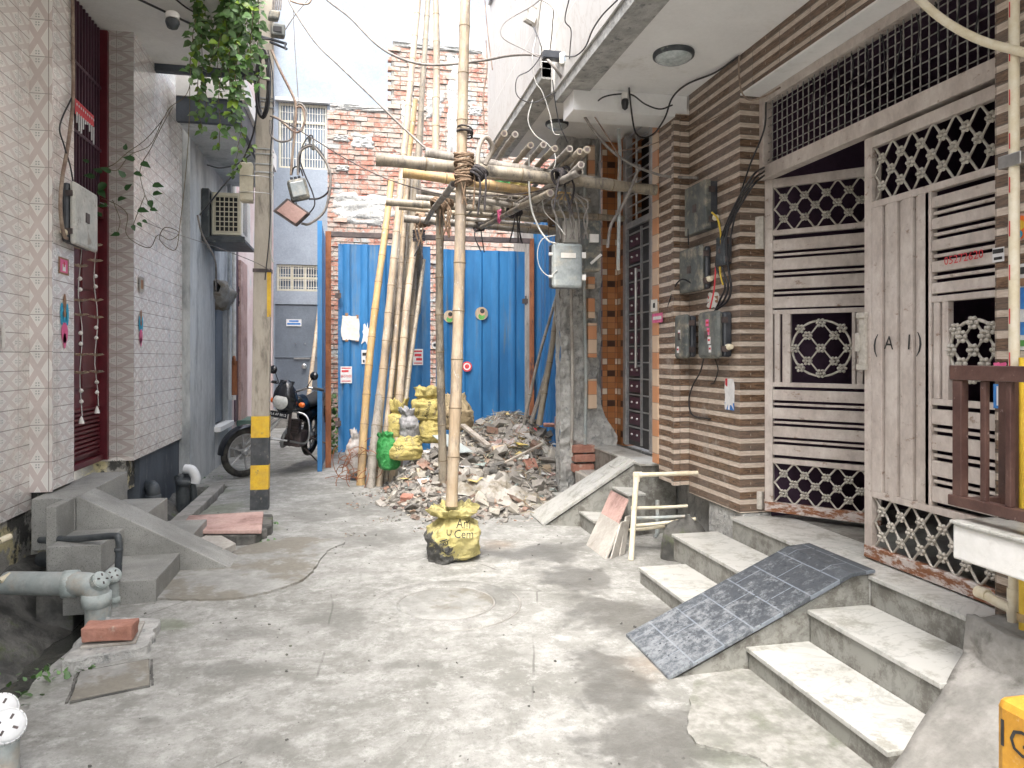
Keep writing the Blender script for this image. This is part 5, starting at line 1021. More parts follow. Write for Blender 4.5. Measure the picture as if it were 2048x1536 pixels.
# ceiling lamps
def ceil_lamp(px, py, zc, r_, label):
    c = P(px, py, (zc - H) * F / (HY - py)); c.z = zc; t = thing('ceiling_lamp', label, 'lamp', c, 'round ceiling lamps under the balconies')
    m = MB(); m.lathe(c, (0, 0, -1), [(r_, .0), (r_ * 1.02, .012), (r_ * 1.0, .028), (r_ * .9, .032)], 40); m.build('rim', MT['pvc_dark'], t)
    m = MB(); m.lathe(c, (0, 0, -1), [(r_ * .9, .03), (r_ * .84, .045), (r_ * .6, .06), (r_ * .3, .068), (.002, .07)], 40); m.build('glass', MT['glass_lamp'], t)
ceil_lamp(1347, 106, ZSF, .137, 'large round glass lamp set in the white balcony soffit on the right')
ceil_lamp(1114, 245, ZS2, .11, 'smaller round lamp under the farther balcony behind the wires')
def cam_bulb(c, r_, label, name='camera_dome', mat='black', cat='security camera'):
    c = Vector(c); t = thing(name, label, cat, c); m = MB(); m.lathe(c, (0, 0, -1), [(r_ * .8, 0), (r_, .01), (r_, .05)], 16); m.build('mount', MT['plaster_cream'], t)
    m = MB(); m.lathe(c - UP * .05, (0, 0, -1), [(r_ * .7, 0), (r_, .01), (r_ * 1.05, .03), (r_ * .75, .07), (.002, .085)], 16); m.build('globe', MT[mat], t)
cam_bulb(P(1250, 185, 5.5), .028, 'small dark lamp holder hanging under the edge of the white balcony', 'lamp_holder', cat='lamp holder')
cam_bulb(P(345, 25, 5.6), .05, 'dark round bulb hanging under the tiled house balcony', 'bulb', 'pvc_dark', 'bulb')
c = P(1132, 118, 5.5); t = thing('wall_camera', 'small security camera in a nest of wires on the corner of the white wall', 'security camera', c)
m = MB(); m.cob(c, (.09, -.04, 0), (.02, .05, 0), (0, 0, .09)); m.build('housing', MT['white_metal'], t, .008)
m = MB(); m.cob(c + Vector((-.0, -.045, -.01)), (.05, -.02, 0), (.004, .01, 0), (0, 0, .05)); m.build('lens', MT['glass_window'], t, .003)
m = MB(); m.cob(P(1105, 112, 5.6), (.16, 0, 0), (0, .08, 0), (0, 0, .06)); m.build('adapter', MT['plastic_dark'], t, .006)
c = P(1064, 32, 5.9); t = thing('floodlight', 'small square floodlight hanging from wires before the white upper storey', 'floodlight', c)
m = MB(); m.cob(c, (.1, .05, -.02), (-.01, .03, 0), (-.05, 0, -.14)); m.build('body', MT['slab_grey'], t, .006)
m = MB(); m.cob(c + Vector((0, -.022, 0)), (.075, .035, -.015), (-.001, .003, 0), (-.035, 0, -.1)); m.build('glass', MT['plaster_cream'], t)
# ================================================================ GATES
def gate_leaf(name, label, o, d, L, kind):
    """o: foot of the hinge side, d: direction along the leaf, seen face is -w"""
    o = Vector(o); d = Vector(d).normalized(); wv_ = Vector((-d.y, d.x, 0)); 
    if wv_.y < 0 and kind == 1: wv_ = -wv_
    if kind == 2: wv_ = Vector((1, 0, 0))
    hand = d.cross(wv_).dot(UP) > 0
    def bx(m, u0, u1, z0, z1, w0=0.0, w1=.04):
        a, b, c = d * (u1 - u0), wv_ * (w1 - w0), UP * (z1 - z0); s_ = o + d * u0 + wv_ * w0 + UP * z0
        if hand: m.obb(s_, a, b, c)
        else: m.obb(s_, b, a, c)
    t = thing(name, label, 'gate', o); Hh = 2.25
    m = MB(); bx(m, 0, .055, .0, Hh); bx(m, L - .055, L, .0, Hh); bx(m, .055, L - .055, Hh - .06, Hh, .001, .039)
    m.build('frame', MT['gate_paint'], t, .004)
    m = MB(); bx(m, .0, L, -.0 - .012, .055, -.003, .043); m.build('bottom_rail', MT['gate_rust'], t, .004)
    m = MB()
    zb0, zb1, zt0, zt1 = .055, .32, 1.90, Hh - .06
    bx(m, .055, L - .055, zb1, zb1 + .035); bx(m, .055, L - .055, zt0 - .035, zt0)
    us = .055 if kind == 1 else .47
    if kind == 2:
        x_ = .06
        while x_ < .43:
            bx(m, x_, x_ + .072, zb1 + .035, zt0 - .035, .0, .035); x_ += .082
            if x_ < .43: bx(m, x_, x_ + .018, zb1 + .035, zt0 - .035, .012, .03); x_ += .026
        bx(m, .43, .468, zb1 + .035, zt0 - .035, .0, .038)
    pz0, pz1 = .87, 1.33
    def slats(z0, z1, n_):
        h_ = (z1 - z0) / n_
        for i in range(n_):
            z_ = z0 + i * h_; bx(m, us, L - .055, z_ + .022, z_ + h_ - .03, .002, .035)
            if i: bx(m, us, L - .055, z_ - .012, z_ + .004, .012, .03)
    slats(zb1 + .035, pz0 - .02, 4); slats(pz1 + .02, zt0 - .035, 5 if kind == 2 else 4)
    bx(m, us, L - .055, pz0 - .03, pz0); bx(m, us, L - .055, pz1, pz1 + .03)
    pw = L - .055 - us; cx_ = us + pw / 2; hw = min(.24, pw * .31)
    u_ = us
    while u_ < cx_ - hw - .03: 
        for q in (u_, us + (L - .055) - u_ - .046): bx(m, q + .01, q + .046, pz0, pz1, .002, .035)
        u_ += .052
    bx(m, cx_ - hw - .022, cx_ - hw, pz0, pz1); bx(m, cx_ + hw, cx_ + hw + .022, pz0, pz1)
    m.build('slats', MT['gate_paint'], t, .003)
    # lattice with rosettes
    pt = lambda u, z, w_=.02: o + d * u + wv_ * w_ + UP * z
    def rosette(mm, u, z, r_=.022):
        mm.lathe(pt(u, z, .004), -wv_, [(.009, 0), (.009, .008), (.001, .012)], 8)
        for k in range(6):
            a = k * math.pi / 3; c_ = pt(u + math.cos(a) * r_ * .8, z + math.sin(a) * r_ * .8, .012); mm.lathe(c_, -wv_, [(r_ * .42, 0), (r_ * .4, .008), (.001, .013)], 6)
    def lattice(z0, z1, name_):
        mm = MB(); W_ = L - .11; nc_ = max(3, round(W_ / .068)); cw = W_ / nc_; nr_ = 4; chh = (z1 - z0) / nr_
        rs = MB()
        for j in range(nr_):
            for i in range(nc_):
                for sg in (1, -1):
                    flip = (i + j) % 2
                    a = (.055 + i * cw, z0 + j * chh); b = (.055 + (i + 1) * cw, z0 + (j + 1) * chh)
                    if (sg > 0) == bool(flip): a, b = (a[0], b[1]), (b[0], a[1])
                if flip: p0, p1 = (.055 + i * cw, z0 + (j + 1) * chh), (.055 + (i + 1) * cw, z0 + j * chh)
                else: p0, p1 = (.055 + i * cw, z0 + j * chh), (.055 + (i + 1) * cw, z0 + (j + 1) * chh)
                q = [p0, (p0[0] + cw * .18, p0[1] + (p1[1] - p0[1]) * .08), (p1[0] - cw * .18, p1[1] - (p1[1] - p0[1]) * .08), p1]
                mm.tube([pt(*k_) for k_ in q], .0065, 6)
        for i in range(nc_ * 1):
            for j in range(nr_ + 1):
                pass
        for i in range(nc_ + 1):
            for j in range(1, nr_):
                if (i + j) % 2 == 0 and 0 < i < nc_: rs = MB(); rosette(rs, .055 + i * cw, z0 + j * chh, .0245); rs.build('rosette', MT['gate_cast'], t)
        for i in range(nc_):
            rosette(rs, .055 + (i + .5) * cw, z0 + (1.5) * chh, .019) if False else None
        for i in range(nc_ + 1):
            for j in range(nr_ + 1):
                pass
        mm.build(name_, MT['gate_cast'], t)
    lattice(zb0, zb1, 'lower_lattice'); lattice(zt0, zt1, 'upper_lattice')
    mm = MB(); rs = MB(); cz = (pz0 + pz1) / 2; rr_ = min(hw, (pz1 - pz0) / 2) - .006
    mm.tube([pt(cx_ + rr_ * math.cos(a * .19635), cz + rr_ * math.sin(a * .19635)) for a in range(33)], .008, 6)
    g_ = rr_ / 2.2
    for i in range(-2, 3):
        for j in range(-2, 3):
            if (i + j) % 2 == 0:
                for du, dz in ((1, 1), (1, -1)):
                    u0, z0_, u1, z1_ = i * g_, j * g_, (i + du) * g_, (j + dz) * g_
                    if math.hypot(u0, z0_) < rr_ * .98 and math.hypot(u1, z1_) < rr_ * .98 or (abs(i) < 2 and abs(j) < 2 and math.hypot(u1, z1_) < rr_ * 1.05): mm.tube([pt(cx_ + u0, cz + z0_), pt(cx_ + u0 + (u1 - u0) * .2, cz + z0_ + (z1_ - z0_) * .1), pt(cx_ + u1 - (u1 - u0) * .2, cz + z1_ - (z1_ - z0_) * .1), pt(cx_ + u1, cz + z1_)], .006, 6)
                if (i + j) % 2 == 0 and math.hypot(i, j) * g_ < rr_ * .98: rs = MB(); rosette(rs, cx_ + i * g_, cz + j * g_, .027); rs.build('rosette', MT['gate_cast'], t)
    for a in (45, 135, 225, 315): rs = MB(); rosette(rs, cx_ + rr_ * math.cos(R(a)), cz + rr_ * math.sin(R(a)), .027); rs.build('rosette', MT['gate_cast'], t)
    mm.build('medallion', MT['gate_cast'], t)
    return t, bx, pt
ydiv = yx(1738, XG)
g1, bx1, pt1 = gate_leaf('gate_leaf', 'far leaf of the beige metal gate, swung a little inward', (XG + .0, yR1 - .02, ZP + .05), P(1863, 700, 4.355) * 1 - P(1525, 700, 4.94), .72, 1)
g2, bx2, pt2 = gate_leaf('gate_leaf', 'near leaf of the beige metal gate with vertical boards and handwritten marks', (XG - .03, ydiv, ZP + .02), (0, -1, 0), ydiv - yR0 + .02, 2)
m = MB(); bx2(m, -.02, .03, 1.03, 1.3, -.02, -.001); bx2(m, -.03, .035, 1.28, 1.31, -.03, -.001); bx2(m, -.03, .035, 1.0, 1.03, -.03, -.001); bx2(m, -.035, .0, 1.1, 1.2, -.032, -.02); m.build('latch', MT['gate_cast'], g2, .003)
m = MB()
for u_, s_, sz in ((.09, '(', .13), (.19, 'A', .1), (.33, 'I', .11), (.40, ')', .13)): put_text(m, s_, sz, pt2(u_, 1.14, 0), (0, -1, 0), UP, (-1, 0, 0), .003, -4)
m.build('handwriting', MT['ink_black'], g2)
m = MB(); put_text(m, '05272620', .055, pt2(.66, 1.52, 0), (0, -1, 0), UP, (-1, 0, 0), .003, 2); put_text(m, 'K', .05, pt2(.85, 1.63, 0), (0, -1, 0), UP, (-1, 0, 0), .003)
m.build('handwriting', MT['ink_red'], g2)
m = MB(); bx1(m, -.06, .0, 1.78, 2.0, -.03, .02); bx1(m, -.045, -.01, .0, .12, -.03, .02); m.build('hinge', MT['gate_cast'], g1, .003)
# transom grille above the gate
tg = thing('transom_grille', 'barred grille of twisted rods above the beige gate', 'grille', (XG, (yR0 + yR1) / 2, 2.71))
m = MB(); m.box(XG - .03, XG + .04, yR0, yR1, 2.71, 2.80); m.box(XG - .03, XG + .04, yR0, yR1, 3.225, 3.284); m.box(XG - .03, XG + .04, yR1 - .05, yR1, 2.8, 3.225); m.build('frame', MT['gate_paint'], tg, .004)
m = MB(); nb = 34
for i in range(nb):
    y_ = yR0 + .03 + (yR1 - yR0 - .09) * i / nb; k = 26
    pts = [(XG, y_, 2.8 + (3.225 - 2.8) * j / k) for j in range(k + 1)]; m.tube(pts, [.0052 if j % 2 else .0036 for j in range(k + 1)], 6)
for j in range(7):
    z_ = 2.84 + j * .057
    k = 90; m.tube([(XG + .008, yR0 + (yR1 - yR0 - .04) * q / k, z_) for q in range(k + 1)], [.0042 if q % 2 else .003 for q in range(k + 1)], 6)
m.build('bars', MT['grille_grey'], tg)
m = MB()
for i in range(12): y_ = yR0 + .12 + i * .12; a = Vector((XG - .02, y_, 3.2)); m.tube(cr([a, a + Vector((-.01, -.03, -.1)), a + Vector((-.01, .03 * ((i % 3) - 1), -.2 - .04 * (i % 3)))]), .004, 5)
m.build('wire_ties', MT['black'], tg)
# ================================================================ RIGHT: marble stairs with granite ramp
XS = (1.83, 2.16, 2.49); ZS_ = (.11, .265, ZP); yS0 = 1.9
sfar = yx(1283, XS[0])
s1 = thing('marble_stairs', 'white marble steps up to the beige gate, split by a dark granite ramp', 'stairs', (2.1, 3.5, 0))
rpy0, rpy1 = 3.17, 3.67        # ramp across y
ends = (sfar, sfar + .02 + .14, yR1 + .0)
xf = (1.83, 2.16, 2.50)
segs = [(yS0 + .35, rpy0, 'n'), (rpy1, None, 'f')]
for (a, b, q) in segs:
    for i in range(3):
        bb_ = b if b is not None else (sfar + .06, sfar + .26, yR1 + .03)[i]
        x1_ = (xf[i + 1] + .0 if i < 2 else 2.9); zt_ = ZS_[i]; zb_ = ZS_[i - 1] if i else -.05
        aa = (2.22, 2.34, 2.47)[i] if q == 'n' else a
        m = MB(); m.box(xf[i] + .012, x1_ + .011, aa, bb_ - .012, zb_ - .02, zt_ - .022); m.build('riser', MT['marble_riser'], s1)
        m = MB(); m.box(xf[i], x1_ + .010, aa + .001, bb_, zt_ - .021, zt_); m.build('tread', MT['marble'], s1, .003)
m = MB(); m.box(2.511, 2.909, rpy0 + .002, rpy1 - .002, .2, ZP - .001); m.build('landing', MT['marble'], s1)
xt = G(1265, 1285).x - .0
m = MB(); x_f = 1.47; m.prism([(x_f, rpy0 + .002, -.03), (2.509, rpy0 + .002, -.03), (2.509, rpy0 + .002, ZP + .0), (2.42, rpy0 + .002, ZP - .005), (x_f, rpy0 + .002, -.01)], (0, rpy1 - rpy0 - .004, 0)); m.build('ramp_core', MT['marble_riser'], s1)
m = MB(); m.prism([(x_f - .05, rpy0 - .02, -.01), (2.40, rpy0 - .02, ZP - .0), (2.53, rpy0 - .02, ZP + .012), (2.53, rpy0 - .02, ZP + .03), (2.39, rpy0 - .02, ZP + .02), (x_f - .05, rpy0 - .02, .012)], (0, rpy1 - rpy0 + .04, 0)); m.build('ramp_paving', MT['granite'], s1, .004)
# sloping concrete parapet at the near end
pr = thing('concrete_parapet', 'rough grey concrete parapet sloping down beside the marble steps', 'parapet', (2, 2.2, 0))
A1 = yS0 + .36
m = MB(); fy = lambda x_: 2.1 + (min(x_, 2.37) - 1.62) * .46
def par(u, v):
    pts = [(1.5, -.05), (1.62, .0), (2.33, .33), (2.345, .40), (2.36, .47), (2.45, .475), (3.0, .475)]; s_ = u * (len(pts) - 1); i = min(int(s_), len(pts) - 2); a, b = pts[i], pts[i + 1]; f = s_ - i
    x_, z_ = a[0] + (b[0] - a[0]) * f, a[1] + (b[1] - a[1]) * f; k = noise.noise(Vector((x_ * 9, v * 3, z_ * 9))) * .022 + noise.noise(Vector((x_ * 30, v * 12, z_ * 30))) * .008
    y_ = fy(x_) + .02 - (v - .0) * .42 if v > .0 else fy(x_) + .02
    if v == 0: z_ -= .3
    if v == 1: z_ = -.1; y_ += .06
    return Vector((x_ + k, y_ + k, z_ + k))
m.grid(par, 48, 12) 
m.build('slope', MT['concrete'], pr)
# raised platform with railing
px1 = thing('platform', 'white painted concrete platform block with a brown railing, right edge', 'platform', (2.6, 2.3, .8))
yPf = yx(1905, 2.21); m = MB(); m.box(2.21, 3.2, .5, yPf, .74, .872); m.build('slab', MT['white_paint'], px1, .008)
m = MB(); m.box(2.2, 3.2, .5, yPf + .006, .8725, .885); m.build('stone_top', MT['marble'], px1, .003)
m = MB(); xr_ = 2.245; zt_ = PX(1905, 738, xr_).z; zt_ = H - .03
m.box(xr_ - .022, xr_ + .022, .5, yPf + .03, zt_ - .055, zt_)
m.box(xr_ - .02, xr_ + .02, .5, yPf + .04, .935, .975)
m.box(xr_ - .018, xr_ + .018, yPf - .02, yPf + .02, .975, zt_ - .055)
m.box(xr_ + .16, xr_ + .21, yPf - .055, yPf - .01, .886, zt_ - .06)
for k in range(12): y_ = yPf - .11 - k * .105; m.box(xr_ - .011, xr_ + .011, y_ - .011, y_ + .011, .975, zt_ - .055)
m.box(xr_ + .03, 2.55, yPf - .02, yPf + .02, zt_ - .05, zt_ - .004); m.box(xr_ + .03, 2.55, yPf - .02, yPf + .02, .935, .965)
m.build('railing', MT['rail_brown'], px1, .003)
# pipes at the right edge
yq = yx(2028, 2.50)
m = MB(); zb = PX(2020, 1215, 2.50).z
m.tube(cr([(2.50, yq, 3.5), (2.50, yq, zb + .03), (2.50, yq + .01, zb), (2.50, yq + .06, zb + .0), (2.50, yq + .17, zb + .02)], 5), .019, 12)
t = thing('white_pipe', 'cream pipe with red lettering running down the striped pillar', 'pipe', (2.5, yq, zb)); m.build('pipe', MT['pvc_cream'], t)
m = MB(); m.lathe((2.5, yq, zb + .03), UP, [(.024, 0), (.024, .05)], 14); m.lathe((2.5, yq + .12, zb + .015), (0, 1, 0), [(.024, 0), (.024, .05)], 14); m.build('collar', MT['pvc_cream'], t)
m = MB(); m.box(2.475, 2.556, yq - .05, yq + .05, 2.24, 2.29); m.build('clip', MT['steel'], t, .003)
m = MB()
for i in range(16):
    z_ = .95 + i * .17; m.box(2.478, 2.4805, yq - .0015, yq + .0015, z_, z_ + .06)
m.build('print', MT['ink_red'], t)
yy = yx(2046, 2.47)
t = thing('yellow_pipe', 'bright yellow gas pipe at the right edge behind the railing', 'pipe', (2.47, yy, .2)); m = MB(); m.tube([(2.47, yy, .28), (2.47, yy, 1.5)], .014, 12); m.build('pipe', MT['pvc_yellow'], t)
m = MB(); m.lathe((2.47, yy, .5), UP, [(.02, 0), (.02, .03)], 12); m.build('collar', MT['bamboo_yellow'], t)
cable([P(1810, -30, 3.1), P(1880, 35, 3.0), P(1960, 80, 2.9), P(2060, 108, 2.75)], .017, MT['pvc_cream'], 'thick cream conduit sagging across the top right corner', 'conduit', cat='conduit', seg=12)
# yellow marker stone
mk = thing('yellow_marker', 'yellow painted block with black marks in the bottom right corner', 'marker block', P(2030, 1500, 1.85) - UP * .5)
o = P(1988, 1388, 1.9); o2 = P(1972, 1540, 1.9)
x0_, y0_ = o.x, o.y; z1_ = o.z
m = MB(); m.box(x0_, x0_ + .25, y0_ - .32, y0_, -.05, z1_); m.build('block', MT['yellow_block'], mk, .025)
m = MB(); put_text(m, 'I', .1, PX(2006, 1468, x0_), (0, -1, 0), UP, (-1, 0, 0), .002); put_text(m, 'G', .095, PX(2042, 1490, x0_), (0, -1, 0), UP, (-1, 0, 0), .002); m.build('marks', MT['ink_black'], mk)
# notices on the near striped pillar
xn = XW - .002
round_sticker(2040, 455, .055, 'round orange festival sticker on the striped pillar at the right edge', ('slab_pink', (0, 0, .85, 'orange'), (.1, .15, .35, 'pvc_yellow'), (0, -.5, .3, 'ink_cyan')), 'W', xn, None)
sticker('W', xn, 1986, 497, 2010, 522, 'black_label', 'small black and white label low on the gate jamb of the striped pillar', 'sticker', MT['sticker_white'], [('ink_black', 0, .25, .9, .3), ('ink_black', 0, -.25, .7, .2)])
sticker('W', xn, 2028, 530, 2060, 700, 'blue_notice', 'white notice with blue and black printing behind the cream pipe', 'notice', MT['sticker_white'], [('ink_black', -.1, .42, .7, .08), ('ink_blue', 0, .1, .6, .25), ('ink_blue', 0, -.25, .6, .15), ('ink_green', 0, -.42, .8, .07)])
sticker('W', xn, 1988, 768, 2062, 822, 'blue_poster', 'blue bordered notice seen through the brown railing', 'notice', MT['ink_blue'], [('sticker_white', 0, .02, .8, .8), ('ink_blue', 0, .15, .6, .12), ('ink_blue', 0, -.1, .6, .08)])
sticker('W', xn, 1986, 724, 2016, 745, 'pink_scrap', 'torn pink and white printed scrap just above the brown rail', 'sticker', MT['ink_pink'], [('sticker_white', 0, 0, .7, .3)], torn=.25)
m = MB(); yn_ = yx(2046, XW); m.box(XW - .012, XW - .001, yn_ - .1, yn_ + .01, 1.78, 1.81); solo('sign_edge', m, MT['ink_brown'], 'thin brown strip between two stickers on the right pillar', 'strip')
# ================================================================ RIGHT: meter boxes
mg = 'meter boxes on the striped wall'
cabinet('W', XW, 1370, 1410, 1435, 358, 458, 'meter_box', 'flat dark grey metal box, highest on the striped wall', MT['plastic_dark'], MT['plastic_box'], mg, .006, gland=True)
cabinet('W', XW, 1358, 1400, 1423, 488, 580, 'meter_box', 'rounded grey plastic meter box in the middle of the striped wall, alone on its level', MT['plastic_dark'], MT['plastic_box'], mg, .03, window=False)
cabinet('W', XW - .03, 1347, 1371, 1394, 628, 717, 'meter_box', 'left one of the two low meter boxes, open at its side', MT['plastic_dark'], MT['plastic_box'], mg, .03, gland=False, stick=((.5, .55, .04, .07, 'sticker_white'), (.6, .2, .035, .05, 'sticker_white')))
cabinet('W', XW, 1395, 1432, 1465, 620, 717, 'meter_box', 'right one of the two low meter boxes, with pink and white stickers', MT['plastic_dark'], MT['plastic_box'], mg, .03, stick=((.45, .75, .045, .05, 'ink_pink'), (.4, .57, .04, .05, 'ink_pink'), (.35, .38, .04, .05, 'sticker_white'), (.3, .2, .035, .05, 'sticker_white')))
cabinet('W', XW, 1432, 1447, 1464, 470, 530, 'switch_box', 'small dark cutout switch tangled in black cables beside the rounded meter box', MT['plastic_dark'], MT['pvc_dark'], None, .01, gland=False)
sticker('W', XC - .012, 1305, 600, 1318, 622, 'switch_plate', 'cream bell push on the orange strip beside the black door', 'bell switch', MT['paper'], [('ink_black', 0, 0, .3, .4)], off=.014)
sticker('W', XC - .012, 1305, 628, 1326, 644, 'pink_label', 'pink and white label just under the cream bell push', 'sticker', MT['ink_pink'], [('sticker_white', 0, 0, .8, .35)])
sticker('W', XW, 1450, 755, 1471, 822, 'party_sticker', 'torn white sticker with yellow figure and blue foot low on the striped wall', 'sticker', MT['sticker_white'], [('pvc_yellow', -.1, -.05, .5, .3), ('ink_blue', 0, -.38, .9, .22), ('ink_red', -.3, .35, .2, .25)], torn=.12)
sticker('W', XW, 1414, 585, 1440, 615, 'torn_sticker', 'scraped remains of a pale label above the low meter boxes', 'sticker', MT['paper'], [('ink_red', -.3, 0, .15, .7), ('ink_brown', .2, 0, .4, .4)], torn=.3)
cable([PX(1403, 580, XW - .05), PX(1360, 560, XW - .12), PX(1335, 620, XW - .1), PX(1338, 670, XW - .1), PX(1352, 695, XW - .1)], .007, MT['black'], 'black wire looping from the rounded meter box to the low left one')
for i, (o1, lb) in enumerate(((0, 'foremost of the thick black cables sweeping down the striped wall from the gate jamb'), (.03, 'middle one of the thick black cables sweeping down the striped wall'), (.06, 'rearmost of the thick black cables sweeping down the striped wall'))):
    cable([PX(1528, 335 + 8 * i, XG - .03 - .01 * i), PX(1505, 352 + 10 * i, XW - .05), PX(1470, 410 + 10 * i, XW - .05 + o1 * .3), PX(1445 + 4 * i, 470, XW - .06), PX(1432 + 12 * i, 530, XW - .05), PX(1450 + 6 * i, 570, XW - .04), PX(1440 + 8 * i, 600, XW - .04), PX(1430, 622, XW - .04)], .008, MT['black'], lb, group='thick black cables on the striped wall')
cable([PX(1532, 205, XW - .01), PX(1528, 260, XW - .02), PX(1500, 330, XW - .03), PX(1478, 400, XW - .04), PX(1462, 470, XW - .05), PX(1458, 520, XW - .05)], .006, MT['black'], 'thin black wire dropping from the grille corner to the cutout switch')
cable([PX(1424, 425, XW - .07), PX(1436, 440, XW - .07), PX(1442, 480, XW - .06), PX(1440, 540, XW - .05), PX(1446, 570, XW - .05)], .007, MT['cable_yellow'], 'yellow wire leaving the flat grey metal box')
cable([PX(1432, 530, XW - .05), PX(1428, 580, XW - .05), PX(1420, 618, XW - .06)], .006, MT['ink_red'], 'red wire dropping to the low right meter box')
cable([PX(1408, 715, XW - .08), PX(1400, 745, XW - .04), PX(1386, 770, XW - .02), PX(1378, 800, XW - .015), PX(1385, 830, XW - .01), PX(1420, 838, XW - .01)], .006, MT['black'], 'black wire trailing down from between the low meter boxes')
cable([PX(1430, 718, XW - .02), PX(1436, 740, XW - .01), PX(1428, 765, XW - .01), PX(1420, 768, XW - .01)], .004, MT['black'], 'thin wire with a loose end below the stickered meter box')
cable([PX(1376, 458, XW - .1), PX(1377, 490, XW - .1)], .005, MT['black'], 'short black wire joining the flat metal box to the rounded one')
# cream pipe frame in front of the striped wall, small pipes
pb = G(1262, 1120); c1 = P(1273, 950, 5.45); c2 = PX(1395, 946, XW)
t = thing('elbow_pipe', 'cream plastic pipe rising from the lane and turning level into the striped wall', 'pipe', pb)
m = MB(); m.tube([pb, c1], .021, 12); m.tube([c1, c2], .017, 12); m.build('pipe', MT['pvc_cream'], t)
m = MB(); m.lathe(c1 - UP * .05, UP, [(.026, 0), (.026, .07)], 14); m.lathe(c1 - (c2 - c1).normalized() * .02, (c2 - c1), [(.024, 0), (.024, .06)], 14); m.build('collar', MT['pvc_cream'], t)
for i, (a, b, c, d, Y0, Y1) in enumerate(((1262, 1016, 1375, 1012, 5.6, 5.6), (1262, 1036, 1380, 1032, 5.6, 5.5), (1262, 1052, 1392, 1038, 5.6, 5.45), (1258, 1060, 1330, 1052, 5.7, 5.6))):
    cable([P(a, b, Y0), P((a + c) / 2, (b + d) / 2 + 1, (Y0 + Y1) / 2), P(c, d, Y1)], .013, MT['pvc_cream' if i != 1 else 'pvc_grey'], ('topmost', 'second', 'third', 'lowest')[i] + ' of the thin level pipes stacked behind the elbowed cream pipe', 'thin_pipe', 'thin level pipes behind the cream pipe', seg=10, cat='pipe')
m = MB(); m.tube(cr([P(1315, 1000, 5.75), P(1315, 1060, 5.7), P(1310, 1075, 5.68)]), .016, 10); solo('down_pipe', m, MT['pvc_grey'], 'short grey downpipe ending over the dark hole under the striped wall', 'pipe')
m = MB(); c = P(1360, 1090, 5.2)
def lump(u, v):
    a = u * 2 * math.pi; e = (v - .5) * math.pi; k = 1 + .3 * noise.noise(Vector((math.cos(a) * 1.5, math.sin(a) * 1.5, v * 3)))
    return Vector((2.42 + .2 * math.cos(a) * math.cos(e) * k, 5.06 + .16 * math.sin(a) * math.cos(e) * k, .02 + .25 * math.sin(e) * k))
m.grid(lump, 30, 16, closed=True); solo('mortar_lump', m, MT['concrete_dark'], 'rounded dark lump of mortar beside the upper marble step', 'mortar lump')
# leaning stone slabs
sg2 = 'stone slabs leaning by the cream pipe'
def slab(p, th, mat, label):
    a, b, c, d = [Vector(q) for q in p]; d = a + c - b; n_ = (b - a).cross(d - a).normalized() * th
    if n_.dot(Vector((0, 1, 0))) < 0: n_ = -n_
    m = MB(); m.prism([a, b, c, d], n_) ; bmx = m
    return solo('leaning_slab', m, mat, label, 'stone slab', sg2, .003)
slab([G(1172, 1090), G(1210, 1118), P(1240, 1048, 5.62), P(1192, 1020, 5.75)], .02, MT['slab_grey'], 'front square stone slab leaning low against the others')
slab([G(1190, 1080) + Vector((0, .06, 0)), G(1222, 1105) + Vector((0, .06, 0)), P(1258, 1000, 5.85), P(1206, 973, 5.98)], .02, MT['slab_pink'], 'taller brownish stone slab standing behind the front one')
slab([G(1222, 1118), G(1236, 1112), P(1256, 1040, 5.6), P(1246, 1046, 5.6)], .012, MT['slab_grey'], 'narrow stone strip on edge beside the front slab')
slab([G(1240, 1112), G(1250, 1108), P(1262, 1030, 5.65), P(1254, 1038, 5.65)], .012, MT['slab_grey'], 'thin stone strip on edge nearest the cream pipe')
# ================================================================ RIGHT: second stair flight (ribbed ramp)
s2 = thing('ribbed_ramp_stairs', 'pale stone steps with a ribbed ramp up to the black door', 'stairs', (2.0, 6.5, 0))
Z2 = .60
rA, rB, rC, rD = Vector((1.66, 6.29, 0)), Vector((1.66, 6.73, 0)), Vector((2.38, 5.93, Z2)), Vector((2.36, 6.22, Z2))     # near foot, far foot, near top, far top
m = MB(); dn = lambda p: Vector((p.x, p.y, -.04))
m.add([dn(rA), dn(rB), dn(rD), dn(rC), rA - UP * .01, rB - UP * .01, rD - UP * .02, rC - UP * .02], [(0, 1, 2, 3), (4, 7, 6, 5), (0, 4, 5, 1), (1, 5, 6, 2), (2, 6, 7, 3), (3, 7, 4, 0)]); m.build('ramp_core', MT['marble_riser'], s2)
m = MB(); un = (rC - rA).cross(rD - rA).normalized(); un = un if un.z > 0 else -un
q_ = [rA + Vector((-.02, -.015, 0)), rC + Vector((0, -.015, 0)), rD + Vector((0, .015, 0)), rB + Vector((-.02, .015, 0))]
m.prism([p - UP * .008 for p in q_], un * .028); m.build('ramp_paving', MT['marble'], s2, .004)
for i in range(4):
    f0, f1 = .13 + i * .235, .13 + i * .235 + .12; e0, e1 = rA.lerp(rC, f0), rB.lerp(rD, f0); g0, g1 = rA.lerp(rC, f1), rB.lerp(rD, f1)
    m = MB(); m.prism([e0.lerp(e1, .25) + un * .0205, g0.lerp(g1, .25) + un * .0205, g0.lerp(g1, .7) + un * .0205, e0.lerp(e1, .7) + un * .0205], un * .014); m.build('ramp_rib', MT['marble'], s2, .003)
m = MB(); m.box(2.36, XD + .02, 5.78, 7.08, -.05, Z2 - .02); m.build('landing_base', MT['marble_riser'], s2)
m = MB(); m.box(2.35, XD - .035, 5.76, 7.09, Z2 - .0195, Z2); m.build('landing', MT['marble'], s2, .003)
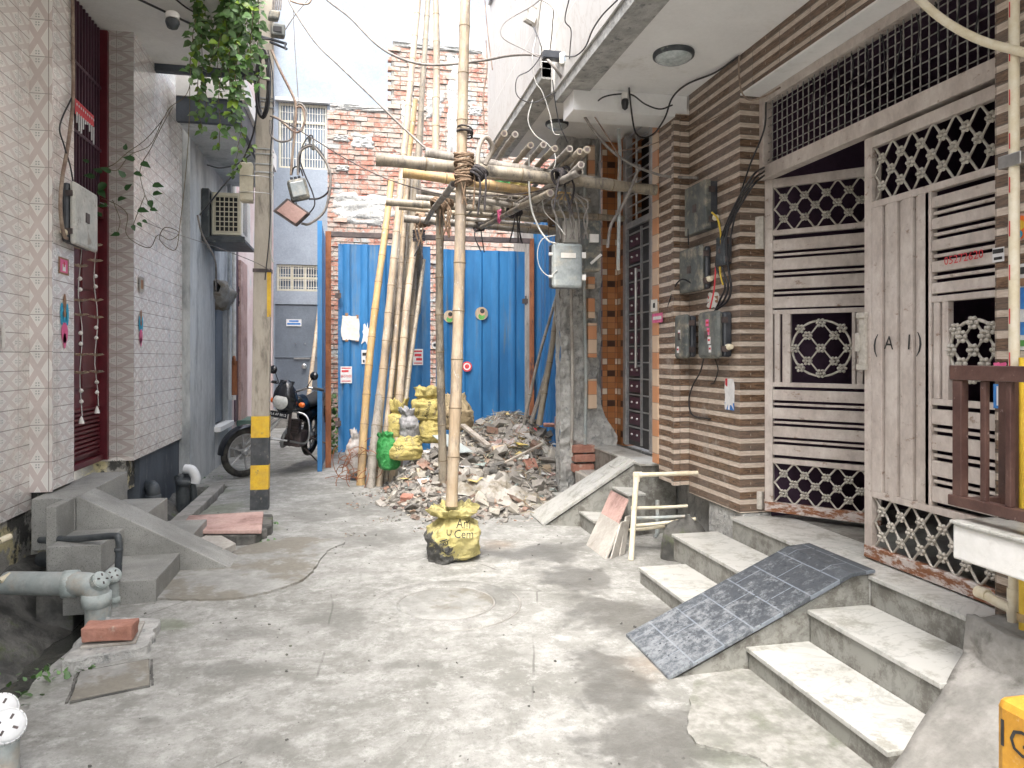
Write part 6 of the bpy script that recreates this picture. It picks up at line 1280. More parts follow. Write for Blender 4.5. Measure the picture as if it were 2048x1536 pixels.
for i, (xa_, z_, ya__) in enumerate(((1.93, .14, 5.74), (2.19, .37, 5.66))):
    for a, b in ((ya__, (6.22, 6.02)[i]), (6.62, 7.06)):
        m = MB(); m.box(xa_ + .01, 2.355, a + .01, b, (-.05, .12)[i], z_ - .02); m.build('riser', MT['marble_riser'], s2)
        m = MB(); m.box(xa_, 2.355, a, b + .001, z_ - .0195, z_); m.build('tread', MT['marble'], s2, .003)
# ================================================================ UTILITY POLE
pc = G(518, 1020); px_, py_ = pc.x, pc.y + .06
up = thing('utility_pole', 'square concrete utility pole with yellow and black bands at its foot', 'utility pole', (px_, py_, 0))
wA, wB = .083, .062
def seg_(m, z0, z1, e=0):
    f0, f1 = 1 - z0 * .012, 1 - z1 * .012; lean_ = .012
    vs = [(px_ + lean_ * z + s1 * (wA * f + e), py_ + s2 * (wB * f + e), z) for z, f in ((z0, f0), (z1, f1)) for s1, s2 in ((-1, -1), (1, -1), (1, 1), (-1, 1))]
    m.add(vs, [(3, 2, 1, 0), (4, 5, 6, 7), (0, 1, 5, 4), (1, 2, 6, 5), (2, 3, 7, 6), (3, 0, 4, 7)])
m = MB(); seg_(m, .92, 2.36); seg_(m, 2.361, 7.5, -.003); m.build('shaft', MT['pole'], up, .006)
for z0, z1, mt in ((-.05, .2, 'black_paint'), (.2, .44, 'yellow_paint'), (.44, .71, 'black_paint'), (.71, .921, 'yellow_paint')):
    m = MB(); seg_(m, z0 + .0005, z1, .002); m.build('painted_band', MT[mt], up)
m = MB(); m.box(px_ + .045 + .03, px_ + .083 + .03, py_ - wB - .0015, py_ - wB + .01, 1.9, 2.34); m.build('paint_streak', MT['yellow_paint'], up)
m = MB(); seg_(m, 2.34, 2.375, .006); m.build('collar', MT['iron_dark'], up)
m = MB()
for z_ in (3.96, 4.02, 4.05, 3.32, 3.40, 3.5, 3.55): seg_(m, z_, z_ + .012, .006)
m.build('strap', MT['steel'], up)
pY = 7.1
def PP(px, py, dY=0): return P(px, py, pY + dY)
m = MB(); a = PP(494, 322, -.1); b_ = PP(494, 400, -.1); m.box(px_ - .13 + .04, px_ - .02 + .0, py_ - wB - .09, py_ - wB - .006, b_.z, a.z)
t = thing('beige_box', 'beige cable box strapped to the left side of the utility pole', 'cable box', (px_ - .1, py_ - .1, b_.z)); m = MB(); m.box(px_ - .17, px_ - .055, py_ - wB - .07, py_ - .0, b_.z, a.z); m.build('case', MT['beige_box'], t, .008); m = MB(); m.box(px_ - .171, px_ - .05, py_ - wB - .078, py_ - wB - .071, b_.z + .01, a.z - .01); m.build('cover', MT['beige_box'], t, .004)
m = MB()
for z_ in (b_.z + .08, b_.z + .24): m.tube(cr([(px_ - .18, py_ - wB - .08, z_), (px_ - .05, py_ - wB - .085, z_ + .005), (px_ + .1, py_ - wB - .02, z_ + .01), (px_ + .12, py_ + .05, z_)]), .004, 5)
m.build('tie_wire', MT['steel'], t)
# cable coil
t = thing('cable_coil', 'coil of black cable hung on the left side of the utility pole', 'cable coil', PP(522, 235, -.15))
m = MB()
for i in range(9):
    c = PP(524 + (i % 3) * 2.2, 168, -.12 - .004 * i); pts = []
    for k in range(29): a = k / 28 * 2 * math.pi; pts.append(c + Vector((math.cos(a) * (.055 + .004 * (i % 4)), math.cos(a) * -.05, math.sin(a) * (.30 + .008 * (i % 5)))))
    m.tube(pts, .0085, 6)
m.build('coil', MT['black'], t)
m = MB(); m.tube([PP(516, 110, -.2), PP(540, 112, -.2)], .01, 6); m.tube([PP(516, 155, -.2), PP(540, 160, -.2)], .01, 6); m.build('tie', MT['cable_grey'], t)
# bracket with fuse units at the top
t = thing('fuse_bracket', 'metal bracket with two grey fuse units on the upper right of the pole', 'bracket', PP(555, 90))
m = MB(); m.rod(PP(520, 72, -.05), PP(574, 88, .05), .014, 8); m.rod(PP(540, 84, -.05), PP(574, 98, .1), .012, 8); m.rod(PP(570, 84), PP(571, 100), .008); m.build('arm', MT['plastic_dark'], t)
m = MB(); c = PP(556, 62); m.cob(c, (.13, .02, 0), (-.02, .1, 0), (0, 0, .12)); m.build('fuse', MT['plastic_box'], t, .015)
m = MB(); m.cob(c + Vector((0, -.055, -.005)), (.08, 0, 0), (0, .012, 0), (0, 0, .05)); m.build('window', MT['dark'], t)
m = MB(); c = PP(548, 32); m.cob(c, (.1, .02, 0), (-.02, .09, 0), (.02, 0, .09)); m.build('fuse', MT['plastic_box'], t, .02)
m = MB()
for i in range(5): m.tube(cr([PP(545 + 4 * i, 20), PP(548 + 4 * i, -20), PP(552 + 3 * i, -60)]), .008, 6)
m.build('leads', MT['cable_grey'], t)
# hanging meter and lid among cable loops
t = thing('hanging_meter', 'grey plastic meter hanging from cables beside the utility pole', 'meter box', P(595, 405, 6.9))
c = P(597, 380, 6.9); e1 = Vector((.17, .03, .05)); e2 = Vector((-.05, 0, .2))
m = MB(); m.cob(c, e1, (-.01, .09, 0), e2); m.build('case', MT['plastic_box'], t, .025)
m = MB(); m.cob(c + Vector((0, -.048, 0)), e1 * .75, (0, .02, 0), e2 * .7); m.build('cover', MT['clear_plastic'], t, .012)
m = MB(); 
for k in (-1, 0, 1): m.tube([c + e2 * .45 + e1 * .2 * k, c + e2 * .62 + e1 * .2 * k], .014, 8)
m.build('gland', MT['plastic_dark'], t)
t = thing('metal_plate', 'dusty square metal lid dangling under the hanging meter', 'metal plate', P(585, 450, 6.9))
c = P(584, 425, 6.88); m = MB(); m.cob(c, (.2, .02, -.13), (.02, .04, 0), (.13, 0, .13)); m.build('plate', MT['iron_dark'], t, .006)
m = MB(); m.cob(c + Vector((0, -.024, 0)), Vector((.2, .02, -.13)) * .85, (0, .006, 0), Vector((.13, 0, .13)) * .8); m.build('rim', MT['slab_pink'], t, .003)
cg_ = 'cables around the hanging meter'
Q = lambda *a: [P(x, y, 7.0 + (d[0] if d else 0)) for x, y, *d in a]
def cb(pts, r, mt, label, grp=None): return cable(Q(*pts), r, MT[mt], label, group=grp, n=8)
cb([(543, 100), (560, 140), (585, 190), (592, 215), (590, 260), (584, 320), (582, 350)], .013, 'cable_brown', 'thick brown cable dropping from the pole bracket to the hanging meter', cg_)
cb([(590, 215), (604, 215), (610, 240), (600, 262), (586, 262), (560, 240), (545, 232)], .011, 'cable_brown', 'brown cable loop curling left to the pole above the hanging meter', cg_)
cb([(540, 240), (542, 270), (560, 283), (582, 278), (586, 255), (592, 215), (602, 208), (612, 225), (604, 262)], .010, 'cable_grey', 'grey cable looping under the brown loop before the barred window', cg_)
cb([(596, 350), (598, 310), (612, 294), (630, 296), (655, 330), (661, 365), (650, 420), (620, 447), (603, 447)], .013, 'cable_grey', 'thick grey cable making the big outer loop round the hanging meter', cg_)
cb([(598, 345), (600, 305), (618, 290), (640, 302), (660, 345), (658, 380), (640, 396), (618, 398)], .010, 'black', 'black cable making the inner loop round the hanging meter', cg_)
cb([(601, 325), (610, 350), (625, 385), (629, 410), (615, 428), (598, 425), (592, 405)], .007, 'black', 'thin black wire curling below the hanging meter', cg_)
cb([(583, 350), (588, 335), (600, 336), (606, 352)], .008, 'black', 'small black wire arch on top of the hanging meter', cg_)
cb([(598, 330), (606, 290), (622, 270), (628, 285)], .007, 'black', 'black wire stub rising from the loops beside the window', cg_)
m = MB(); c = P(623, 287, 6.98)
for k in range(5): m.ring(c, (1, .3, .1 * k), .05 + .004 * k, .004, 12, 5)
solo('cable_tie', m, MT['cable_white'], 'knot of pale wire binding the loops beside the hanging meter', 'wire knot')
def clampY(x, y, Y):
    if y < HY - 20 and x >= 1150:
        r = ray(x, y); Y = min(Y, (ZSF - H - .025) * F / (HY - y))
        if x > 1378: Y = min(Y, (XW - .025) / r.x)
    elif y < HY - 20 and P(x, y, Y).x > 1.42: Y = min(Y, (ZS2 - H - .03) * F / (HY - y))
    return Y
# ---- overhead cables
oh = 'overhead cables'
def oc(pts, r, mt, label, n=8): return cable([P(x, y, clampY(x, y, Y)) for x, y, Y in pts], r, MT[mt], label, 'overhead_cable', oh, n)
oc([(560, -60, 7.0), (577, 0, 7.0), (628, 81, 6.8), (677, 130, 6.6), (745, 195, 6.3), (800, 249, 6.1), (855, 300, 5.9)], .010, 'cable_grey', 'dark cable running diagonally from the pole top down to the left end of the scaffold')
oc([(620, -40, 7.0), (655, 0, 7.0), (700, 35, 6.8), (755, 90, 6.6), (810, 120, 6.4), (870, 130, 6.3), (960, 122, 6.1), (1020, 111, 5.9), (1075, 111, 5.8), (1105, 130, 5.75), (1145, 190, 5.7), (1190, 265, 5.7), (1245, 318, 5.75), (1320, 350, 5.8), (1395, 356, 5.55)], .012, 'cable_grey', 'long grey cable sagging across the top and over to the striped wall')
oc([(585, -40, 7.1), (588, 60, 7.1), (592, 130, 7.1), (597, 205, 7.1)], .004, 'cable_grey', 'thin straight wire dropping from above to the brown cable loop')
oc([(660, -60, 7.2), (615, 0, 7.1), (590, 30, 7.0), (570, 60, 7.0)], .006, 'cable_grey', 'short wire slanting from the picture top to the fuse bracket')
oc([(560, -10, 7.0), (590, 5, 7.0), (615, 8, 6.9), (625, -5, 6.9)], .009, 'cable_brown', 'brown cable bight hanging just below the picture top right of the pole')
oc([(540, 232, 7.0), (580, 250, 6.9), (622, 275, 6.8), (700, 322, 6.5), (780, 360, 6.3), (880, 388, 6.2), (960, 392, 6.1), (1060, 385, 5.9), (1130, 365, 5.8), (1160, 330, 5.8)], .005, 'iron_dark', 'thin black wire running low from the pole to under the scaffold rails')
oc([(270, -5, 5.8), (340, 28, 6.0), (400, 55, 6.4), (470, 75, 6.8), (540, 78, 7.0)], .010, 'black', 'black cable crossing below the tiled balcony to the pole')
oc([(330, -20, 5.8), (380, 20, 6.0), (440, 45, 6.5), (510, 80, 7.0)], .007, 'black', 'thinner black cable just above the first under the tiled balcony')
oc([(496, 100, 7.0), (512, 190, 7.0), (508, 260, 7.0), (480, 330, 7.2), (440, 380, 7.8), (400, 430, 8.2)], .009, 'black', 'black cable dropping from the coil past the beige box to the grey wall')
oc([(536, 100, 7.0), (545, 150, 7.0), (546, 230, 7.0), (540, 330, 7.0), (540, 450, 7.0), (530, 560, 7.0)], .006, 'black', 'thin black cable running down the right edge of the utility pole')
oc([(543, 240, 7.02), (545, 380, 7.02), (540, 480, 7.02), (545, 520, 7.02), (548, 525, 7.02)], .006, 'cable_white', 'thin pale cable tacked down the right side of the utility pole')
oc([(290, 200, 7.2), (380, 330, 8.0), (410, 330, 8.4), (470, 328, 7.6), (500, 320, 7.2)], .008, 'black', 'black cable swagged under the grey balcony to the beige box') if False else None
oc([(415, 330, 9.0), (440, 336, 8.4), (475, 328, 7.6), (500, 310, 7.2)], .009, 'black', 'black cable swagged under the grey balcony to the beige box')
oc([(200, 405, 5.9), (260, 430, 6.5), (330, 460, 7.3), (420, 490, 8.6), (500, 520, 7.2), (540, 540, 7.1)], .004, 'cable_grey', 'thin wire strung from the pale meter box across the tiles to the pole')
oc([(395, 430, 8.3), (405, 470, 8.4), (430, 520, 8.8), (432, 580, 9.2)], .012, 'cable_grey', 'grey hose dropping beside the air conditioner to the bundled sheet')
# tangle on the right
tg_ = 'tangled wires at the corner of the white balconies'
def tw(pts, r, mt, label): return cable([P(x, y, clampY(x, y, Y)) for x, y, Y in pts], r, MT[mt], label, 'loose_wire', tg_, 8)
tw([(1080, 0, 5.8), (1060, 15, 5.8), (1010, 45, 5.8), (1005, 75, 5.8), (1050, 100, 5.75), (1085, 118, 5.7)], .004, 'cable_grey', 'wire curving out left from the floodlight and back to the camera')
tw([(1065, 50, 5.8), (1080, 85, 5.75), (1082, 110, 5.7), (1060, 140, 5.7), (1035, 155, 5.7), (1032, 185, 5.7), (1045, 200, 5.7), (1070, 205, 5.7), (1100, 190, 5.7), (1112, 185, 5.7)], .004, 'black', 'dark wire making a wide loop below the floodlight')
tw([(1084, -10, 5.8), (1075, 60, 5.75), (1065, 110, 5.7), (1070, 160, 5.7), (1085, 185, 5.7), (1100, 230, 5.7), (1107, 265, 5.7), (1120, 270, 5.7)], .004, 'cable_white', 'pale wire dropping past the camera to the farther ceiling lamp')
tw([(1140, -10, 5.7), (1130, 40, 5.7), (1142, 60, 5.7), (1140, 100, 5.7), (1137, 160, 5.65), (1140, 180, 5.65)], .004, 'black', 'black wire hanging straight down beside the pink corner strip')
tw([(1235, 0, 5.2), (1205, 30, 5.3), (1185, 60, 5.4), (1170, 95, 5.5), (1150, 112, 5.55), (1130, 112, 5.6)], .005, 'black', 'wire sweeping from the upper white wall down to the security camera')
tw([(1065, 200, 5.8), (1056, 240, 5.8), (1070, 270, 5.8), (1095, 288, 5.8), (1110, 310, 5.8), (1108, 335, 5.8), (1090, 352, 5.8)], .005, 'cable_white', 'pale wire looping from the slab edge to the cross poles')
tw([(1058, 310, 5.9), (1060, 400, 5.9), (1075, 450, 5.9), (1095, 480, 5.85), (1112, 487, 5.8)], .008, 'cable_white', 'white cable arcing down into the hanging grey meter box')
tw([(1112, 470, 5.8), (1085, 478, 5.8), (1075, 505, 5.8), (1080, 535, 5.8), (1098, 552, 5.8), (1115, 540, 5.8)], .004, 'cable_white', 'thin white wire loop left of the hanging grey meter box')
tw([(1084, 400, 5.9), (1090, 425, 5.9), (1115, 450, 5.85), (1130, 470, 5.8)], .004, 'cable_white', 'thin wire running from the rails to the top of the hanging box')
tw([(1140, 175, 5.6), (1160, 205, 5.6), (1178, 218, 5.6), (1205, 195, 5.55), (1240, 188, 5.5), (1265, 190, 5.5), (1290, 208, 5.5), (1320, 218, 5.5), (1345, 210, 5.5)], .006, 'black', 'black wire draped along the edge beam under the white balcony')
tw([(1258, 175, 5.5), (1262, 215, 5.55), (1268, 255, 5.7), (1275, 270, 5.8), (1290, 275, 5.9), (1310, 265, 5.9), (1330, 235, 5.6), (1345, 195, 5.55), (1375, 168, 5.5), (1430, 145, 5.2), (1478, 112, 4.95)], .007, 'black', 'black cable climbing from the door head along the soffit corner')
tw([(1478, 112, 4.9), (1478, 150, 4.9), (1484, 185, 4.9), (1500, 200, 4.88), (1530, 192, 4.85), (1560, 175, 4.7)], .006, 'cable_brown', 'brown wires hanging from the soffit corner down to the gate lintel')
tw([(1240, 302, 5.9), (1300, 290, 5.85), (1360, 265, 5.75), (1430, 235, 5.4), (1480, 205, 5.0)], .004, 'cable_brown', 'thin brown wire rising along the striped wall towards the gate lintel')
tw([(1105, 160, 5.7), (1112, 215, 5.7), (1120, 250, 5.7), (1135, 285, 5.7)], .004, 'black', 'short dark wire hanging before the farther ceiling lamp')
tw([(1150, 200, 5.7), (1175, 215, 5.7), (1200, 250, 5.7), (1225, 290, 5.7), (1240, 320, 5.7), (1235, 360, 5.8)], .005, 'cable_brown', 'brown wire drooping from the beam past the mosaic door jamb')
tw([(1280, 330, 5.9), (1260, 380, 5.9), (1240, 420, 6.0), (1222, 450, 6.0), (1215, 495, 6.0)], .013, 'cable_grey', 'thick grey flexible conduit curving left from the door grille')
tw([(985, 140, 7.6), (975, 60, 7.6), (968, -20, 7.6)], .006, 'cable_brown', 'cable hugging the far corner of the white slanted storey, upper part')
tw([(972, 80, 7.65), (974, 140, 7.65), (966, 200, 7.7), (970, 260, 7.75)], .007, 'cable_brown', 'twisted cable trailing down beside the brick pillar edge')
tw([(1030, 0, 5.9), (1045, -10, 5.9), (1100, 10, 5.8), (1105, 50, 5.8), (1100, 100, 5.7)], .004, 'cable_grey', 'fine wire curling down at the top of the slanted white storey')
# straight PVC bits near mosaic
m = MB(); m.tube([P(1237, 258, 6.0), P(1240, 300, 6.0), P(1236, 540, 6.05)], .014, 10); solo('thin_pipe', m, MT['pvc_grey'], 'thin upright pipe before the orange and brown mosaic', 'pipe')
# hanging meter boxes before the rough pier
t = thing('hanging_meter_box', 'translucent grey meter box with a paper label hanging before the rough pier', 'meter box', P(1135, 577, 5.8))
ca_, cb_ = P(1107, 575, 5.8), P(1166, 487, 5.86); m = MB(); dxv = Vector((cb_.x - ca_.x, cb_.y - ca_.y, 0)); o = ca_
m.obb(o + Vector((0, .06, 0)), dxv, (-.01, .07, 0), (0, 0, cb_.z - ca_.z)); m.build('case', MT['plastic_dark'], t, .02)
m = MB(); m.obb(o, dxv, (-.01, .058, 0), (0, 0, cb_.z - ca_.z)); m.build('cover', MT['clear_plastic'], t, .022)
m = MB(); m.cob(o + dxv * .5 + UP * (cb_.z - ca_.z) * .72 + Vector((0, -.004, 0)), dxv * .5, (0, .003, 0), UP * .04); m.build('label_strip', MT['paper'], t)
m = MB()
for f in (.25, .75): m.cob(o + dxv * 1.04 + UP * (cb_.z - ca_.z) * f + Vector((0, .03, 0)), (.04, 0, 0), (0, .03, 0), (0, 0, .045)); m.lathe(o + UP * (cb_.z - ca_.z) * f + Vector((-.03, .03, 0)), (1, 0, 0), [(.012, 0), (.012, .03)], 8)
m.build('latch', MT['plaster_cream'], t)
t = thing('hanging_meter_box', 'dark grey meter box hanging behind the translucent one before the mosaic', 'meter box', P(1185, 545, 6.3))
m = MB(); a, b_ = P(1168, 542, 6.3), P(1206, 440, 6.3); m.box(a.x, b_.x, a.y, a.y + .12, a.z, b_.z); m.build('case', MT['plastic_box'], t, .02)
m = MB(); m.cob((a + b_) / 2 + Vector((0, -.01, .06)), (.08, 0, 0), (0, .03, 0), (0, 0, .07)); m.rod((a + b_) / 2 + Vector((-.03, -.02, -.16)), (a + b_) / 2 + Vector((.06, -.03, -.08)), .012); m.build('fitting', MT['plaster_cream'], t)
t = thing('meter_bracket', 'dusty perforated metal bracket holding wires above the hanging meter boxes', 'bracket', P(1145, 480, 5.9))
m = MB(); a, b_ = P(1128, 485, 5.92), P(1158, 440, 5.92); m.box(a.x, b_.x, a.y, a.y + .05, a.z, b_.z); m.build('plate', MT['slab_grey'], t, .006)
m = MB()
for k in range(7): x_ = 1122 + 9 * k; m.tube(cr([P(x_, 478, 5.9), P(x_ + (k % 3 - 1) * 8, 440, 5.88), P(1140 + (k - 3) * 12, 405, 5.88), P(1135 + (k - 3) * 5, 388, 5.9)]), .008, 6)
m.build('lead', MT['cable_grey'], t)
# ================================================================ RUBBLE
def hz(x, y):
    def g_(cx, cy, sx_, sy_, h_): return h_ * math.exp(-((x - cx) / sx_) ** 2 - ((y - cy) / sy_) ** 2)
    z = g_(1.9, 8.3, .55, .85, .62) + g_(1.35, 8.5, .7, .8, .42) + g_(.85, 8.0, .5, .9, .24) + g_(1.2, 7.35, .75, .55, .20) 
    mk_ = max(0, min(1, (x - .12 - .35 * max(0, 7.4 - y)) / .45)); z *= mk_ * mk_ * (3 - 2 * mk_)
    return z + .05 * noise.noise(Vector((x * 3, y * 3, 0))) * min(1, z * 6) + .03 * noise.noise(Vector((x * 9, y * 9, 2))) * min(1, z * 8) - .06
mb = MB(); mb.col = (.3, .28, .25); mb.grid(lambda u, v: Vector((-.2 + 2.75 * u, 6.5 + 3.2 * v, hz(-.2 + 2.75 * u, 6.5 + 3.2 * v))), 90, 100, False)
pal = [((.25, .235, .21), 32), ((.34, .32, .29), 18), ((.17, .16, .145), 24), ((.09, .09, .085), 20), ((.3, .165, .115), 8), ((.4, .27, .19), 5), ((.5, .47, .4), 7), ((.2, .13, .1), 6), ((.05, .05, .05), 8), ((.2, .26, .25), 3)]
bag = [c for c, k in pal for _ in range(k)]; rr = random.Random(5)
for i in range(9000):
    x = rr.uniform(-.15, 2.5); y = rr.uniform(6.45, 9.6); z = hz(x, y)
    if z < .0 and not (rr.random() < .10 and z > -.045): continue
    s_ = (.01 + .055 * rr.random() ** 2.6) if rr.random() < .965 else rr.uniform(.07, .15); c_ = rr.choice(bag); v_ = rr.uniform(.75, 1.2); mb.col = tuple(min(.75, (q * .86 + .14 * dq) * v_) for q, dq in zip(c_, (.3, .275, .24)))
    mb.chunk((x, y, max(z, 0) + s_ * .2), s_ * rr.uniform(.8, 2), s_ * rr.uniform(.7, 1.3), s_ * rr.uniform(.2, .7), i)
for i in range(2600):    # fines and dust spilling from the foot of the heap
    x = rr.uniform(-.1, 2.1); y = rr.uniform(6.2, 9.2); z = hz(x, y)
    if z > .02 or noise.noise(Vector((x * 2.2, y * 2.2, 6))) + (.55 if z > -.045 else -.12) < 0: continue
    s_ = .004 + .018 * rr.random() ** 3; mb.col = rr.choice([(.3, .28, .25), (.2, .19, .17), (.4, .37, .32), (.26, .15, .1), (.12, .12, .11)]); mb.chunk((x, y, s_ * .15), s_ * 1.6, s_ * 1.2, s_ * .6, i + 50000)
for i in range(420):     # straw, wires, twigs and shreds
    x = rr.gauss(1.75, .35); y = rr.gauss(7.9, .5); z = max(hz(x, y), 0) + .03; d = Vector((rr.uniform(-1, 1), rr.uniform(-1, 1), rr.uniform(-.3, .5))).normalized() * rr.uniform(.06, .24)
    mb.col = rr.choice([(.35, .3, .2), (.12, .1, .08), (.25, .27, .2), (.5, .48, .42), (.3, .2, .12)]); mb.tube([Vector((x, y, z)) - d / 2, Vector((x, y, z + .02)), Vector((x, y, z)) + d / 2], .003 + .003 * rr.random(), 4)
for i in range(60):      # shreds of film
    x = rr.uniform(.5, 2.3); y = rr.uniform(7.0, 9); z = hz(x, y) + .03
    if z < .02: continue
    mb.col = rr.choice([(.6, .6, .58), (.5, .5, .5), (.2, .3, .28), (.6, .45, .1)]); a = rr.uniform(0, 6); L = rr.uniform(.04, .13)
    mb.add([Vector((x, y, z)) + Vector((math.cos(a + k * 1.57) * L * rr.uniform(.5, 1), math.sin(a + k * 1.57) * L * rr.uniform(.4, 1), rr.uniform(-.01, .05))) for k in range(4)], [(0, 1, 2, 3)], False)
struct('rubble_heap', mb, MT['rubble'], 'stuff', 'heap of broken brick, mortar and litter in front of the blue gate', 'rubble heap')
def at_h(px, py):       # where a photo point meets the heap
    r = ray(px, py); Y = 4.5
    while Y < 9.6:
        p = P(px, py, Y)
        if p.z < max(0, hz(p.x, p.y)): return p
        Y += .02
    return P(px, py, Y)
def heapbrick(px, py, dims, rot, tilt, mat, label, name='loose_brick', grp='loose bricks and tile pieces on the heap'):
    p = at_h(px, py) + UP * (dims[2] * .35); m = MB(); M = Matrix.Rotation(R(rot), 3, 'Z') @ Matrix.Rotation(R(tilt), 3, 'X'); m.cob(p, M @ Vector((dims[0], 0, 0)), M @ Vector((0, dims[1], 0)), M @ Vector((0, 0, dims[2])))
    return solo(name, m, MT[mat], label, 'brick' if 'brick' in name else 'tile piece', grp, .006)
for a in [(1165, 897, (.23, .11, .075), 0, 0, 'brick_loose', 'top brick of the small stack at the right edge of the heap'), (1168, 915, (.23, .12, .075), 4, 0, 'brick_loose', 'middle brick of the small stack at the right edge of the heap'), (1165, 935, (.22, .12, .08), -4, 0, 'brick_loose', 'bottom brick of the small stack at the right edge of the heap')]:
    p = P(a[0], a[1], 7.35); m = MB(); M = Matrix.Rotation(R(a[3]), 3, 'Z'); m.cob(p, M @ Vector((a[2][0], 0, 0)), M @ Vector((0, a[2][1], 0)), M @ Vector((0, 0, a[2][2]))); solo('stacked_brick', m, MT['brick_loose'], a[6], 'brick', 'stack of three bricks', .008)
pieces = [(1000, 905, .17, .12, .05, 20, 50, 'mosaic_light', 'orange cream brick end under the white sheet'), (848, 945, .15, .11, .02, 10, 40, 'bamboo_pale', 'pale yellowish tile piece left of the second upright'), (808, 945, .14, .12, .008, -5, 60, 'paper', 'white tile piece beside the green bag'), (850, 965, .14, .1, .01, 30, 40, 'sticker_white', 'white tile shard under the pale yellowish piece'), (1092, 942, .12, .13, .015, 10, 70, 'bamboo_pale', 'cream tile piece standing upright on the heap front'), (1113, 968, .13, .12, .012, -8, 60, 'sticker_white', 'square white tile piece near the ribbed ramp'), (1060, 935, .14, .13, .07, 20, 50, 'brick_loose', 'big pinkish brick fragment at the heap front'), (1100, 955, .12, .07, .05, 35, 10, 'slab_pink', 'orange brick fragment beside the square white tile'), (815, 1000, .13, .08, .06, -25, 20, 'brick_loose', 'red brick fragment at the front left of the heap'), (1175, 870, .13, .07, .05, 40, 30, 'slab_pink', 'orange tile shard at the top right of the heap'), (1098, 852, .15, .08, .04, -10, 10, 'brick_loose', 'red brick fragment on the top of the heap'), (1140, 1012, .08, .06, .04, 20, 10, 'brick_loose', 'small orange fragment beside the foot of the ribbed ramp')]
for a in pieces: heapbrick(a[0], a[1], a[2:5], a[5], a[6], a[7], a[8], 'brick_fragment' if 'brick' in a[8] or 'fragment' in a[8] else 'tile_piece')
# boards, basin, sheets
def plank(a, b, w_, th, mat, label, name='plank', cat='board'): a, b = Vector(a), Vector(b); d = b - a; s_ = d.cross(UP).normalized() * w_; m = MB(); m.cob((a + b) / 2, d, -s_, d.cross(s_).normalized() * -th); return solo(name, m, MT[mat], label, cat, None, .003)
plank(P(925, 850, 8.3), P(978, 892, 7.7), .06, .03, 'wood_old', 'grey wooden board lying aslant on the heap right of the front upright')
plank(P(1010, 925, 7.0), P(1085, 888, 7.6), .025, .02, 'wood_old', 'thin pale batten lying across the middle of the heap')
plank(P(880, 870, 8.0), P(930, 905, 7.6), .2, .01, 'pvc_teal', 'greenish plastic board half buried behind the front upright')
plank(P(1160, 962, 7.1), P(1215, 958, 7.15), .35, .14, 'slab_grey', 'hollow grey block beside the ribbed ramp', 'grey_block', 'block')
def sheet(c, w_, d_, h_, mat, label, seed, rot=0, name='plastic_sheet', nu=36, nv=26, follow=True, cat='plastic sheet'):
    c = Vector(c); m = MB(); M = Matrix.Rotation(R(rot), 3, 'Z')
    def f(u, v):
        e = 1 + .22 * noise.noise(Vector((u * 3 + seed, v * 3, 1))); q = M @ Vector(((u - .5) * w_ * e, (v - .5) * d_ * e, 0)); x_, y_ = c.x + q.x, c.y + q.y
        k = abs(noise.noise(Vector((u * 4 + seed, v * 3, seed)))) * h_ * 1.6 + abs(noise.noise(Vector((u * 11, v * 7 + seed, 3)))) * h_ * .6
        ed = min(u, 1 - u, v, 1 - v) * 5
        return Vector((x_, y_, max(0.004, hz(x_, y_) if follow else c.z) + .012 + k * min(1, ed + .25)))
    m.grid(f, nu, nv); return solo(name, m, mat, label, cat)
sheet(at_h(965, 975) * 1, .62, .42, .06, MT['tarp'], 'crumpled dirty white plastic sheet at the front of the heap right of the front upright', 1.3, -12)
sheet(at_h(1030, 995), .6, .3, .05, MT['tarp'], 'second fold of dirty beige sheet lower right at the heap foot', 4.1, -20)
sheet(at_h(1040, 880), .75, .3, .05, MT['sack_white'], 'flattened white woven sack near the top of the heap', 7.7, 18, 'flat_sack', cat='sack')
sheet(at_h(1120, 930), .4, .35, .1, MT['slab_grey'], 'grey cloth crumpled on the right slope of the heap', 9.2, 10, 'grey_cloth', cat='cloth')
m = MB(); p = at_h(1062, 868) + UP * .05; bar2(m, p, (1, 0, 0), (0, .5, .8), (0, -.8, .5), 0, 0, .13, .06, 0); solo('wrapper', m, MT['ink_red'], 'small red and blue wrapper on the white sack on the heap', 'wrapper')
# trowel / scoop by the pier
m = MB(); p = P(1120, 845, 8.0); m.cob(p, (.12, 0, 0), (0, .02, .02), (0, -.02, .12)); m.rod(p + UP * .05, p + Vector((0, .1, .5)), .012); solo('shovel', m, MT['slab_pink'], 'small shovel blade standing against the cream conduit at the top of the heap', 'shovel')
m = MB(); m.col = None; rq = random.Random(31)
for i in range(420):
    x_, y_ = rq.uniform(-1.35, 1.7), 2.2 + 6 * rq.random() ** 1.3; s_ = .003 + .012 * rq.random() ** 4; m.chunk((x_, y_, gz(x_, y_) + s_ * .2), s_ * 1.5, s_, s_ * .7, i)
struct('grit', m, MT['concrete_dark'], 'stuff', 'fine grit and crumbs scattered over the lane', 'grit')
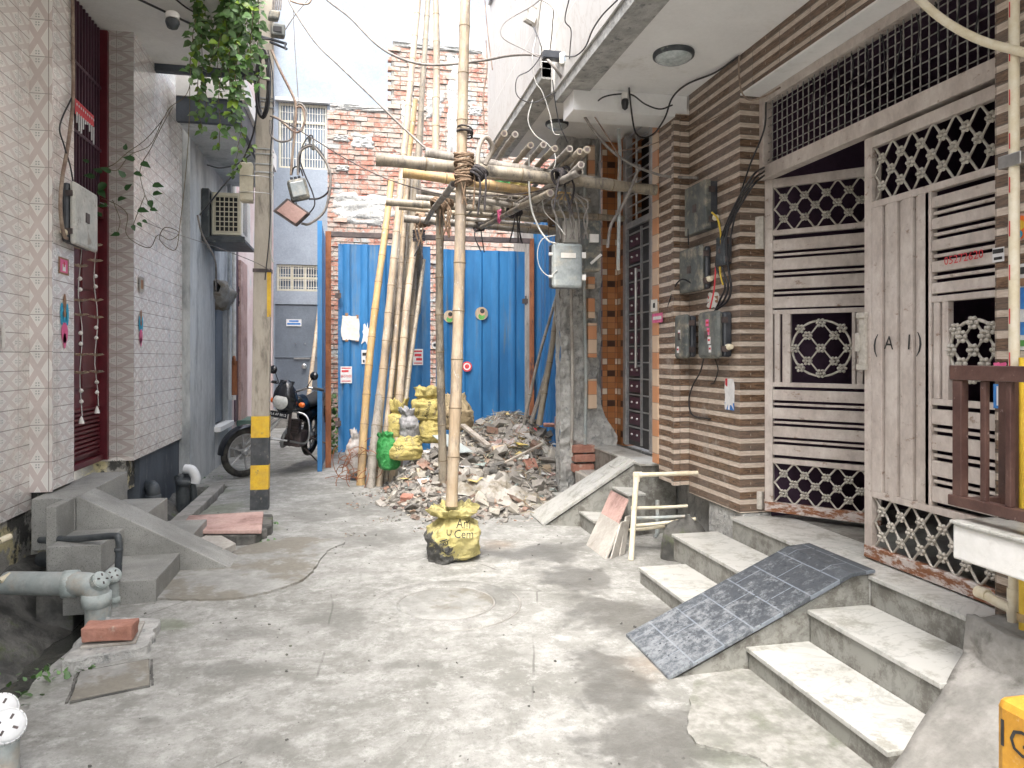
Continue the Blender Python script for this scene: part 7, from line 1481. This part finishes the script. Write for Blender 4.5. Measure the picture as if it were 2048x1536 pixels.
# ================================================================ SACKS
def sack(c, w_, d_, h_, mat, label, seed, rot=0, tie=.86, flare=.5, name='cement_sack', grp='cement sacks', sag=0, lean_=(0, 0), texts=(), neck=.55, nu=64, nv=56, tmat='ink_black'):
    c = Vector(c); M = Matrix.Rotation(R(rot), 3, 'Z'); t = thing(name, label, 'sack', c, grp)
    def prof(v):
        ks = [(0, .25), (.03, .7), (.1, .9), (.28, 1), (.5, .97), (.66, .86), (tie - .06, neck + .12), (tie, neck), (min(.97, tie + .06), neck + flare * .3), (1, neck + flare * .42)]
        for (a, b), (p, q) in zip(ks, ks[1:]):
            if v <= p: f = (v - a) / (p - a + 1e-9); f = f * f * (3 - 2 * f); return b + (q - b) * f
        return ks[-1][1]
    def f(u, v):
        a = u * 2 * math.pi; r_ = prof(v); ca, sa = math.cos(a), math.sin(a); e = .8
        x = math.copysign(abs(ca) ** e, ca); y = math.copysign(abs(sa) ** e, sa)
        k = 1 + .26 * noise.noise(Vector((ca * 1.4 + seed, sa * 1.4, v * 2.6))) + .09 * noise.noise(Vector((ca * 5, sa * 5 + seed, v * 9)))
        pl = .13 * math.sin(a * 7 + seed + 5 * noise.noise(Vector((ca * 1.5, sa * 1.5, v * 2)))) * max(0, (v - .55) / .45) * 1.4
        k += .025 * noise.noise(Vector((ca * 11 + seed, sa * 11, v * 7))) - .05 * abs(noise.noise(Vector((ca * 2.5 + seed * 2, sa * 2.5, v * 12)))) * (v > .12)
        zz = v * h_ + (sag * max(0, -x) * (1 - v) * -.12 * h_) + .16 * h_ * noise.noise(Vector((ca * 1.2, sa * 1.2, seed))) * max(0, v - .3) + .10 * h_ * noise.noise(Vector((ca * 4, sa * 4, seed))) * max(0, v - .75) * 4
        q = M @ Vector((x * w_ / 2 * r_ * (k + pl), y * d_ / 2 * r_ * (k + pl), 0)); return c + q + Vector((lean_[0] * v * v, lean_[1] * v * v, zz))
    m = MB(); m.grid(f, nu, nv, closed=True); m.add([f(i / nu, 0) for i in range(nu)], [tuple(range(nu))[::-1]]); m.v.append(c + Vector((lean_[0] * .8, lean_[1] * .8, h_ * min(tie, .9)))); b0 = len(m.v) - 1
    top0 = nv * nu; 
    for i in range(nu): m.f.append([top0 + i, top0 + (i + 1) % nu, b0]); m.c.append(None); m.sm.append(True)
    bag_ = m.build('bag', mat, t)
    if neck < .45: mm = MB(); ring_pts = [f(i / 24, tie) for i in range(25)]; mm.tube([p + (p - (c + Vector((lean_[0] * .8, lean_[1] * .8, h_ * tie)))).normalized() * .004 for p in ring_pts], .006, 5, False); mm.build('tie', MT['rope'], t)
    if texts:
        bvh = BVHTree.FromPolygons([v.copy() for v in m.v], m.f[:]); to = Vector((0, 0, 0)); d = (Vector((c.x, c.y, 0))).normalized(); rt_ = Vector((d.y, -d.x, 0)); mm = MB()
        for s_, sz, tx, tz, rt in texts:
            vs, fs = text_geo(s_, sz)
            # refine long faces so that the print follows the folds
            b = bmesh.new(); bv = [b.verts.new(v) for v in vs]
            for fc_ in fs:
                try: b.faces.new([bv[i] for i in fc_])
                except ValueError: pass
            bmesh.ops.triangulate(b, faces=b.faces[:]); 
            for _ in range(2): bmesh.ops.subdivide_edges(b, edges=[e for e in b.edges if e.calc_length() > .012], cuts=1, use_grid_fill=False); bmesh.ops.triangulate(b, faces=b.faces[:])
            ca, sa = math.cos(R(rt)), math.sin(R(rt)); out = {}; b.verts.index_update()
            for v in b.verts:
                o = c + rt_ * (tx * w_ + v.co.x * ca - v.co.y * sa) + UP * (tz * h_ + v.co.x * sa + v.co.y * ca) - d * 1.0; hit = bvh.ray_cast(o, d)
                if hit[0] is not None: out[v.index] = hit[0] - d * .003
            for fc_ in b.faces:
                ii = [v.index for v in fc_.verts]
                if all(i in out for i in ii):
                    pp = [out[i] for i in ii]
                    if max((pp[0] - pp[1]).length, (pp[1] - pp[2]).length) < .05: mm.add(pp, [(0, 1, 2)], True)
            b.free()
        if mm.f: mm.build('lettering', MT[tmat], t)
    return t
fb = G(903, 1085)
fb = P(905, 1106, 5.42); fb.z = 0
sack(fb, .41, .37, .385, MT['sack_mud'], 'muddy yellow cement sack round the foot of the front bamboo upright', 2.0, 10, .84, .9, sag=1.2, neck=.46, nu=96, nv=72, texts=(('Am', .075, .2, .72, -6), ('Cem', .075, .2, .56, -4), ('Cel', .08, -.12, .36, 105), ('U', .06, -.06, .6, 0)))
sp_ = [(P(712, 950, 8.9), .26, .24, .54, 'sack_white', 'tall pinkish white sack tangled in rusty wire at the foot of the leaning poles', 3, .84, .3, ()),
       (P(797, 884, 8.75), .34, .26, .52, 'sack_yellow', 'yellow sack with a grey side standing left of the pile, behind the pale pole', 4, .7, .5, (('MENT', .05, .12, .55, 0),)),
       (P(820, 880, 8.45), .24, .22, .36, 'sack_grey', 'grey woven sack between the yellow ones', 5, .8, .4, (('PETIT', .04, 0, .4, 0),)),
       (P(857, 886, 8.6), .38, .28, .34, 'sack_yellow', 'low yellow sack at the bottom of the stacked pair', 6, .97, .0, ()),
       (P(857, 842, 8.6), .40, .3, .40, 'sack_yellow', 'upper yellow sack with its mouth folded open, on the stacked pair', 7, .72, .7, (('Ambuja', .065, -.02, .36, 80), ('Cem', .05, -.3, .3, 75))),
       (P(912, 860, 8.5), .42, .26, .42, 'sack_tan', 'brown paper sack lying behind the front bamboo upright', 8, .95, .0, (('Cement', .06, -.05, .45, -160),)),
       (P(812, 920, 8.1), .36, .24, .26, 'sack_yellow', 'small yellow sack with black print slumped on the rubble front', 9, .95, .0, (('NC', .06, -.2, .55, 20),)),
       (P(778, 940, 8.25), .26, .24, .42, 'green_bag', 'bright green plastic bag crumpled behind the leaning poles', 10, .9, .2, ())]
for p, w_, d_, h_, mt, lb, sd, tie, fl, tx in sp_:
    p = Vector(p)
    sack(p, w_, d_, h_, MT[mt], lb, sd * 1.7, sd * 20, tie, fl, 'plastic_bag' if 'green' in lb else 'cement_sack', 'cement sacks' if 'green' not in lb else None, texts=tx, nu=40, nv=36, lean_=(.05 * math.sin(sd * 2.3), 0))
m = MB(); rw = random.Random(9)
for i in range(26):
    c = P(705 + rw.uniform(-28, 60), 950 + rw.uniform(-50, 18), 8.55 + rw.uniform(-.1, .1)); c.z = max(.02, c.z); m.ring(c, (rw.uniform(-1, 1), rw.uniform(-1, 1), rw.uniform(-.6, 1)), rw.uniform(.06, .2), .0045, 14, 4, rw.uniform(0, 90), rw.uniform(180, 340))
for i in range(8): a = P(650 + i * 18, 958 + rw.uniform(-6, 6), 8.9); a.z = .02; m.tube(cr([a, a + Vector((.15, -.05, .03)), a + Vector((.3, .08, 0))]), .0045, 4)
solo('wire_tangle', m, MT['rust'], 'tangle of rusty binding wire round the pinkish sack and pole feet', 'wire')
m = MB(); m.tube(cr([G(772, 1010) + UP * .02, G(790, 990) + UP * .05, P(805, 950, 8.1)]), .018, 8); solo('rope_end', m, MT['tarp'], 'grey rope end lying in front of the green bag', 'rope')
for px, py, lb in ((741, 993, 'small black scrap on the lane before the leaning poles'), (790, 1018, 'dark pebble on the lane left of the heap front')):
    m = MB(); c = G(px, py); m.chunk(c + UP * .01, .05, .04, .03, px); solo('pebble', m, MT['iron_dark'], lb, 'pebble')
# ================================================================ MOTORCYCLE
def motorcycle(cf, cr_, cb_, lean, steer):
    cf, cr_ = Vector(cf), Vector(cr_); f = (Vector(cb_) - cr_); f.z = 0; f.normalize(); lat = Vector((f.y, -f.x, 0)); # f forward, lat = right of the rider
    up_ = (UP * math.cos(R(lean)) + lat * math.sin(R(lean))).normalized(); lt = f.cross(up_).normalized()
    t = thing('motorcycle', 'black commuter motorcycle parked on its stand behind the utility pole', 'motorcycle', (cf + cr_) / 2 * 1 - UP * ((cf + cr_) / 2).z)
    wb = (cf - cr_).length; L = lambda a, b, c: cr_ + f * a + lt * b + up_ * c    # a forward from rear axle, b right, c up from the axle
    def wheel(c, ax, r_, name):
        m = MB(); m.ring(c, ax, r_ - .04, .042, 36, 10); tq = m.build('wheel', MT['tyre'], t)
        m = MB(); m.ring(c, ax, r_ - .085, .014, 32, 6); ax = ax.normalized(); u = ax.orthogonal().normalized(); q = ax.cross(u)
        for k in range(6):
            a = k * math.pi / 3; e = u * math.cos(a) + q * math.sin(a); m.tube([c + e * .04 + ax * .01, c + e * (r_ - .09)], [.016, .010], 6)
        m.lathe(c - ax * .05, ax, [(.03, 0), (.05, .02), (.05, .08), (.03, .1)], 14); m.build('rim', MT['wheel_grey'], tq)
        m = MB(); m.lathe(c + ax * .052, ax, [(.11, 0), (.11, .006)], 24); m.build('brake_disc', MT['steel'], tq)
    sf = Matrix.Rotation(R(steer), 3, up_) @ f; sl = sf.cross(up_).normalized()
    wheel(cr_, lt, .3, 'rear'); wheel(cf, sl, .315, 'front')
    fk = cf; hd = cf + (Vector(cb_) - cf) * .92 + up_ * .6; hd.z = cf.z + .6; sff = sf; sf = (sf + f * 2.2).normalized(); sll = sl      # steering head
    m = MB()
    for s_ in (-1, 1): m.tube([fk + sl * .085 * s_, hd + sl * .085 * s_], [.024, .02], 10)
    m.build('fork', MT['steel'], t)
    m = MB()
    def fend(u, v): a = R(-5 + 150 * u); w_ = (v - .5) * .13; rr_ = .35 - .3 * (v - .5) ** 2 * .3; return cf + (sff * math.cos(a) + up_ * math.sin(a)) * rr_ + sll * w_
    m.grid(fend, 18, 6); m.build('front_fender', MT['bike_black'], t)
    # headlamp cowl
    sl = sf.cross(up_).normalized(); hc = hd + sf * .1 + up_ * .06
    m = MB()
    def cowl(u, v):
        a = u * 2 * math.pi; e = (v - .5) * math.pi; x = math.cos(e) * math.cos(a); z = math.sin(e); y = math.cos(e) * math.sin(a)
        return hc + sf * (x * .13) + sl * (y * .16 * (1 - .2 * z)) + up_ * (z * .2 + .04 * (x > 0))
    m.grid(cowl, 24, 14, closed=True); m.build('headlamp_cowl', MT['bike_black'], t)
    m = MB(); lc = hc + sf * .115 - up_ * .035
    def lens(u, v): a = u * 2 * math.pi; r_ = v; return lc + sl * (math.cos(a) * r_ * .105) + up_ * (math.sin(a) * r_ * .095) + sf * (.035 * (1 - r_ * r_))
    m.grid(lens, 24, 6, closed=True); m.build('headlight', MT['lens'], t)
    m = MB(); m.obb(hc + sf * .06 + up_ * .13 - sl * .1, sl * .2, up_ * .1 - sf * .05, -sf * .006 if False else sf.cross(up_) * 0 + (sl.cross(up_ * .1 - sf * .05)).normalized() * .006); m.build('visor', MT['bike_black'], t)
    m = MB(); m.cob(hc + sf * .13 - up_ * .19, sl * .26, up_ * .075 , sf * -.008) if False else m.obb(hc + sf * .13 - up_ * .23 - sl * .13, sl * .26, up_ * .075, sl.cross(up_).normalized() * .008); npl = m.build('number_plate', MT['bike_black'], t)
    n_ = sf; m = MB(); cc = hc + sf * .13 - up_ * .19
    nn = sl.cross(up_).normalized(); nn = nn if nn.dot(sf) > 0 else -nn
    put_text(m, 'DL4 AF 8012', .045, cc, up_.cross(nn), up_, nn, .011); m.build('plate_text', MT['sticker_white'], t)
    m = MB()
    for s_ in (-1, 1): b0 = hc - sf * .06 + sl * .16 * s_ - up_ * .05; m.lathe(b0, sl * s_, [(.012, 0), (.03, .02), (.034, .06), (.012, .08)], 12)
    m.build('indicator', MT['orange'], t)
    # handlebar, mirrors
    m = MB(); hb = hd + up_ * .17 - sf * .03
    m.tube(cr([hb - sl * .36 - sf * .12 + up_ * .05, hb - sl * .22 - sf * .03 + up_ * .06, hb - sl * .08, hb + sl * .08, hb + sl * .22 - sf * .03 + up_ * .06, hb + sl * .36 - sf * .12 + up_ * .05]), .013, 8); m.build('handlebar', MT['steel'], t)
    m = MB()
    for s_ in (-1, 1): m.tube([hb + sl * .25 * s_ - sf * .05 + up_ * .06, hb + sl * .37 * s_ - sf * .13 + up_ * .05], .02, 10); m.tube([hb + sl * .22 * s_ + up_ * .06 + sf * .03, hb + sl * .36 * s_ + up_ * .05], .007, 6)
    m.build('grip', MT['seat'], t)
    m = MB()
    for s_ in (-1, 1):
        m.tube([hb + sl * .2 * s_ + up_ * .06, hb + sl * .27 * s_ + up_ * .2 + sf * .02], .006, 6); m.lathe(hb + sl * .29 * s_ + up_ * .22 + sf * .03, -sf, [(.02, -.02), (.055, 0), (.055, .008)], 16)
    m.build('mirror', MT['bike_black'], t)
    # tank, seat, tail
    def loft(m, secs, n=20):
        def f_(u, v):
            i = min(int(v * (len(secs) - 1)), len(secs) - 2); q = v * (len(secs) - 1) - i; q = q * q * (3 - 2 * q); A, B = secs[i], secs[i + 1]; s = [A[k] + (B[k] - A[k]) * q for k in range(4)]; a = u * 2 * math.pi
            ca, sa = math.cos(a), math.sin(a); return L(s[0], math.copysign(abs(ca) ** .8, ca) * s[2], s[1] + math.copysign(abs(sa) ** .8, sa) * s[3])
        m.grid(f_, n, 24, closed=True)
    m = MB(); loft(m, [(.50, .42, .05, .04), (.58, .46, .12, .09), (.75, .50, .15, .12), (.92, .50, .14, .11), (1.02, .47, .06, .05)]); m.build('tank', MT['bike_black'], t)
    m = MB(); loft(m, [(-.22, .56, .04, .02), (-.15, .55, .11, .045), (.1, .50, .13, .055), (.35, .46, .12, .05), (.55, .46, .07, .045), (.6, .47, .02, .02)]); m.build('seat', MT['seat'], t)
    m = MB(); loft(m, [(-.36, .47, .03, .03), (-.25, .44, .09, .06), (0, .38, .11, .08), (.4, .3, .1, .09), (.5, .28, .03, .03)]); m.build('side_panel', MT['bike_black'], t)
    m = MB(); m.tube(cr([L(-.1, -.13, .52), L(-.3, -.13, .6), L(-.4, -.1, .63), L(-.42, 0, .64), L(-.4, .1, .63), L(-.3, .13, .6), L(-.1, .13, .52)]), .012, 8); m.build('grab_rail', MT['steel'], t)
    m = MB(); m.cob(L(.62, 0, .02), f * .26, lt * .22, up_ * .2); m.cob(L(.7, 0, .17), f * .13, lt * .13, up_ * .2)
    for k in range(5): m.cob(L(.7, 0, .1 + k * .035), f * .17, lt * .17, up_ * .008)
    m.build('engine', MT['iron_dark'], t, .012)
    m = MB(); m.tube(cr([L(.76, .06, .15), L(.86, .08, .05), L(.74, .12, -.1), L(.4, .15, -.08), L(.2, .16, -.02)]), .022, 8); m.tube([L(.25, .16, -.03), L(-.25, .17, .06)], [.04, .05], 12); m.build('exhaust', MT['wheel_grey'], t)
    m = MB(); m.tube(cr([L(.86, -.02, .0), L(.92, -.24, .02), L(.95, -.28, .18), L(.92, -.2, .36), L(.94, 0, .4)]), .013, 8); m.tube(cr([L(.86, .02, .0), L(.92, .24, .02), L(.95, .28, .18), L(.92, .2, .36), L(.94, 0, .4)]), .013, 8); m.build('crash_guard', MT['steel'], t)
    m = MB(); m.tube([L(.95, 0, .5), L(.9, 0, .1), L(.5, 0, -.1), L(0.02, .1, 0)], .02, 8); m.tube([L(.95, 0, .5), L(.5, 0, .4), L(-.2, 0, .45)], .02, 8); m.tube([L(0, -.1, 0), L(-.05, -.13, .4)], .018, 8); m.tube([L(0, .1, 0), L(-.05, .13, .4)], .018, 8); m.tube([L(.55, 0, -.1), L(.02, -.1, 0)], .02, 8); m.build('chassis', MT['iron_dark'], t)
    m = MB(); m.tube([L(.5, -.1, -.12), L(.35, -.28, -.32)], .011, 8); m.tube([L(.5, .1, -.12), L(.46, .26, -.1)], .011, 8); m.tube([L(.3, -.1, .0), L(.28, -.3, -.05)], .010, 8); m.build('stand', MT['iron_dark'], t)
    m = MB(); loft(m, [(-.36, .40, .1, .01), (-.40, .3, .1, .02), (-.42, .15, .09, .02)], 12); m.build('rear_fender', MT['bike_black'], t)
    return t
motorcycle(P(489, 904, 9.05), P(622, 868, 10.15), P(572, 900, 9.2), -8, -34)
# ================================================================ VINES
def leafgeo(m, p, d, n_, s_, c_):
    d = d.normalized(); r_ = d.cross(n_).normalized(); n_ = r_.cross(d); m.col = c_
    m.add([p, p + d * s_ * .12 + r_ * s_ * .3 + n_ * s_ * .05, p + d * s_ * .5 + r_ * s_ * .36 + n_ * s_ * .1, p + d * s_ * 1.1 - n_ * s_ * .12, p + d * s_ * .5 - r_ * s_ * .36 + n_ * s_ * .1, p + d * s_ * .12 - r_ * s_ * .3 + n_ * s_ * .05, p + d * s_ * .5],
          [(0, 1, 6), (1, 2, 6), (2, 3, 6), (3, 4, 6), (4, 5, 6), (5, 0, 6)], True)
rv = random.Random(21)
vt = thing('hanging_vine', 'bushy green money plant trailing from the balcony beside the utility pole', 'vine', P(440, 0, 6.1))
ml, ms = MB(), MB()
strands = [(x0, -40, x1, ln) for x0, x1, ln in ((395, 385, 150), (405, 395, 215), (412, 400, 260), (425, 415, 230), (432, 440, 180), (440, 445, 290), (455, 462, 200), (465, 470, 250), (478, 470, 230), (488, 492, 200), (498, 505, 120), (508, 520, 170), (470, 478, 300), (450, 440, 100), (485, 478, 130), (460, 455, 120))]
for i, (x0, y0_, x1, y1_) in enumerate(strands):
    Y = 6.1 + rv.uniform(-.3, .3); pts = [P(x0 + (x1 - x0) * f + rv.uniform(-7, 7), y0_ + (y1_ - y0_) * f, Y + rv.uniform(-.06, .06)) for f in [k / 7 for k in range(8)]]; q = cr(pts, 5); ms.tube(q, .0035, 4)
    for k, p in enumerate(q):
        f = k / len(q); nl = 2 if f < .45 else 1
        for _ in range(nl + (rv.random() < .4)):
            d = Vector((rv.uniform(-1, 1), rv.uniform(-1, .6), rv.uniform(-1.3, .2))); v_ = rv.uniform(.55, 1.5); yl = rv.random() < .16
            leafgeo(ml, p + d.normalized() * .02, d, Vector((rv.uniform(-.5, .5), -1, rv.uniform(.1, 1))), rv.uniform(.045, .085), (v_ * 2.2, v_ * 1.7, v_ * .6) if yl else ((2.6, 2.0, 3) if rv.random() < .18 else (v_ * 1.2, v_ * 1.15, v_ * 1.1)))  # some leaves get a pale tint as painted highlights
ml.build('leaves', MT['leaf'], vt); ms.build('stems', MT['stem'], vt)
vt = thing('vine_runner', 'long vine runner hanging down past the beige box on the pole', 'vine', P(500, 330, 6.9)); ml, ms = MB(), MB()
q = cr([P(505, 290, 6.9), P(490, 310, 6.9), P(475, 340, 6.9), P(465, 352, 6.95), P(470, 330, 6.9), P(478, 295, 6.9)], 5); ms.tube(q, .003, 4)
for p in q[::2]: leafgeo(ml, p, Vector((rv.uniform(-1, 1), -.4, rv.uniform(-1, 0))), Vector((0, -1, .5)), .06, (1.5, 1.3, .7))
ml.build('leaves', MT['leaf'], vt); ms.build('stems', MT['stem'], vt)
vt = thing('vine_on_tiles', 'thin dark vine with few leaves spreading over the tiled pilaster', 'vine', P(300, 400, 6.1)); ml, ms = MB(), MB()
for pts in (((385, 150), (372, 190), (340, 215), (325, 240), (290, 280), (255, 305), (225, 330), (190, 340)), ((345, 215), (325, 250), (300, 300), (285, 325), (280, 350), (290, 390), (300, 410)), ((325, 240), (300, 290), (260, 310), (235, 340), (205, 335)), ((380, 150), (378, 250), (372, 340), (360, 450), (350, 500), (320, 480), (330, 455), (358, 465), (340, 480), (316, 470), (300, 495), (270, 485), (252, 465), (255, 430), (235, 410), (200, 395)), ((290, 390), (270, 440), (265, 460)), ((225, 400), (240, 440), (235, 465))):
    q = cr([P(x, y, 6.05 + .1 * math.sin(x * .05)) for x, y in pts], 6); ms.tube(q, .0032, 5)
for x, y, dx_, dz_, s_ in ((270, 320, -1, .2, .085), (282, 325, 1, -.5, .08), (268, 345, 1, -.4, .07), (305, 370, 1, -.1, .085), (305, 388, 1, .1, .075), (300, 400, .2, -1, .07), (275, 420, 1, -.1, .085), (300, 418, 1, -.2, .06), (250, 355, -.4, .5, .07), (222, 345, -.6, .3, .08), (205, 345, -1, .4, .07), (210, 365, -.4, -.8, .09), (190, 355, -1, .2, .08), (235, 400, 1, .3, .07), (215, 410, -1, -.2, .07), (240, 468, -1, -.2, .07), (205, 430, -1, .0, .07), (250, 380, 1, 1, .07), (265, 450, .4, -1, .05), (275, 445, .7, -.7, .05), (285, 440, 1, -.6, .045), (198, 380, .5, -.6, .08), (250, 300, .2, 1, .05), (178, 325, -1, .5, .05)):
    leafgeo(ml, P(x, y, 5.98), Vector((dx_, -.2, dz_)), Vector((rv.uniform(-.2, .2), -1, .6)), s_, (1, 1, 1))
ml.build('leaves', MT['leaf_dark'], vt); ms.build('stems', MT['stem'], vt)
# weeds
m = MB()
for (px, py, n_, sp) in ((435, 955, 60, .12), (100, 1345, 40, .12), (530, 1050, 30, .06), (25, 1400, 15, .06), (510, 1085, 18, .07)):
    c = G(px, py)
    for i in range(n_):
        p = c + Vector((rv.gauss(0, sp), rv.gauss(0, sp * .6), 0)); p.z = .0 if p.x > -1.45 else -.02; m.col = tuple([rv.uniform(.7, 1.6)] * 3)
        leafgeo(m, p, Vector((rv.uniform(-1, 1), rv.uniform(-1, 1), rv.uniform(.3, 1.2))), UP, rv.uniform(.015, .04), m.col)
struct('weeds', m, MT['leaf'], 'stuff', 'small green weeds at the lane edges', 'weeds')
m = MB()
for i in range(160): p = PY(655 + rv.uniform(0, 22), 850 + rv.uniform(-60, 60), 11.4 + rv.uniform(-.4, .8)); leafgeo(m, Vector((p.x, p.y, abs(p.z))), Vector((rv.uniform(-1, 1), rv.uniform(-1, 1), rv.uniform(0, 1))), UP, rv.uniform(.05, .1), (1.2, 1.2, .8))
struct('bush', m, MT['leaf'], 'stuff', 'weedy green growth seen through the gap beside the left gate post', 'bush')
for o in bpy.data.objects:
    if '_o' in o: del o['_o']
